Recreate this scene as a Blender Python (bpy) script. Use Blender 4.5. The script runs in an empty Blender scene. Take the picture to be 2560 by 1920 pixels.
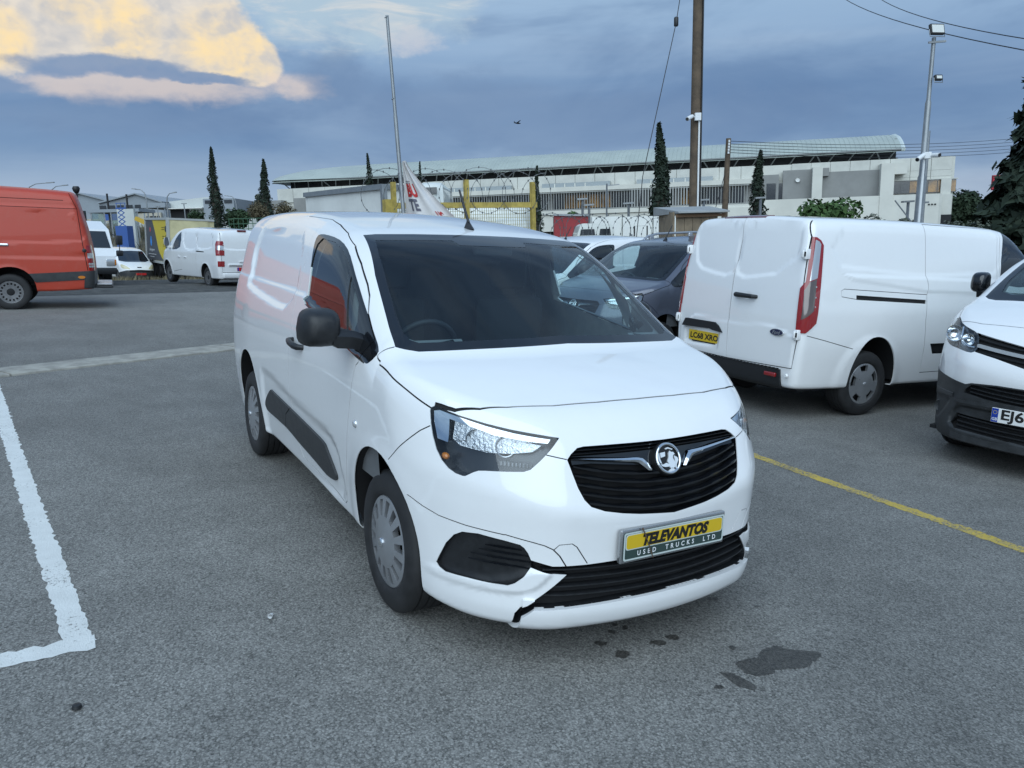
import bpy, math, random
import numpy as np
from mathutils import Vector, Matrix, Euler

random.seed(7)
rng = np.random.default_rng(11)
R = math.radians
SC = bpy.context.scene
COL = SC.collection

# ---------------------------------------------------------------- camera
CAM_POS = np.array([3.0956, -2.0573, 1.6587])
YAW, PITCH, ROLL = R(149.686), R(-10.465), R(1.9814)


def basis(yaw, pitch, roll):
    f = np.array([math.cos(yaw) * math.cos(pitch), math.sin(yaw) * math.cos(pitch), math.sin(pitch)])
    r = np.array([math.sin(yaw), -math.cos(yaw), 0.0])
    u = np.cross(r, f)
    c, s = math.cos(roll), math.sin(roll)
    return f, c * r + s * u, -s * r + c * u


cf, cr, cu = basis(YAW, PITCH, ROLL)
cam_d = bpy.data.cameras.new('camera')
cam = bpy.data.objects.new('camera', cam_d)
COL.objects.link(cam)
cam.matrix_world = Matrix(((cr[0], cu[0], -cf[0], CAM_POS[0]), (cr[1], cu[1], -cf[1], CAM_POS[1]),
                           (cr[2], cu[2], -cf[2], CAM_POS[2]), (0, 0, 0, 1)))
cam_d.sensor_fit = 'HORIZONTAL'
cam_d.sensor_width = 36.0
cam_d.lens = 36.0 * 1929.84 / 2560.0
cam_d.clip_start, cam_d.clip_end = 0.05, 6000
SC.camera = cam

# the yard slopes a little: the plumb direction of poles, trees and houses leans against the yard's plane
gf, gr, gu = basis(0.0, PITCH, R(-1.5))
M_PLUMB = np.stack([cf, cr, cu], 1) @ np.stack([gf, gr, gu], 1).T   # plumb frame (x away, y left, z up at eye height) -> world

SC.view_settings.view_transform = 'Standard'
SC.view_settings.look = 'None'
SC.view_settings.exposure = 1.0
SC.view_settings.gamma = 1.0
SC.view_settings.use_curve_mapping = False
SC.cycles.max_bounces = 8
SC.cycles.transparent_max_bounces = 24
SC.cycles.caustics_reflective = False
SC.cycles.caustics_refractive = False

# ---------------------------------------------------------------- sky and sun
SUN_EL, SUN_AZ = R(42.0), R(-35.0)          # azimuth in the world's x,y plane
SUN_DIR = Vector((math.cos(SUN_EL) * math.cos(SUN_AZ), math.cos(SUN_EL) * math.sin(SUN_AZ), math.sin(SUN_EL)))
sun_d = bpy.data.lights.new('sun', 'SUN')
sun_d.energy = 1.5
sun_d.angle = R(80)
sun_d.color = (0.80, 0.93, 1.0)
sun = bpy.data.objects.new('sun', sun_d)
COL.objects.link(sun)
sun.rotation_euler = (-SUN_DIR).to_track_quat('-Z', 'Y').to_euler()
sun.location = (0, 0, 40)

world = bpy.data.worlds.new('World')
SC.world = world
world.use_nodes = True
wt = world.node_tree
wt.nodes.clear()


class NT:
    """tiny node-writing helper"""

    def __init__(self, tree):
        self.t = tree

    def n(self, typ, **kw):
        nd = self.t.nodes.new(typ)
        ins = kw.pop('i', {})
        for k, v in kw.items():
            setattr(nd, k, v)
        for k, v in ins.items():
            s = nd.inputs[k]
            if isinstance(v, bpy.types.NodeSocket):
                self.t.links.new(v, s)
            else:
                s.default_value = v
        return nd

    def m(self, op, a, b=0.0, c=None, clamp=False):
        nd = self.n('ShaderNodeMath', operation=op, use_clamp=clamp)
        for k, v in enumerate((a, b) if c is None else (a, b, c)):
            if isinstance(v, bpy.types.NodeSocket):
                self.t.links.new(v, nd.inputs[k])
            else:
                nd.inputs[k].default_value = v
        return nd.outputs[0]

    def vm(self, op, a, b=(0, 0, 0), out=0):
        nd = self.n('ShaderNodeVectorMath', operation=op)
        for k, v in enumerate((a, b)):
            if isinstance(v, bpy.types.NodeSocket):
                self.t.links.new(v, nd.inputs[k])
            else:
                nd.inputs[k].default_value = v
        return nd.outputs[out]

    def noise(self, vec, scale, detail=4, rough=0.55, dist=0.0, out='Fac'):
        return self.n('ShaderNodeTexNoise', i={'Vector': vec, 'Scale': scale, 'Detail': detail, 'Roughness': rough,
                                               'Distortion': dist}).outputs[out]

    def ramp(self, fac, stops, interp='LINEAR'):
        nd = self.n('ShaderNodeValToRGB', i={'Fac': fac})
        cr_ = nd.color_ramp
        cr_.interpolation = interp
        while len(cr_.elements) < len(stops):
            cr_.elements.new(0.5)
        for e, (p, c) in zip(cr_.elements, stops):
            e.position = p
            e.color = (*c, 1) if len(c) == 3 else c
        return nd.outputs[0]

    def mix(self, fac, a, b, blend='MIX'):
        nd = self.n('ShaderNodeMix', data_type='RGBA', blend_type=blend)
        for s, v in ((nd.inputs['Factor'], fac), (nd.inputs[6], a), (nd.inputs[7], b)):
            if isinstance(v, bpy.types.NodeSocket):
                self.t.links.new(v, s)
            else:
                s.default_value = (*v, 1) if isinstance(v, tuple) and len(v) == 3 else v
        return nd.outputs[2]

    def smooth(self, x, e0, e1):
        nd = self.n('ShaderNodeMapRange', interpolation_type='SMOOTHSTEP')
        for k, v in ((0, x), (1, e0), (2, e1), (3, 0.0), (4, 1.0)):
            if isinstance(v, bpy.types.NodeSocket):
                self.t.links.new(v, nd.inputs[k])
            else:
                nd.inputs[k].default_value = v
        return nd.outputs[0]


def lin(r, g, b):
    """sRGB 0..255 -> linear"""
    return tuple(((c / 255) / 12.92 if c / 255 <= 0.04045 else ((c / 255 + 0.055) / 1.055) ** 2.4) for c in (r, g, b))


def build_sky():
    w = NT(wt)
    d = w.n('ShaderNodeTexCoord').outputs['Generated']
    up = tuple(M_PLUMB @ np.array([0, 0, 1.0]))
    fw = tuple(M_PLUMB @ np.array([1.0, 0, 0]))
    rt = tuple(M_PLUMB @ np.array([0, -1.0, 0]))
    dz = w.vm('DOT_PRODUCT', d, up, 1)
    dx = w.vm('DOT_PRODUCT', d, rt, 1)
    dy = w.vm('DOT_PRODUCT', d, fw, 1)
    az = w.m('MULTIPLY', w.m('ARCTAN2', dx, dy), 180 / math.pi)      # degrees right of the view
    el = w.m('MULTIPLY', w.m('ARCSINE', dz), 180 / math.pi)
    p = w.n('ShaderNodeCombineXYZ', i={0: az, 1: el, 2: 0.0}).outputs[0]
    def nz(sx, sy, off=(0, 0, 0), det=5, rough=0.58, dist=0.0, out='Fac'):
        return w.noise(w.vm('ADD', w.vm('MULTIPLY', p, (sx, sy, 1)), off), 1.0, det, rough, dist, out)
    n1 = nz(0.06, 0.16, dist=0.4)
    n2 = nz(0.30, 0.50, (3, 1, 0), 6, 0.62, 0.2)
    # cloud outlines are bent by broad noise before they are placed
    wc = w.n('ShaderNodeSeparateColor', i={0: nz(0.16, 0.30, (7, 2, 0), 5, 0.6, out='Color')})
    azw = w.m('ADD', az, w.m('MULTIPLY', w.m('SUBTRACT', wc.outputs[0], 0.5), 7.0))
    elw = w.m('ADD', el, w.m('MULTIPLY', w.m('SUBTRACT', wc.outputs[1], 0.5), 2.4))
    e01 = w.m('DIVIDE', el, 90.0)
    veil = w.ramp(e01, [(0.0, lin(170, 184, 202)), (0.040, lin(152, 175, 200)), (0.075, lin(118, 147, 182)), (0.105, lin(108, 138, 176)),
                        (0.145, lin(142, 171, 203)), (0.22, lin(164, 193, 220)), (0.55, lin(130, 164, 204)), (1.0, lin(112, 148, 194))])
    streak = nz(0.030, 0.22, det=5, rough=0.5, dist=0.6)
    veil = w.mix(w.m('MULTIPLY', w.smooth(streak, 0.40, 0.72), 0.45), veil, lin(166, 188, 212))
    veil = w.mix(w.m('MULTIPLY', w.smooth(n1, 0.56, 0.32), 0.55), veil, lin(94, 124, 164))
    low = w.smooth(el, 6.5, 1.0)
    veil = w.mix(w.m('MULTIPLY', low, w.m('MULTIPLY', w.smooth(streak, 0.35, 0.65), 0.5)), veil, lin(184, 190, 202))

    def blob(cx, cy, rx, ry, warp=True):
        u = w.m('DIVIDE', w.m('SUBTRACT', azw if warp else az, cx), rx)
        v = w.m('DIVIDE', w.m('SUBTRACT', elw if warp else el, cy), ry)
        return w.m('SUBTRACT', 1.0, w.m('ADD', w.m('MULTIPLY', u, u), w.m('MULTIPLY', v, v)))

    def union(bl, warp=True):
        r = blob(*bl[0], warp)
        for b in bl[1:]:
            r = w.m('SMOOTH_MAX', r, blob(*b, warp), 0.5)
        return r

    def puff(off):
        """cauliflower relief of a cumulus"""
        q = w.vm('ADD', w.vm('ADD', p, w.vm('MULTIPLY', w.vm('SUBTRACT', nz(0.5, 0.6, (1, 5, 0), 3, 0.6, out='Color'), (0.5, 0.5, 0.5)), (2.2, 1.8, 0))), off)
        v = w.n('ShaderNodeTexVoronoi', feature='SMOOTH_F1', normalize=True, i={'Vector': w.vm('MULTIPLY', q, (0.46, 0.58, 1)), 'Scale': 1.0, 'Detail': 2.0, 'Roughness': 0.55, 'Lacunarity': 2.2, 'Smoothness': 0.8, 'Randomness': 1.0})
        return w.m('SUBTRACT', 1.0, v.outputs['Distance'])
    pf = puff((0, 0, 0))
    pf2 = puff((-0.42, 0.26, 0))
    # pale clear gap with thin wisps
    gap = w.smooth(w.m('ADD', blob(-11, 16.0, 10, 3.6), w.m('MULTIPLY', w.m('SUBTRACT', n2, 0.5), 1.8)), -0.3, 0.9)
    nish = w.n('ShaderNodeTexSky', sky_type='NISHITA', sun_disc=False, sun_elevation=SUN_EL, sun_rotation=math.pi / 2 - SUN_AZ)
    clear = w.mix(0.85, w.vm('MULTIPLY', nish.outputs[0], (0.10, 0.10, 0.10)), lin(180, 201, 214))
    c = w.mix(w.m('MULTIPLY', gap, 0.85), veil, clear)
    wisp = w.smooth(nz(0.14, 0.75, (2, 0, 0), 5, 0.6, 0.9), 0.46, 0.72)
    c = w.mix(w.m('MULTIPLY', w.m('MULTIPLY', wisp, gap), 0.7), c, lin(220, 218, 214))
    tear = w.m('MULTIPLY', w.m('SUBTRACT', n2, 0.5), 1.8)
    c = w.mix(w.m('MULTIPLY', w.smooth(w.m('ADD', blob(-6.2, 13.6, 2.4, 1.3), tear), 0.1, 0.9), 0.55), c, lin(206, 205, 210))
    # big sunlit cumulus, upper left
    rel = w.m('MULTIPLY', w.m('SUBTRACT', pf, 0.60), 1.1)
    cum = w.m('ADD', union([(-27, 14.6, 7.5, 3.3), (-20.5, 13.6, 4.2, 2.6), (-16.9, 12.0, 1.9, 1.4), (-32.0, 12.6, 2.6, 2.4), (-28, 19.0, 7.0, 4.5), (-39, 15.5, 7, 5)], False), w.m('ADD', rel, w.m('MULTIPLY', w.m('SUBTRACT', n2, 0.5), 0.9)))
    cum_m = w.smooth(cum, -0.06, 0.30)
    lit = w.smooth(w.m('ADD', w.m('MULTIPLY', w.m('SUBTRACT', pf, pf2), 2.6), w.m('MULTIPLY', w.m('SUBTRACT', n2, 0.5), 1.6)), -0.6, 0.6)
    zone = w.smooth(w.m('ADD', union([(-18.3, 12.8, 4.2, 2.6), (-24.6, 13.4, 2.6, 2.2), (-31.5, 12.4, 2.2, 2.0), (-27.6, 14.6, 1.8, 1.2)], False), w.m('MULTIPLY', w.m('SUBTRACT', n2, 0.5), 1.5)), -0.3, 1.0)
    body = w.mix(lit, lin(194, 194, 196), lin(230, 221, 208))
    body = w.mix(w.m('MULTIPLY', zone, w.m('ADD', 0.08, w.m('MULTIPLY', lit, 0.75))), body, lin(255, 225, 165))
    c = w.mix(w.m('MULTIPLY', cum_m, 0.96), c, body)
    # thin peach veil under it, torn grey clouds before it
    pe = w.m('ADD', union([(-24, 10.3, 8.5, 1.25), (-14.2, 10.6, 2.8, 1.1)]), tear)
    c = w.mix(w.m('MULTIPLY', w.smooth(pe, -0.2, 1.0), 0.72), c, lin(220, 206, 198))
    dk2 = w.m('ADD', union([(-24, 8.4, 9, 1.3), (-11.2, 11.0, 2.9, 2.1), (-4, 9.4, 9, 2.2), (8, 8.0, 15, 2.6)]), tear)
    c = w.mix(w.m('MULTIPLY', w.smooth(dk2, -0.3, 0.9), 0.70), c, w.mix(n1, lin(92, 122, 162), lin(136, 160, 190)))
    dk = w.m('ADD', union([(-25.5, 11.4, 5.2, 0.80), (-20.5, 11.0, 3.8, 0.45), (-32.2, 10.1, 2.6, 0.7)]), w.m('MULTIPLY', tear, 0.7))
    c = w.mix(w.m('MULTIPLY', w.smooth(dk, -0.25, 0.6), 0.90), c, w.mix(n1, lin(106, 134, 172), lin(138, 160, 190)))
    # below the horizon: the yard's own grey
    c = w.mix(w.smooth(el, -0.5, -4.0), c, (0.10, 0.14, 0.17))
    bg = w.n('ShaderNodeBackground', i={'Color': c, 'Strength': 0.53})
    out = w.n('ShaderNodeOutputWorld', i={'Surface': bg.outputs[0]})


build_sky()
world.cycles.sampling_method = 'NONE'
# ---------------------------------------------------------------- materials
MATS = {}


def mat(name, col, rough=0.5, metal=0.0, coat=0.0, spec=0.5, noise=None, bump=None, emit=None, coat_rough=0.03):
    """noise=(scale, amount[, detail]): tone variation; bump=(scale, strength)"""
    if name in MATS:
        return MATS[name]
    m = bpy.data.materials.new(name)
    m.use_nodes = True
    nt = m.node_tree
    b = nt.nodes['Principled BSDF']
    b.inputs['Base Color'].default_value = (*col, 1)
    b.inputs['Roughness'].default_value = rough
    b.inputs['Metallic'].default_value = metal
    b.inputs['Coat Weight'].default_value = coat
    b.inputs['Coat Roughness'].default_value = coat_rough
    b.inputs['Specular IOR Level'].default_value = spec
    w = NT(nt)
    if noise or bump:
        co = w.n('ShaderNodeTexCoord').outputs['Object']
    if noise:
        f = w.noise(co, noise[0], noise[2] if len(noise) > 2 else 5, 0.6)
        g = w.smooth(f, 0.3, 0.7)
        a = tuple(max(c * (1 - noise[1]), 0) for c in col)
        bb = tuple(min(c * (1 + noise[1]), 1) for c in col)
        nt.links.new(w.mix(g, a, bb), b.inputs['Base Color'])
        nt.links.new(w.m('ADD', rough - 0.06, w.m('MULTIPLY', g, 0.12)), b.inputs['Roughness'])
    if bump:
        f = w.noise(co, bump[0], 4, 0.6)
        bp = w.n('ShaderNodeBump', i={'Height': f, 'Strength': bump[1], 'Distance': 0.01})
        nt.links.new(bp.outputs[0], b.inputs['Normal'])
    if emit:
        b.inputs['Emission Color'].default_value = (*emit[0], 1)
        b.inputs['Emission Strength'].default_value = emit[1]
    MATS[name] = m
    return m


def paint(name, col, rough=0.38, dirt=0.05, metal=0.0, coat=1.0):
    """lacquered sheet metal with a faint dusty film low down"""
    if name in MATS:
        return MATS[name]
    m = bpy.data.materials.new(name)
    m.use_nodes = True
    nt = m.node_tree
    b = nt.nodes['Principled BSDF']
    w = NT(nt)
    co = w.n('ShaderNodeTexCoord').outputs['Object']
    f1 = w.noise(co, 2.3, 5, 0.6)
    f2 = w.noise(co, 14.0, 4, 0.65)
    g = w.m('MULTIPLY', w.smooth(w.m('MULTIPLY', f1, f2), 0.20, 0.42), dirt)
    dust = tuple(0.55 * c + 0.45 * d for c, d in zip(col, (0.30, 0.27, 0.23)))
    nt.links.new(w.mix(g, col, dust), b.inputs['Base Color'])
    nt.links.new(w.m('ADD', rough, w.m('MULTIPLY', g, 0.5)), b.inputs['Roughness'])
    b.inputs['Coat Weight'].default_value = coat
    nt.links.new(w.m('ADD', 0.025, w.m('MULTIPLY', w.smooth(f1, 0.4, 0.75), 0.05)), b.inputs['Coat Roughness'])
    b.inputs['Metallic'].default_value = metal
    MATS[name] = m
    return m


def glass(name, tint, mirror=0.0, rough=0.0, ior=1.5):
    if name in MATS:
        return MATS[name]
    m = bpy.data.materials.new(name)
    m.use_nodes = True
    nt = m.node_tree
    nt.nodes.clear()
    w = NT(nt)
    tr = w.n('ShaderNodeBsdfTransparent', i={'Color': (*tint, 1)})
    gl = w.n('ShaderNodeBsdfGlossy', i={'Color': (1, 1, 1, 1), 'Roughness': rough})
    fr = w.m('ADD', 0.042, w.m('MULTIPLY', 0.958, w.m('POWER', w.n('ShaderNodeLayerWeight', i={'Blend': 0.5}).outputs['Facing'], 5.0)))
    fac = w.m('ADD', w.m('MULTIPLY', fr, 1.05), mirror, clamp=True)
    mx = w.n('ShaderNodeMixShader', i={0: fac, 1: tr.outputs[0], 2: gl.outputs[0]})
    w.n('ShaderNodeOutputMaterial', i={0: mx.outputs[0]})
    MATS[name] = m
    return m


WHITE = paint('white_paint', (0.80, 0.80, 0.80), 0.40, 0.05)
WHITE2 = paint('old_white_paint', (0.74, 0.75, 0.76), 0.45, 0.16)
GREYBLUE = paint('grey_metallic_paint', (0.105, 0.115, 0.150), 0.36, 0.03, metal=0.45)
REDP = paint('red_paint', (0.42, 0.042, 0.018), 0.5, 0.12, coat=0.18)
BLACK = mat('black_plastic', (0.012, 0.013, 0.015), 0.45, noise=(30, 0.15), bump=(260, 0.05))
BLACKG = mat('gloss_black', (0.006, 0.007, 0.009), 0.12, coat=0.5)
TRIM = mat('grained_grey_plastic', (0.030, 0.032, 0.034), 0.50, noise=(14, 0.2), bump=(300, 0.06))
DARKG = mat('dark_cavity', (0.006, 0.006, 0.007), 0.8)
RUBBER = mat('tyre_rubber', (0.016, 0.016, 0.017), 0.72, noise=(9, 0.35), bump=(120, 0.08))
CHROME = mat('chrome', (0.78, 0.80, 0.82), 0.07, metal=1.0)
SATIN = mat('satin_silver', (0.46, 0.47, 0.49), 0.32, metal=0.75, noise=(7, 0.06))
STEEL = mat('painted_steel_wheel', (0.16, 0.16, 0.165), 0.42, metal=0.5, noise=(9, 0.15))
LINER = mat('cabin_lining', (0.13, 0.135, 0.14), 0.85, noise=(20, 0.1))
CABIN = mat('cabin_plastic', (0.018, 0.020, 0.024), 0.6, noise=(12, 0.2))
SEATM = mat('seat_fabric', (0.010, 0.011, 0.013), 0.9, noise=(40, 0.25))
GLASSF = glass('windscreen_glass', (0.74, 0.88, 0.90), 0.01)
GLASSD = glass('door_glass', (0.80, 0.91, 0.89), 0.05)
GLASSX = glass('dark_glass', (0.10, 0.13, 0.14), 0.10)
LENS = glass('lamp_lens', (0.93, 0.95, 0.96), 0.01)
REDLENS = mat('red_lamp_lens', (0.26, 0.008, 0.010), 0.12, coat=1.0)
REDDARK = mat('dark_red_lens', (0.13, 0.012, 0.014), 0.12, coat=1.0)
CLEARLENS = mat('clear_lamp', (0.62, 0.63, 0.64), 0.12, metal=0.6, coat=1.0)
SMOKELENS = mat('smoked_lamp', (0.15, 0.12, 0.11), 0.14, metal=0.4, coat=1.0)
AMBER = mat('amber_lens', (0.55, 0.17, 0.01), 0.15, coat=1.0)
PLATE_Y = mat('yellow_plate', (0.62, 0.42, 0.02), 0.35)
PLATE_W = mat('white_plate', (0.78, 0.78, 0.76), 0.35)
PLATE_R = mat('red_plate', (0.45, 0.02, 0.02), 0.4)
INK = mat('black_print', (0.010, 0.010, 0.010), 0.5)
WHITEINK = mat('white_print', (0.75, 0.76, 0.76), 0.5)


# ---------------------------------------------------------------- mesh helpers
class MB:
    def __init__(self):
        self.v, self.f = [], []

    def quad_grid(self, rows, close_u=False, close_v=False):
        n0 = len(self.v)
        h, w = len(rows), len(rows[0])
        for r in rows:
            self.v += [tuple(p) for p in r]
        for i in range(h if close_v else h - 1):
            for j in range(w if close_u else w - 1):
                a, b = n0 + i * w + j, n0 + i * w + (j + 1) % w
                c, d = n0 + ((i + 1) % h) * w + (j + 1) % w, n0 + ((i + 1) % h) * w + j
                self.f.append((a, b, c, d))
        return self

    def box(self, lo, hi, bev=0.0):
        x0, y0, z0 = lo
        x1, y1, z1 = hi
        if bev <= 0:
            n = len(self.v)
            self.v += [(x0, y0, z0), (x1, y0, z0), (x1, y1, z0), (x0, y1, z0), (x0, y0, z1), (x1, y0, z1), (x1, y1, z1), (x0, y1, z1)]
            self.f += [tuple(n + i for i in q) for q in ((3, 2, 1, 0), (4, 5, 6, 7), (0, 1, 5, 4), (1, 2, 6, 5), (2, 3, 7, 6), (3, 0, 4, 7))]
            return self
        b = min(bev, (x1 - x0) / 2.01, (y1 - y0) / 2.01, (z1 - z0) / 2.01)
        rows = []

        def ring(i, z):
            xa, xb, ya, yb = x0 + i, x1 - i, y0 + i, y1 - i
            c = b - i if b > i else 0
            c = max(c, b * 0.25)
            return [(xa + c, ya, z), (xb - c, ya, z), (xb, ya + c, z), (xb, yb - c, z), (xb - c, yb, z), (xa + c, yb, z), (xa, yb - c, z), (xa, ya + c, z)]
        rows = [ring(b, z0), ring(b * 0.3, z0 + b * 0.3), ring(0, z0 + b), ring(0, z1 - b), ring(b * 0.3, z1 - b * 0.3), ring(b, z1)]
        n = len(self.v)
        self.quad_grid(rows, close_u=True)
        self.f.append(tuple(n + i for i in range(7, -1, -1)))
        self.f.append(tuple(n + 40 + i for i in range(8)))
        return self

    def tube(self, pts, rad, n=8, cap=True):
        pts = [Vector(p) for p in pts]
        rads = [float(q) for q in rad] if hasattr(rad, '__len__') else [float(rad)] * len(pts)
        rows, ref = [], None
        for i, p in enumerate(pts):
            t = (pts[min(i + 1, len(pts) - 1)] - pts[max(i - 1, 0)])
            t = t.normalized() if t.length > 1e-9 else Vector((0, 0, 1))
            if ref is None:
                ref = Vector((0, 0, 1)) if abs(t.z) < 0.9 else Vector((1, 0, 0))
            a = (ref - t * ref.dot(t))
            if a.length < 1e-6:
                a = Vector((1, 0, 0)) - t * t.x
            a.normalize()
            ref = a
            b = t.cross(a)
            rows.append([tuple(p + rads[i] * (math.cos(2 * math.pi * k / n) * a + math.sin(2 * math.pi * k / n) * b)) for k in range(n)])
        n0 = len(self.v)
        self.quad_grid(rows, close_u=True)
        if cap:
            self.f.append(tuple(n0 + k for k in range(n - 1, -1, -1)))
            m = n0 + (len(rows) - 1) * n
            self.f.append(tuple(m + k for k in range(n)))
        return self

    def lathe(self, prof, n=32, axis='y', c=(0, 0, 0), closed=False):
        """prof: (radius, along-axis) pairs"""
        rows = []
        for k in range(n):
            a = 2 * math.pi * k / n
            row = []
            for r, h in prof:
                u, v = r * math.cos(a), r * math.sin(a)
                q = {'y': (u, h, v), 'z': (u, v, h), 'x': (h, u, v)}[axis]
                row.append((q[0] + c[0], q[1] + c[1], q[2] + c[2]))
            rows.append(row)
        return self.quad_grid(rows, close_v=True, close_u=closed)

    def lathe_dir(self, prof, o, axis, n=24):
        """profile (radius, along) turned about any axis"""
        t = Vector(axis).normalized()
        a = t.orthogonal().normalized()
        b = t.cross(a)
        rows = [[tuple(Vector(o) + t * h + (a * math.cos(2 * math.pi * k / n) + b * math.sin(2 * math.pi * k / n)) * r) for r, h in prof] for k in range(n)]
        return self.quad_grid(rows, close_v=True)

    def prism(self, poly, fn, d0, d1):
        """poly in 2-D, fn(u, v, d) -> xyz; closed solid between depths d0 and d1"""
        n0, n = len(self.v), len(poly)
        self.v += [tuple(fn(u, v, d0)) for u, v in poly] + [tuple(fn(u, v, d1)) for u, v in poly]
        self.f.append(tuple(n0 + i for i in range(n - 1, -1, -1)))
        self.f.append(tuple(n0 + n + i for i in range(n)))
        for i in range(n):
            j = (i + 1) % n
            self.f.append((n0 + i, n0 + j, n0 + n + j, n0 + n + i))
        return self

    def add(self, v, f):
        n0 = len(self.v)
        self.v += [tuple(p) for p in v]
        self.f += [tuple(n0 + i for i in q) for q in f]
        return self

    def bar(self, a, b, w, h=None, up=(0, 0, 1)):
        """square-section bar between two points"""
        h = h or w
        a, b = Vector(a), Vector(b)
        t = (b - a).normalized()
        upv = Vector(up)
        if abs(t.dot(upv)) > 0.98:
            upv = Vector((1, 0, 0))
        s = t.cross(upv).normalized() * (w / 2)
        u = s.cross(t).normalized() * (h / 2)
        n = len(self.v)
        for p in (a, b):
            self.v += [tuple(p - s - u), tuple(p + s - u), tuple(p + s + u), tuple(p - s + u)]
        self.f += [tuple(n + i for i in q) for q in ((3, 2, 1, 0), (4, 5, 6, 7), (0, 1, 5, 4), (1, 2, 6, 5), (2, 3, 7, 6), (3, 0, 4, 7))]
        return self


def obj(name, mb, material, parent=None, smooth=None, normals=None, ns=None):
    """links one mesh object; smooth = crease angle in degrees"""
    me = bpy.data.meshes.new(name)
    v, f = (mb.v, mb.f) if isinstance(mb, MB) else mb
    me.from_pydata([tuple(p) for p in v], [], [tuple(q) for q in f])
    for m in (material if isinstance(material, (list, tuple)) else [material]):
        me.materials.append(m)
    if smooth is not None:
        me.polygons.foreach_set('use_smooth', [True] * len(me.polygons))
        if smooth < 180:
            me.set_sharp_from_angle(angle=R(smooth))
    if normals is not None:
        me.polygons.foreach_set('use_smooth', [True] * len(me.polygons))
        ln = []
        N = np.array(normals)
        for p in me.polygons:
            if ns is None or p.index < ns:
                ln += [tuple(N[i]) for i in p.vertices]
            else:
                ln += [tuple(p.normal)] * len(p.vertices)
        me.normals_split_custom_set(ln)
    me.update()
    o = bpy.data.objects.new(name, me)
    COL.objects.link(o)
    if parent is not None:
        o.parent = parent
    return o


def empty(name, label, cat, loc=(0, 0, 0), yaw=0.0, group=None):
    o = bpy.data.objects.new(name, None)
    COL.objects.link(o)
    o.empty_display_size = 0.3
    o.location = loc
    o.rotation_euler = (0, 0, yaw)
    o['label'], o['category'] = label, cat
    if group:
        o['group'] = group
    return o


def tag(o, label, cat, group=None):
    o['label'], o['category'] = label, cat
    if group:
        o['group'] = group
    return o


def structure(o):
    o['kind'] = 'structure'
    return o


def far_matrix(depth, right, h, yaw=0.0):
    """plumb placement: metres away along the view, metres right, metres above eye height; yaw 0 looks away"""
    c, s = math.cos(yaw), math.sin(yaw)
    A = M_PLUMB @ np.array([[c, -s, 0], [s, c, 0], [0, 0, 1]])
    t = CAM_POS + M_PLUMB @ np.array([depth, -right, h])
    return Matrix(((*A[0], t[0]), (*A[1], t[1]), (*A[2], t[2]), (0, 0, 0, 1)))


def far_point(depth, right, h):
    return CAM_POS + M_PLUMB @ np.array([depth, -right, h])


def copy_tree(o, parent=None):
    c = o.copy()
    COL.objects.link(c)
    if parent is not None:
        c.parent = parent
        c.matrix_parent_inverse = o.matrix_parent_inverse
    for ch in [q for q in bpy.data.objects if q.parent == o]:
        copy_tree(ch, c)
    return c


def text_mesh(body, size, shear=0.0, bold=0.0, space=1.0, align='CENTER', res=3):
    """flat lettering in the x,y plane -> (verts, faces, width)"""
    cu_ = bpy.data.curves.new('lettering', 'FONT')
    cu_.body = body
    cu_.size = size
    cu_.shear = shear
    cu_.offset = bold
    cu_.space_character = space
    cu_.align_x = align
    cu_.align_y = 'CENTER'
    cu_.resolution_u = res
    cu_.extrude = 0.0
    t = bpy.data.objects.new('lettering', cu_)
    COL.objects.link(t)
    bpy.context.view_layer.update()
    me = bpy.data.meshes.new_from_object(t.evaluated_get(bpy.context.evaluated_depsgraph_get()))
    v = np.array([q.co[:] for q in me.vertices]) if len(me.vertices) else np.zeros((0, 3))
    f = [tuple(p.vertices) for p in me.polygons]
    bpy.data.objects.remove(t)
    bpy.data.curves.remove(cu_)
    bpy.data.meshes.remove(me)
    return v, f


def text_on(name, body, size, fn, material, parent, stretch=1.0, shear=0.0, bold=0.0, space=1.0, align='CENTER', width=None):
    """fn(u, v) -> xyz places the lettering; width rescales it to a total width"""
    v, f = text_mesh(body, size, shear, bold, space, align)
    if len(v) == 0:
        return None
    if width:
        w = v[:, 0].max() - v[:, 0].min()
        stretch = width / w
        v[:, 0] -= (v[:, 0].max() + v[:, 0].min()) / 2
    if align == 'CENTER':
        v[:, 1] -= (v[:, 1].max() + v[:, 1].min()) / 2
    P = [fn(a * stretch, b) for a, b, _ in v]
    return obj(name, (P, f), material, parent)
# ---------------------------------------------------------------- shape maths
def smax(a, b, k):
    h = np.maximum(k - np.abs(a - b), 0.0) / k
    return np.maximum(a, b) + h * h * k * 0.25


def smin(a, b, k):
    return -smax(-a, -b, k)


def sstep(e0, e1, x):
    t = np.clip((x - e0) / (e1 - e0), 0.0, 1.0)
    return t * t * (3 - 2 * t)


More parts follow.
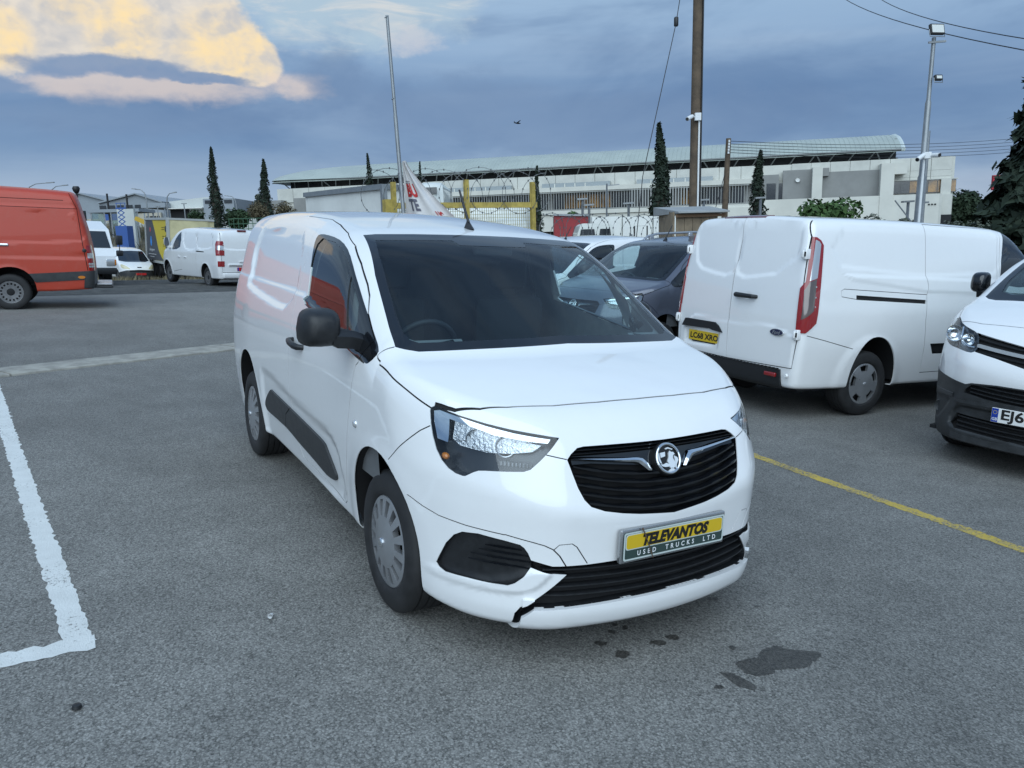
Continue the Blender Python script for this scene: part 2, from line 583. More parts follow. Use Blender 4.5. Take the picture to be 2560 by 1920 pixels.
class Curve:
    """monotone cubic through (u, v) points, straight beyond its ends"""

    def __init__(self, pts):
        p = np.array(sorted(pts), float)
        self.x, self.y = p[:, 0], p[:, 1]
        h = np.diff(self.x)
        d = np.diff(self.y) / h
        m = np.empty(len(p))
        m[0], m[-1] = d[0], d[-1]
        for i in range(1, len(p) - 1):
            if d[i - 1] * d[i] <= 0:
                m[i] = 0
            else:
                w1, w2 = 2 * h[i] + h[i - 1], h[i] + 2 * h[i - 1]
                m[i] = (w1 + w2) / (w1 / d[i - 1] + w2 / d[i])
        self.m = m

    def __call__(self, q):
        q = np.asarray(q, float)
        i = np.clip(np.searchsorted(self.x, q) - 1, 0, len(self.x) - 2)
        x0, x1 = self.x[i], self.x[i + 1]
        h = x1 - x0
        t = np.clip((q - x0) / h, 0, 1)
        r = ((2 * t ** 3 - 3 * t ** 2 + 1) * self.y[i] + (t ** 3 - 2 * t ** 2 + t) * h * self.m[i]
             + (-2 * t ** 3 + 3 * t ** 2) * self.y[i + 1] + (t ** 3 - t ** 2) * h * self.m[i + 1])
        r = r + np.where(q < self.x[0], (q - self.x[0]) * self.m[0], 0)
        return r + np.where(q > self.x[-1], (q - self.x[-1]) * self.m[-1], 0)


def in_poly(u, v, poly):
    poly = np.asarray(poly, float)
    inside = np.zeros(np.shape(u), bool)
    a = poly
    b = np.roll(poly, -1, 0)
    for (x0, y0), (x1, y1) in zip(a, b):
        c = (y0 > v) != (y1 > v)
        if y1 != y0:
            inside ^= c & (u < (x1 - x0) * (v - y0) / (y1 - y0) + x0)
    return inside


def sd_poly(u, v, poly):
    """signed distance to a polygon, positive inside"""
    poly = np.asarray(poly, float)
    d2 = np.full(np.shape(u), 1e9)
    for (x0, y0), (x1, y1) in zip(poly, np.roll(poly, -1, 0)):
        ex, ey = x1 - x0, y1 - y0
        t = np.clip(((u - x0) * ex + (v - y0) * ey) / max(ex * ex + ey * ey, 1e-12), 0, 1)
        d2 = np.minimum(d2, (u - x0 - t * ex) ** 2 + (v - y0 - t * ey) ** 2)
    return np.where(in_poly(u, v, poly), 1, -1) * np.sqrt(d2)


def dent(u, v, poly, width):
    """0..1 depth profile of a pressed-in outline"""
    poly = np.asarray(poly, float)
    lo, hi = poly.min(0), poly.max(0)
    r = np.zeros(np.shape(u))
    k = (u >= lo[0]) & (u <= hi[0]) & (v >= lo[1]) & (v <= hi[1])
    if k.any():
        r[k] = sstep(0, width, sd_poly(u[k], v[k], poly))
    return r


def d_line(u, v, line):
    """distance to an open polyline"""
    line = np.asarray(line, float)
    d2 = np.full(np.shape(u), 1e9)
    for (x0, y0), (x1, y1) in zip(line[:-1], line[1:]):
        ex, ey = x1 - x0, y1 - y0
        t = np.clip(((u - x0) * ex + (v - y0) * ey) / max(ex * ex + ey * ey, 1e-12), 0, 1)
        d2 = np.minimum(d2, (u - x0 - t * ex) ** 2 + (v - y0 - t * ey) ** 2)
    return np.sqrt(d2)


def smooth_poly(pts, n=6, closed=True):
    """Catmull-Rom resampling of a traced outline"""
    p = np.asarray(pts, float)
    out = []
    m = len(p)
    rng = range(m) if closed else range(m - 1)
    for i in rng:
        p1, p2 = p[i], p[(i + 1) % m]
        p0 = p[i - 1] if (closed or i > 0) else p1
        p3 = p[(i + 2) % m] if (closed or i + 2 < m) else p2
        for t in np.arange(n) / n:
            out.append(0.5 * (2 * p1 + (p2 - p0) * t + (2 * p0 - 5 * p1 + 4 * p2 - p3) * t * t
                              + (3 * p1 - p0 - 3 * p2 + p3) * t ** 3))
    if not closed:
        out.append(p[-1])
    return np.array(out)


class Body:
    """a vehicle's outer skin: inside = negative; x forward from the front axle, y left, z up"""

    def __init__(self, **k):
        self.k = k
        self.side_feats = []   # (polygon in x,z ; depth ; width ; sides)
        self.front_feats = []
        self.rear_feats = []

    def top(self, x, ay):
        k = self.k
        roof = k['roof'](x) - k['roof_crown'] * (ay / 0.8) ** 2
        hood = k['hood'](x) - k['hood_crown'](x) * (ay / 0.8) ** 2
        bx, bz, sl, wr = k['ws']
        ws = bz - sl * (x + wr * ay * ay - bx)
        return smin(roof, smax(hood, ws, 0.02), k.get('k_roof', 0.10))

    def half(self, x, z):
        k = self.k
        s = k['width'](z) + k['taper'](x) * (0.4 + 0.6 * np.clip((z - 0.6) / 0.8, 0, 1) if k.get('taper_up') else 1.0)
        for hx, hz, r0, r1, d in k.get('flares', ()):
            r = np.hypot(x - hx, z - hz)
            s = s + d * (1 - sstep(r0, r1, r))
        return s

    def F(self, p):
        k = self.k
        x, y, z = p[..., 0], p[..., 1], p[..., 2]
        ay = np.abs(y)
        T = self.top(x, ay)
        f_top = (z - T) * 0.86
        s = self.half(x, z)
        for poly, depth, width, sides in self.side_feats:
            sel = np.ones_like(y) if sides == 0 else (y * sides > 0)
            s = s - depth * dent(x, z, poly, width) * sel
        f_side = ay - s
        n = k['nose'](z)
        zc = k.get('crease')
        if zc is not None:
            zl = zc(ay)
            up = n - k['nose_slope'] * smax(z - zl, 0 * z, 0.03)
            n = up
        bow = k['bow'](ay)
        for poly, depth, width, _ in self.front_feats:
            n = n - depth * dent(ay, z, poly, width)
        f_front = (x - (n - bow)) * k.get('front_scale', 0.9)
        re = k['rear'](z) + k['rear_bow'] * ay ** 2
        for poly, depth, width, sides in self.rear_feats:
            re = re + depth * dent(y, z, poly, width)
        f_rear = re - x
        r = smax(f_top, f_side, np.where(x > k['cowl_x'], k['k_hood'], k['k_side']))
        r = smax(r, f_front, k['k_front'])
        r = smax(r, f_rear, k['k_rear'])
        zb = k['bottom'](x)
        return smax(r, zb - z, 0.04)

    def ray(self, o, d, t0=0.3, t1=60.0, n=900):
        """first hit of rays from outside; o (3,), d (m,3)"""
        d = np.atleast_2d(d)
        ts = np.linspace(t0, t1, n)
        out = np.full((len(d), 3), np.nan)
        for i, dd in enumerate(d):
            f = self.F(o + ts[:, None] * dd)
            hit = np.where(f < 0)[0]
            if len(hit) == 0:
                j = int(np.argmin(f))
                out[i] = o + ts[j] * dd
                continue
            a, b = ts[max(hit[0] - 1, 0)], ts[hit[0]]
            for _ in range(30):
                m = 0.5 * (a + b)
                if self.F((o + m * dd)[None])[0] < 0:
                    b = m
                else:
                    a = m
            out[i] = o + 0.5 * (a + b) * dd
        return out

    def xs(self, y, z, x0=1.3, x1=-0.2, n=60):
        """x of the front skin at each (y, z)"""
        y, z = np.broadcast_arrays(np.asarray(y, float), np.asarray(z, float))
        a, b = np.full(y.shape, x0), np.full(y.shape, x1)
        done = np.zeros(y.shape, bool)
        ts = np.linspace(x0, x1, n)
        for p, q in zip(ts[:-1], ts[1:]):
            f = self.F(np.stack([np.full(y.shape, q), y, z], -1))
            new = (f < 0) & ~done
            a[new], b[new] = p, q
            done |= new
        for _ in range(18):
            m = 0.5 * (a + b)
            f = self.F(np.stack([m, y, z], -1))
            a, b = np.where(f < 0, a, m), np.where(f < 0, m, b)
        return 0.5 * (a + b)

    def x_at(self, y, z):
        """table look-up of xs()"""
        if not hasattr(self, 'tab'):
            self.tab = self.xs(*np.meshgrid(np.arange(0, 0.96, 0.012), np.arange(0.2, 1.06, 0.012), indexing='ij'), n=40)
        u, v = abs(y) / 0.012, (z - 0.2) / 0.012
        i, j = min(int(u), self.tab.shape[0] - 2), min(max(int(v), 0), self.tab.shape[1] - 2)
        u, v = u - i, v - j
        t = self.tab
        return float((t[i, j] * (1 - u) + t[i + 1, j] * u) * (1 - v) + (t[i, j + 1] * (1 - u) + t[i + 1, j + 1] * u) * v)

    def ys(self, x, z, n=40):
        """|y| of the side skin at each (x, z)"""
        x, z = np.broadcast_arrays(np.asarray(x, float), np.asarray(z, float))
        a, b = np.full(x.shape, 1.25), np.full(x.shape, 0.2)
        done = np.zeros(x.shape, bool)
        ts = np.linspace(1.25, 0.2, n)
        for p, q in zip(ts[:-1], ts[1:]):
            f = self.F(np.stack([x, np.full(x.shape, q), z], -1))
            new = (f < 0) & ~done
            a[new], b[new] = p, q
            done |= new
        for _ in range(16):
            m = 0.5 * (a + b)
            f = self.F(np.stack([x, m, z], -1))
            a, b = np.where(f < 0, a, m), np.where(f < 0, m, b)
        return 0.5 * (a + b)

    def normals(self, p, e=2e-3):
        g = np.stack([self.F(p + np.eye(3)[i] * e) - self.F(p - np.eye(3)[i] * e) for i in range(3)], -1)
        return g / np.maximum(np.linalg.norm(g, axis=-1, keepdims=True), 1e-9)

    def skin(self, step, offset=0.0, fine=None):
        """quad skin -> V, N, faces"""
        k = self.k
        lo = np.array([k['xr'] - 0.06, -k['ymax'] - 0.02, k['z0']])
        hi = np.array([k['xf'] + 0.05, k['ymax'] + 0.02, k['ztop'] + 0.05])
        n = np.maximum(np.ceil((hi - lo) / step).astype(int), 4)
        n[1] += n[1] % 2
        G = [np.linspace(lo[a], hi[a], n[a] + 1) for a in range(3)]
        for a, (c0, c1, st) in (fine or {}).items():      # a denser band of grid lines on one axis
            g = G[a]
            G[a] = np.unique(np.concatenate([g[(g < c0 - st * 0.5) | (g > c1 + st * 0.5)], np.linspace(c0, c1, int(round((c1 - c0) / st)) + 1)]).round(5))
            n[a] = len(G[a]) - 1
        idx, P, faces = {}, [], []

        def vid(i, j, l):
            key = (i, j, l)
            if key not in idx:
                idx[key] = len(P)
                P.append((G[0][i], G[1][j], G[2][l]))
            return idx[key]
        for i in range(n[0]):
            for j in range(n[1]):
                faces.append((vid(i, j, n[2]), vid(i + 1, j, n[2]), vid(i + 1, j + 1, n[2]), vid(i, j + 1, n[2])))
            for l in range(n[2]):
                faces.append((vid(i, 0, l), vid(i + 1, 0, l), vid(i + 1, 0, l + 1), vid(i, 0, l + 1)))
                faces.append((vid(i, n[1], l + 1), vid(i + 1, n[1], l + 1), vid(i + 1, n[1], l), vid(i, n[1], l)))
        for j in range(n[1]):
            for l in range(n[2]):
                faces.append((vid(n[0], j, l), vid(n[0], j + 1, l), vid(n[0], j + 1, l + 1), vid(n[0], j, l + 1)))
                faces.append((vid(0, j, l + 1), vid(0, j + 1, l + 1), vid(0, j + 1, l), vid(0, j, l)))
        P = np.array(P)
        c = np.clip(P, k['core'][0], k['core'][1])
        d = P - c
        ts = np.linspace(0, 1.3, 40)
        a = np.zeros(len(P))
        b = np.full(len(P), 1.3)
        found = np.zeros(len(P), bool)
        for t0, t1 in zip(ts[:-1], ts[1:]):
            f = self.F(c + d * t1) - offset
            new = (f > 0) & ~found
            a[new], b[new] = t0, t1
            found |= new
        for _ in range(22):
            m = 0.5 * (a + b)
            f = self.F(c + d * m[:, None]) - offset
            a = np.where(f < 0, m, a)
            b = np.where(f < 0, b, m)
        V = c + d * (0.5 * (a + b))[:, None]
        return V, self.normals(V), faces


class Skin:
    """polygon skin that can be stamped: outlines cut clean borders and give faces a label"""
    AX = {'side': (0, 2), 'front': (1, 2), 'top': (0, 1)}

    def __init__(self, V, N, faces):
        self.V = [tuple(v) for v in V]
        self.N = [tuple(v) for v in N]
        self.faces = [tuple(f) for f in faces]
        self.lab = ['body'] * len(faces)
        self.cache = {}
        q = np.asarray(V)[np.array(self.faces)]
        m = np.asarray(N)[np.array(self.faces)]
        self.lo, self.hi, self.cen, self.nor = list(q.min(1)), list(q.max(1)), list(q.mean(1)), list(m.mean(1))
        self._sync()

    def _sync(self):
        self.aLo, self.aHi = np.array(self.lo), np.array(self.hi)

    def _lerp(self, i, j, t):
        if i > j:
            i, j, t = j, i, 1 - t
        key = (i, j, round(t, 6))
        if key in self.cache:
            return self.cache[key]
        a, b = self.V[i], self.V[j]
        self.V.append(tuple(a[k] * (1 - t) + b[k] * t for k in range(3)))
        a, b = self.N[i], self.N[j]
        n = [a[k] * (1 - t) + b[k] * t for k in range(3)]
        L = max(math.sqrt(n[0] ** 2 + n[1] ** 2 + n[2] ** 2), 1e-9)
        self.N.append((n[0] / L, n[1] / L, n[2] / L))
        self.cache[key] = len(self.V) - 1
        return self.cache[key]

    def _put(self, fi, pc, lab):
        q = np.array([self.V[i] for i in pc])
        m = np.array([self.N[i] for i in pc]).mean(0)
        if fi is None:
            self.faces.append(tuple(pc))
            self.lab.append(lab)
            self.lo.append(q.min(0)); self.hi.append(q.max(0)); self.cen.append(q.mean(0)); self.nor.append(m)
        else:
            self.faces[fi], self.lab[fi] = tuple(pc), lab
            self.lo[fi], self.hi[fi], self.cen[fi], self.nor[fi] = q.min(0), q.max(0), q.mean(0), m

    def stamp(self, poly, proj, label, on=('body',), where=None):
        """poly: closed outline in the projected plane; where(centre, normal) filters faces"""
        poly = np.asarray(poly, float)
        a0, a1 = self.AX[proj]
        ax = [a0, a1]
        on = set(on)
        lo, hi = poly.min(0), poly.max(0)
        ok = ((self.aHi[:, ax] >= lo) & (self.aLo[:, ax] <= hi)).all(1)
        cand = [fi for fi in np.where(ok)[0] if self.lab[fi] in on and (where is None or where(self.cen[fi], self.nor[fi]))]
        if not cand:
            return
        segs = list(zip(poly, np.roll(poly, -1, 0)))
        S0 = np.array([np.minimum(a, b) for a, b in segs])
        S1 = np.array([np.maximum(a, b) for a, b in segs])
        cen = np.array([self.cen[fi] for fi in cand])[:, ax]
        inside = in_poly(cen[:, 0], cen[:, 1], poly)
        for fi, ins in zip(cand, inside):
            m = np.where(((S1 >= self.lo[fi][ax] - 1e-9) & (S0 <= self.hi[fi][ax] + 1e-9)).all(1))[0]
            if len(m) == 0:
                if ins:
                    self.lab[fi] = label
                continue
            pieces = [list(self.faces[fi])]
            for s in m:
                (ax0, ay0), (bx0, by0) = segs[s]
                ex, ey = bx0 - ax0, by0 - ay0
                L = math.hypot(ex, ey)
                if L < 1e-9:
                    continue
                nxt = []
                for pc in pieces:
                    dd, tt = [], []
                    for i in pc:
                        u, v = self.V[i][a0] - ax0, self.V[i][a1] - ay0
                        dd.append((u * -ey + v * ex) / L)
                        tt.append((u * ex + v * ey) / (L * L))
                    if min(dd) > -1e-6 or max(dd) < 1e-6:
                        nxt.append(pc)
                        continue
                    k, xs = len(pc), []
                    for u in range(k):
                        w = (u + 1) % k
                        if (dd[u] > 0) != (dd[w] > 0):
                            xs.append(tt[u] + (tt[w] - tt[u]) * dd[u] / (dd[u] - dd[w]))
                    if not xs or max(xs) < -1e-6 or min(xs) > 1 + 1e-6:
                        nxt.append(pc)
                        continue
                    A, B = [], []
                    for u in range(k):
                        w = (u + 1) % k
                        (A if dd[u] >= 0 else B).append(pc[u])
                        if (dd[u] >= 0) != (dd[w] >= 0):
                            v = self._lerp(pc[u], pc[w], dd[u] / (dd[u] - dd[w]))
                            if A[-1:] != [v]:
                                A.append(v)
                            if B[-1:] != [v]:
                                B.append(v)
                    for X in (A, B):
                        if len(X) >= 3:
                            nxt.append(X)
                pieces = nxt
            pcen = np.array([np.mean([(self.V[i][a0], self.V[i][a1]) for i in pc], 0) for pc in pieces])
            pin = in_poly(pcen[:, 0], pcen[:, 1], poly)
            old = self.lab[fi]
            for k, pc in enumerate(pieces):
                self._put(fi if k == 0 else None, pc, label if pin[k] else old)
        self._sync()

    def ribbon(self, line, proj, label, w=0.005, on=('body',), where=None):
        """a narrow shut line along an open polyline"""
        p = np.asarray(line, float)
        t = np.gradient(p, axis=0)
        t /= np.maximum(np.linalg.norm(t, axis=1, keepdims=True), 1e-9)
        nr = np.stack([-t[:, 1], t[:, 0]], 1) * w / 2
        self.stamp(np.vstack([p + nr, (p - nr)[::-1]]), proj, label, on, where)

    def chain(self, a, b):
        """vertices lying on the edge a-b, in order, ends excluded"""
        q = self.split.get((a, b) if a < b else (b, a))
        if not q:
            return []
        m = [v for _, v in (q if a < b else q[::-1])]
        out, pr = [], a
        for v in m + [b]:
            if pr != v:
                out += self.chain(pr, v)
            if v != b:
                out.append(v)
            pr = v
        return out

    def whole(self, f):
        """face with the neighbours' cut points put in, so that no edge is left hanging"""
        g = []
        for a, b in zip(f, f[1:] + f[:1]):
            g.append(a)
            g += [v for v in self.chain(a, b) if v not in f]
        return list(dict.fromkeys(g))

    def take(self, labels, push=0.0, skirt=0.0, mirror_y=None, keep=None):
        """faces with these labels -> (verts, faces, normals, n_surface_faces)"""
        labels = set([labels] if isinstance(labels, str) else labels)
        if getattr(self, 'n_split', -1) != len(self.cache):
            self.n_split, self.split = len(self.cache), {}
            for (i, j, t), vtx in self.cache.items():
                self.split.setdefault((i, j), []).append((t, vtx))
            for q in self.split.values():
                q.sort()
        mp, V, N, fs = {}, [], [], []
        for f, l in zip(self.faces, self.lab):
            if l not in labels:
                continue
            if keep is not None and not keep(np.mean([self.V[i] for i in f], 0)):
                continue
            g = []
            for i in self.whole(f):
                if i not in mp:
                    mp[i] = len(V)
                    V.append(np.array(self.V[i]) + np.array(self.N[i]) * push)
                    N.append(np.array(self.N[i]))
                g.append(mp[i])
            fs.append(tuple(g))
        ns = len(fs)
        if skirt:
            ed = {}
            for f in fs:
                for a, b in zip(f, f[1:] + f[:1]):
                    ed[(a, b)] = ed.get((a, b), 0) + 1
            inn = {}
            op = [e for e in ed if (e[1], e[0]) not in ed]
            # an open edge whose middle lies on another open edge is only a seam between differently cut faces
            P = np.array([(V[a], V[b]) for a, b in op])
            keep_e = np.ones(len(op), bool)
            if len(op):
                A, D = P[:, 0], P[:, 1] - P[:, 0]
                L2 = np.maximum((D * D).sum(1), 1e-14)
                M = A + D * 0.5
                cell = {}
                for i in range(len(op)):
                    for q in {tuple(np.floor((A[i] + D[i] * s) / 0.05).astype(int)) for s in (0, 0.25, 0.5, 0.75, 1.0)}:
                        cell.setdefault(q, []).append(i)
                for i in range(len(op)):
                    js = [j for j in cell.get(tuple(np.floor(M[i] / 0.05).astype(int)), ()) if j != i]
                    if js:
                        js = np.array(js)
                        t = ((M[i] - A[js]) * D[js]).sum(1) / L2[js]
                        d = np.linalg.norm(A[js] + D[js] * np.clip(t, 0, 1)[:, None] - M[i], axis=1)
                        if ((d < 2e-5) & (t > -1e-6) & (t < 1 + 1e-6)).any():
                            keep_e[i] = False
            for (a, b), kp_ in zip(op, keep_e):
                if not kp_:
                    continue
                q = []
                for i in (a, b):
                    if i not in inn:
                        inn[i] = (len(V), len(V) + 1)
                        V.append(V[i])
                        N.append(N[i])
                        V.append(V[i] - N[i] * skirt)
                        N.append(N[i])
                    q.append(inn[i])
                fs.append((q[1][0], q[0][0], q[0][1], q[1][1]))
        return V, fs, N, ns
# ---------------------------------------------------------------- yard, kerb strip, painted lines, rough ground beyond
def edge_s(x, y):
    """metres beyond the yard's far tarmac edge"""
    return -x - 19.14 - 0.32 * y


_gz = Curve([(-5, 0), (0, 0), (3, -0.03), (7, -0.15), (14, -0.55), (21, -1.02), (25, -1.20), (31, -1.15), (36, -0.55), (43, 0.75), (50, 1.45), (56, 1.62), (70, 1.70), (400, 2.2), (3000, 6)])


def ground_z(x, y):
    return float(_gz(edge_s(x, y)))


def asphalt(w, co):
    """grey worn asphalt with pale aggregate -> colour, height, roughness"""
    big = w.noise(co, 0.16, 4, 0.55)
    mid = w.noise(co, 1.1, 5, 0.62)
    pat = w.noise(co, 4.5, 4, 0.6)
    gr = w.n('ShaderNodeTexVoronoi', feature='F1', i={'Vector': co, 'Scale': 135.0, 'Randomness': 1.0})
    g1 = gr.outputs['Color']
    gv = w.n('ShaderNodeSeparateColor', i={0: g1}).outputs[0]
    g2 = w.noise(co, 260.0, 2, 0.6)
    g3 = w.noise(co, 62.0, 4, 0.7)
    dist = gr.outputs['Distance']
    v = w.m('ADD', w.m('MULTIPLY', gv, 0.42), w.m('ADD', w.m('MULTIPLY', g2, 0.34), w.m('MULTIPLY', g3, 0.40)))
    v = w.m('SUBTRACT', v, w.m('MULTIPLY', w.smooth(dist, 0.35, 0.75), 0.16))
    col = w.ramp(v, [(0.18, (0.052, 0.051, 0.048)), (0.40, (0.135, 0.132, 0.123)), (0.56, (0.192, 0.187, 0.174)), (0.74, (0.262, 0.256, 0.238)), (0.92, (0.40, 0.39, 0.365))])
    tone = w.m('ADD', 0.74, w.m('ADD', w.m('MULTIPLY', w.smooth(big, 0.3, 0.7), 0.28), w.m('ADD', w.m('MULTIPLY', w.smooth(mid, 0.3, 0.7), 0.20), w.m('MULTIPLY', w.smooth(pat, 0.35, 0.65), 0.08))))
    col = w.vm('SCALE', col, out=0) if False else w.mix(1.0, col, w.n('ShaderNodeCombineColor', i={0: tone, 1: tone, 2: tone}).outputs[0], 'MULTIPLY')
    # scattered dark drips and old oil marks
    sp = w.n('ShaderNodeTexVoronoi', feature='F1', i={'Vector': w.vm('ADD', co, w.vm('MULTIPLY', w.noise(co, 6.0, 3, 0.6, out='Color'), (0.16, 0.16, 0.0))), 'Scale': 1.5, 'Randomness': 1.0})
    rnd = w.n('ShaderNodeSeparateColor', i={0: sp.outputs['Color']}).outputs[1]
    drip = w.m('MULTIPLY', w.smooth(sp.outputs['Distance'], w.m('MULTIPLY', rnd, 0.085), 0.0), w.smooth(rnd, 0.45, 0.8))
    col = w.mix(w.m('MULTIPLY', drip, 0.55), col, (0.03, 0.03, 0.03))
    h = w.m('ADD', w.m('MULTIPLY', v, 0.7), w.m('MULTIPLY', g2, 0.3))
    return col, h, w.m('ADD', 0.62, w.m('MULTIPLY', g3, 0.3))


def ground_material(name, kind):
    m = bpy.data.materials.new(name)
    m.use_nodes = True
    nt = m.node_tree
    b = nt.nodes['Principled BSDF']
    w = NT(nt)
    co = w.n('ShaderNodeNewGeometry').outputs['Position']
    col, h, rough = asphalt(w, co)
    b.inputs['Specular IOR Level'].default_value = 0.35
    if kind == 'white' or kind == 'yellow':
        wear = w.noise(co, 55.0, 5, 0.75)
        wear2 = w.noise(co, 3.0, 4, 0.6)
        k = w.smooth(w.m('ADD', w.m('MULTIPLY', wear, 0.8), w.m('MULTIPLY', wear2, 0.35)), 0.40 if kind == 'white' else 0.46, 0.52 if kind == 'white' else 0.62)
        pc = w.mix(w.noise(co, 9.0, 4, 0.6), (0.56, 0.57, 0.55), (0.78, 0.79, 0.77)) if kind == 'white' else w.mix(w.noise(co, 9.0, 4, 0.6), (0.42, 0.30, 0.05), (0.62, 0.45, 0.09))
        col = w.mix(k, col, pc)
    if kind == 'wet':
        col = w.mix(1.0, col, (0.34, 0.33, 0.32), 'MULTIPLY')
        rough = 0.38
    nt.links.new(col, b.inputs['Base Color'])
    if isinstance(rough, float):
        b.inputs['Roughness'].default_value = rough
    else:
        nt.links.new(rough, b.inputs['Roughness'])
    bp = w.n('ShaderNodeBump', i={'Height': h, 'Strength': 0.75, 'Distance': 0.006})
    nt.links.new(bp.outputs[0], b.inputs['Normal'])
    return m


def dirt_material():
    m = bpy.data.materials.new('dry_earth')
    m.use_nodes = True
    nt = m.node_tree
    b = nt.nodes['Principled BSDF']
    w = NT(nt)
    co = w.n('ShaderNodeNewGeometry').outputs['Position']
    a = w.noise(co, 0.35, 6, 0.65)
    c = w.noise(co, 3.5, 6, 0.7)
    g = w.noise(co, 30.0, 4, 0.7)
    sx = w.n('ShaderNodeSeparateXYZ', i={0: co})
    s = w.m('SUBTRACT', w.m('SUBTRACT', w.m('MULTIPLY', sx.outputs[0], -1.0), 19.14), w.m('MULTIPLY', sx.outputs[1], 0.32))
    near = w.mix(w.smooth(c, 0.35, 0.65), (0.045, 0.046, 0.046), (0.10, 0.098, 0.092))
    far = w.mix(w.smooth(a, 0.35, 0.65), (0.10, 0.085, 0.058), (0.17, 0.145, 0.10))
    far = w.mix(w.smooth(c, 0.45, 0.75), far, (0.065, 0.060, 0.040))
    col = w.mix(w.smooth(w.m('ADD', s, w.m('MULTIPLY', c, 6.0)), 12.0, 20.0), near, far)
    col = w.mix(w.m('MULTIPLY', g, 0.35), col, (0.03, 0.03, 0.026))
    nt.links.new(col, b.inputs['Base Color'])
    b.inputs['Roughness'].default_value = 0.95
    bp = w.n('ShaderNodeBump', i={'Height': w.m('ADD', c, w.m('MULTIPLY', g, 0.4)), 'Strength': 0.6, 'Distance': 0.08})
    nt.links.new(bp.outputs[0], b.inputs['Normal'])
    return m


ASPHALT = ground_material('asphalt', 'plain')
# the yard: one sheet from the far edge to well behind the camera
k = MB()
ts = np.concatenate([np.linspace(-2500, -100, 6), np.linspace(-60, 60, 25), np.linspace(100, 2500, 6)])
ss = np.concatenate([np.linspace(-2500, -80, 6), np.linspace(-60, 0, 21)])
ux, uy = -1.0 / math.hypot(1, 0.32), -0.32 / math.hypot(1, 0.32)


def st(s, t):
    """edge distance s and position t along the edge -> x, y"""
    q = s / math.hypot(1, 0.32)
    return -19.14 + ux * q + uy * t, uy * q - ux * t


rows = []
for s in ss:
    row = []
    for t in ts:
        wob = 0.0 if s < -0.01 else 0.18 * math.sin(t * 0.9) + 0.12 * math.sin(t * 2.7 + 1)
        x, y = st(s + wob * 0.5, t)
        row.append((x, y, 0.0 if s < -0.01 else -0.004))
    rows.append(row)
k.quad_grid(rows)
structure(obj('yard', k, ASPHALT))
k = MB()
rows = []
for s in np.concatenate([np.linspace(-1.2, 60, 62), np.linspace(70, 400, 12), np.linspace(600, 3000, 6)]):
    row = []
    for t in ts:
        x, y = st(s, t)
        n = 0.06 * math.sin(t * 0.8 + s) + 0.05 * math.sin(s * 1.7 - t * 0.33) if 3 < s < 300 else 0
        row.append((x, y, float(_gz(s)) - 0.03 + n - (0.06 if s < 0 else 0)))
    rows.append(row)
k.quad_grid(rows)
structure(obj('rough_ground', k, dirt_material(), smooth=180))


def stripe(name, pts, w, m, z=0.0018, jag=0.006):
    """painted stripe with slightly ragged edges"""
    P = [np.array(p, float) for p in pts]
    k = MB()
    row = []
    for a, b in zip(P[:-1], P[1:]):
        n = max(int(np.hypot(*(b - a)) / 0.03), 1)
        d = (b - a) / np.hypot(*(b - a))
        q = np.array([-d[1], d[0]])
        for i in range(n + (1 if b is P[-1] else 0)):
            p = a + (b - a) * i / n
            l, r = w / 2 + rng.normal(0, jag), w / 2 + rng.normal(0, jag)
            row.append([(*(p + q * l), z), (*(p - q * r), z)])
    k.quad_grid(row)
    return structure(obj(name, k, m))


WHITELINE, YELLOWLINE, WET = ground_material('white_road_paint', 'white'), ground_material('yellow_road_paint', 'yellow'), ground_material('damp_asphalt', 'wet')
stripe('painted_line', [(-0.24, -2.085), (-2.5, -2.335), (-4.4, -2.535), (-7.0, -2.80)], 0.105, WHITELINE)
stripe('painted_line', [(-0.232, -2.032), (-0.232, -5.5)], 0.112, WHITELINE, z=0.0026)
stripe('painted_line', [(-4.5, 2.93), (-1.09, 2.76), (0.95, 2.67), (4.5, 2.5)], 0.10, YELLOWLINE)


def puddle(name, cx, cy, rx, ry, ang, seed, n=46, amp=0.28):
    r_ = np.random.default_rng(seed)
    ph = r_.uniform(0, 6.28, 8)
    k = MB()
    for i in range(n):
        a = 2 * math.pi * i / n
        q = 1 + sum(amp / (j + 1) ** 0.9 * math.sin((j + 1) * a + ph[j]) for j in range(8)) * 0.8 + r_.normal(0, 0.03)
        u, v = rx * q * math.cos(a), ry * q * math.sin(a)
        k.v.append((cx + u * math.cos(ang) - v * math.sin(ang), cy + u * math.sin(ang) + v * math.cos(ang), 0.0016))
    k.f.append(tuple(range(n)))
    structure(obj(name, k, WET))


def stain_poly(name, pts):
    p = smooth_poly(pts, 5 if len(pts) > 8 else 1)
    r_ = np.random.default_rng(3)
    p = p + r_.normal(0, 0.004, p.shape)
    c = p.mean(0)
    k = MB()
    k.v = [(a, b, 0.0016) for a, b in p]
    n = len(p)
    k.f = [tuple(range(n))]
    structure(obj(name, k, WET))


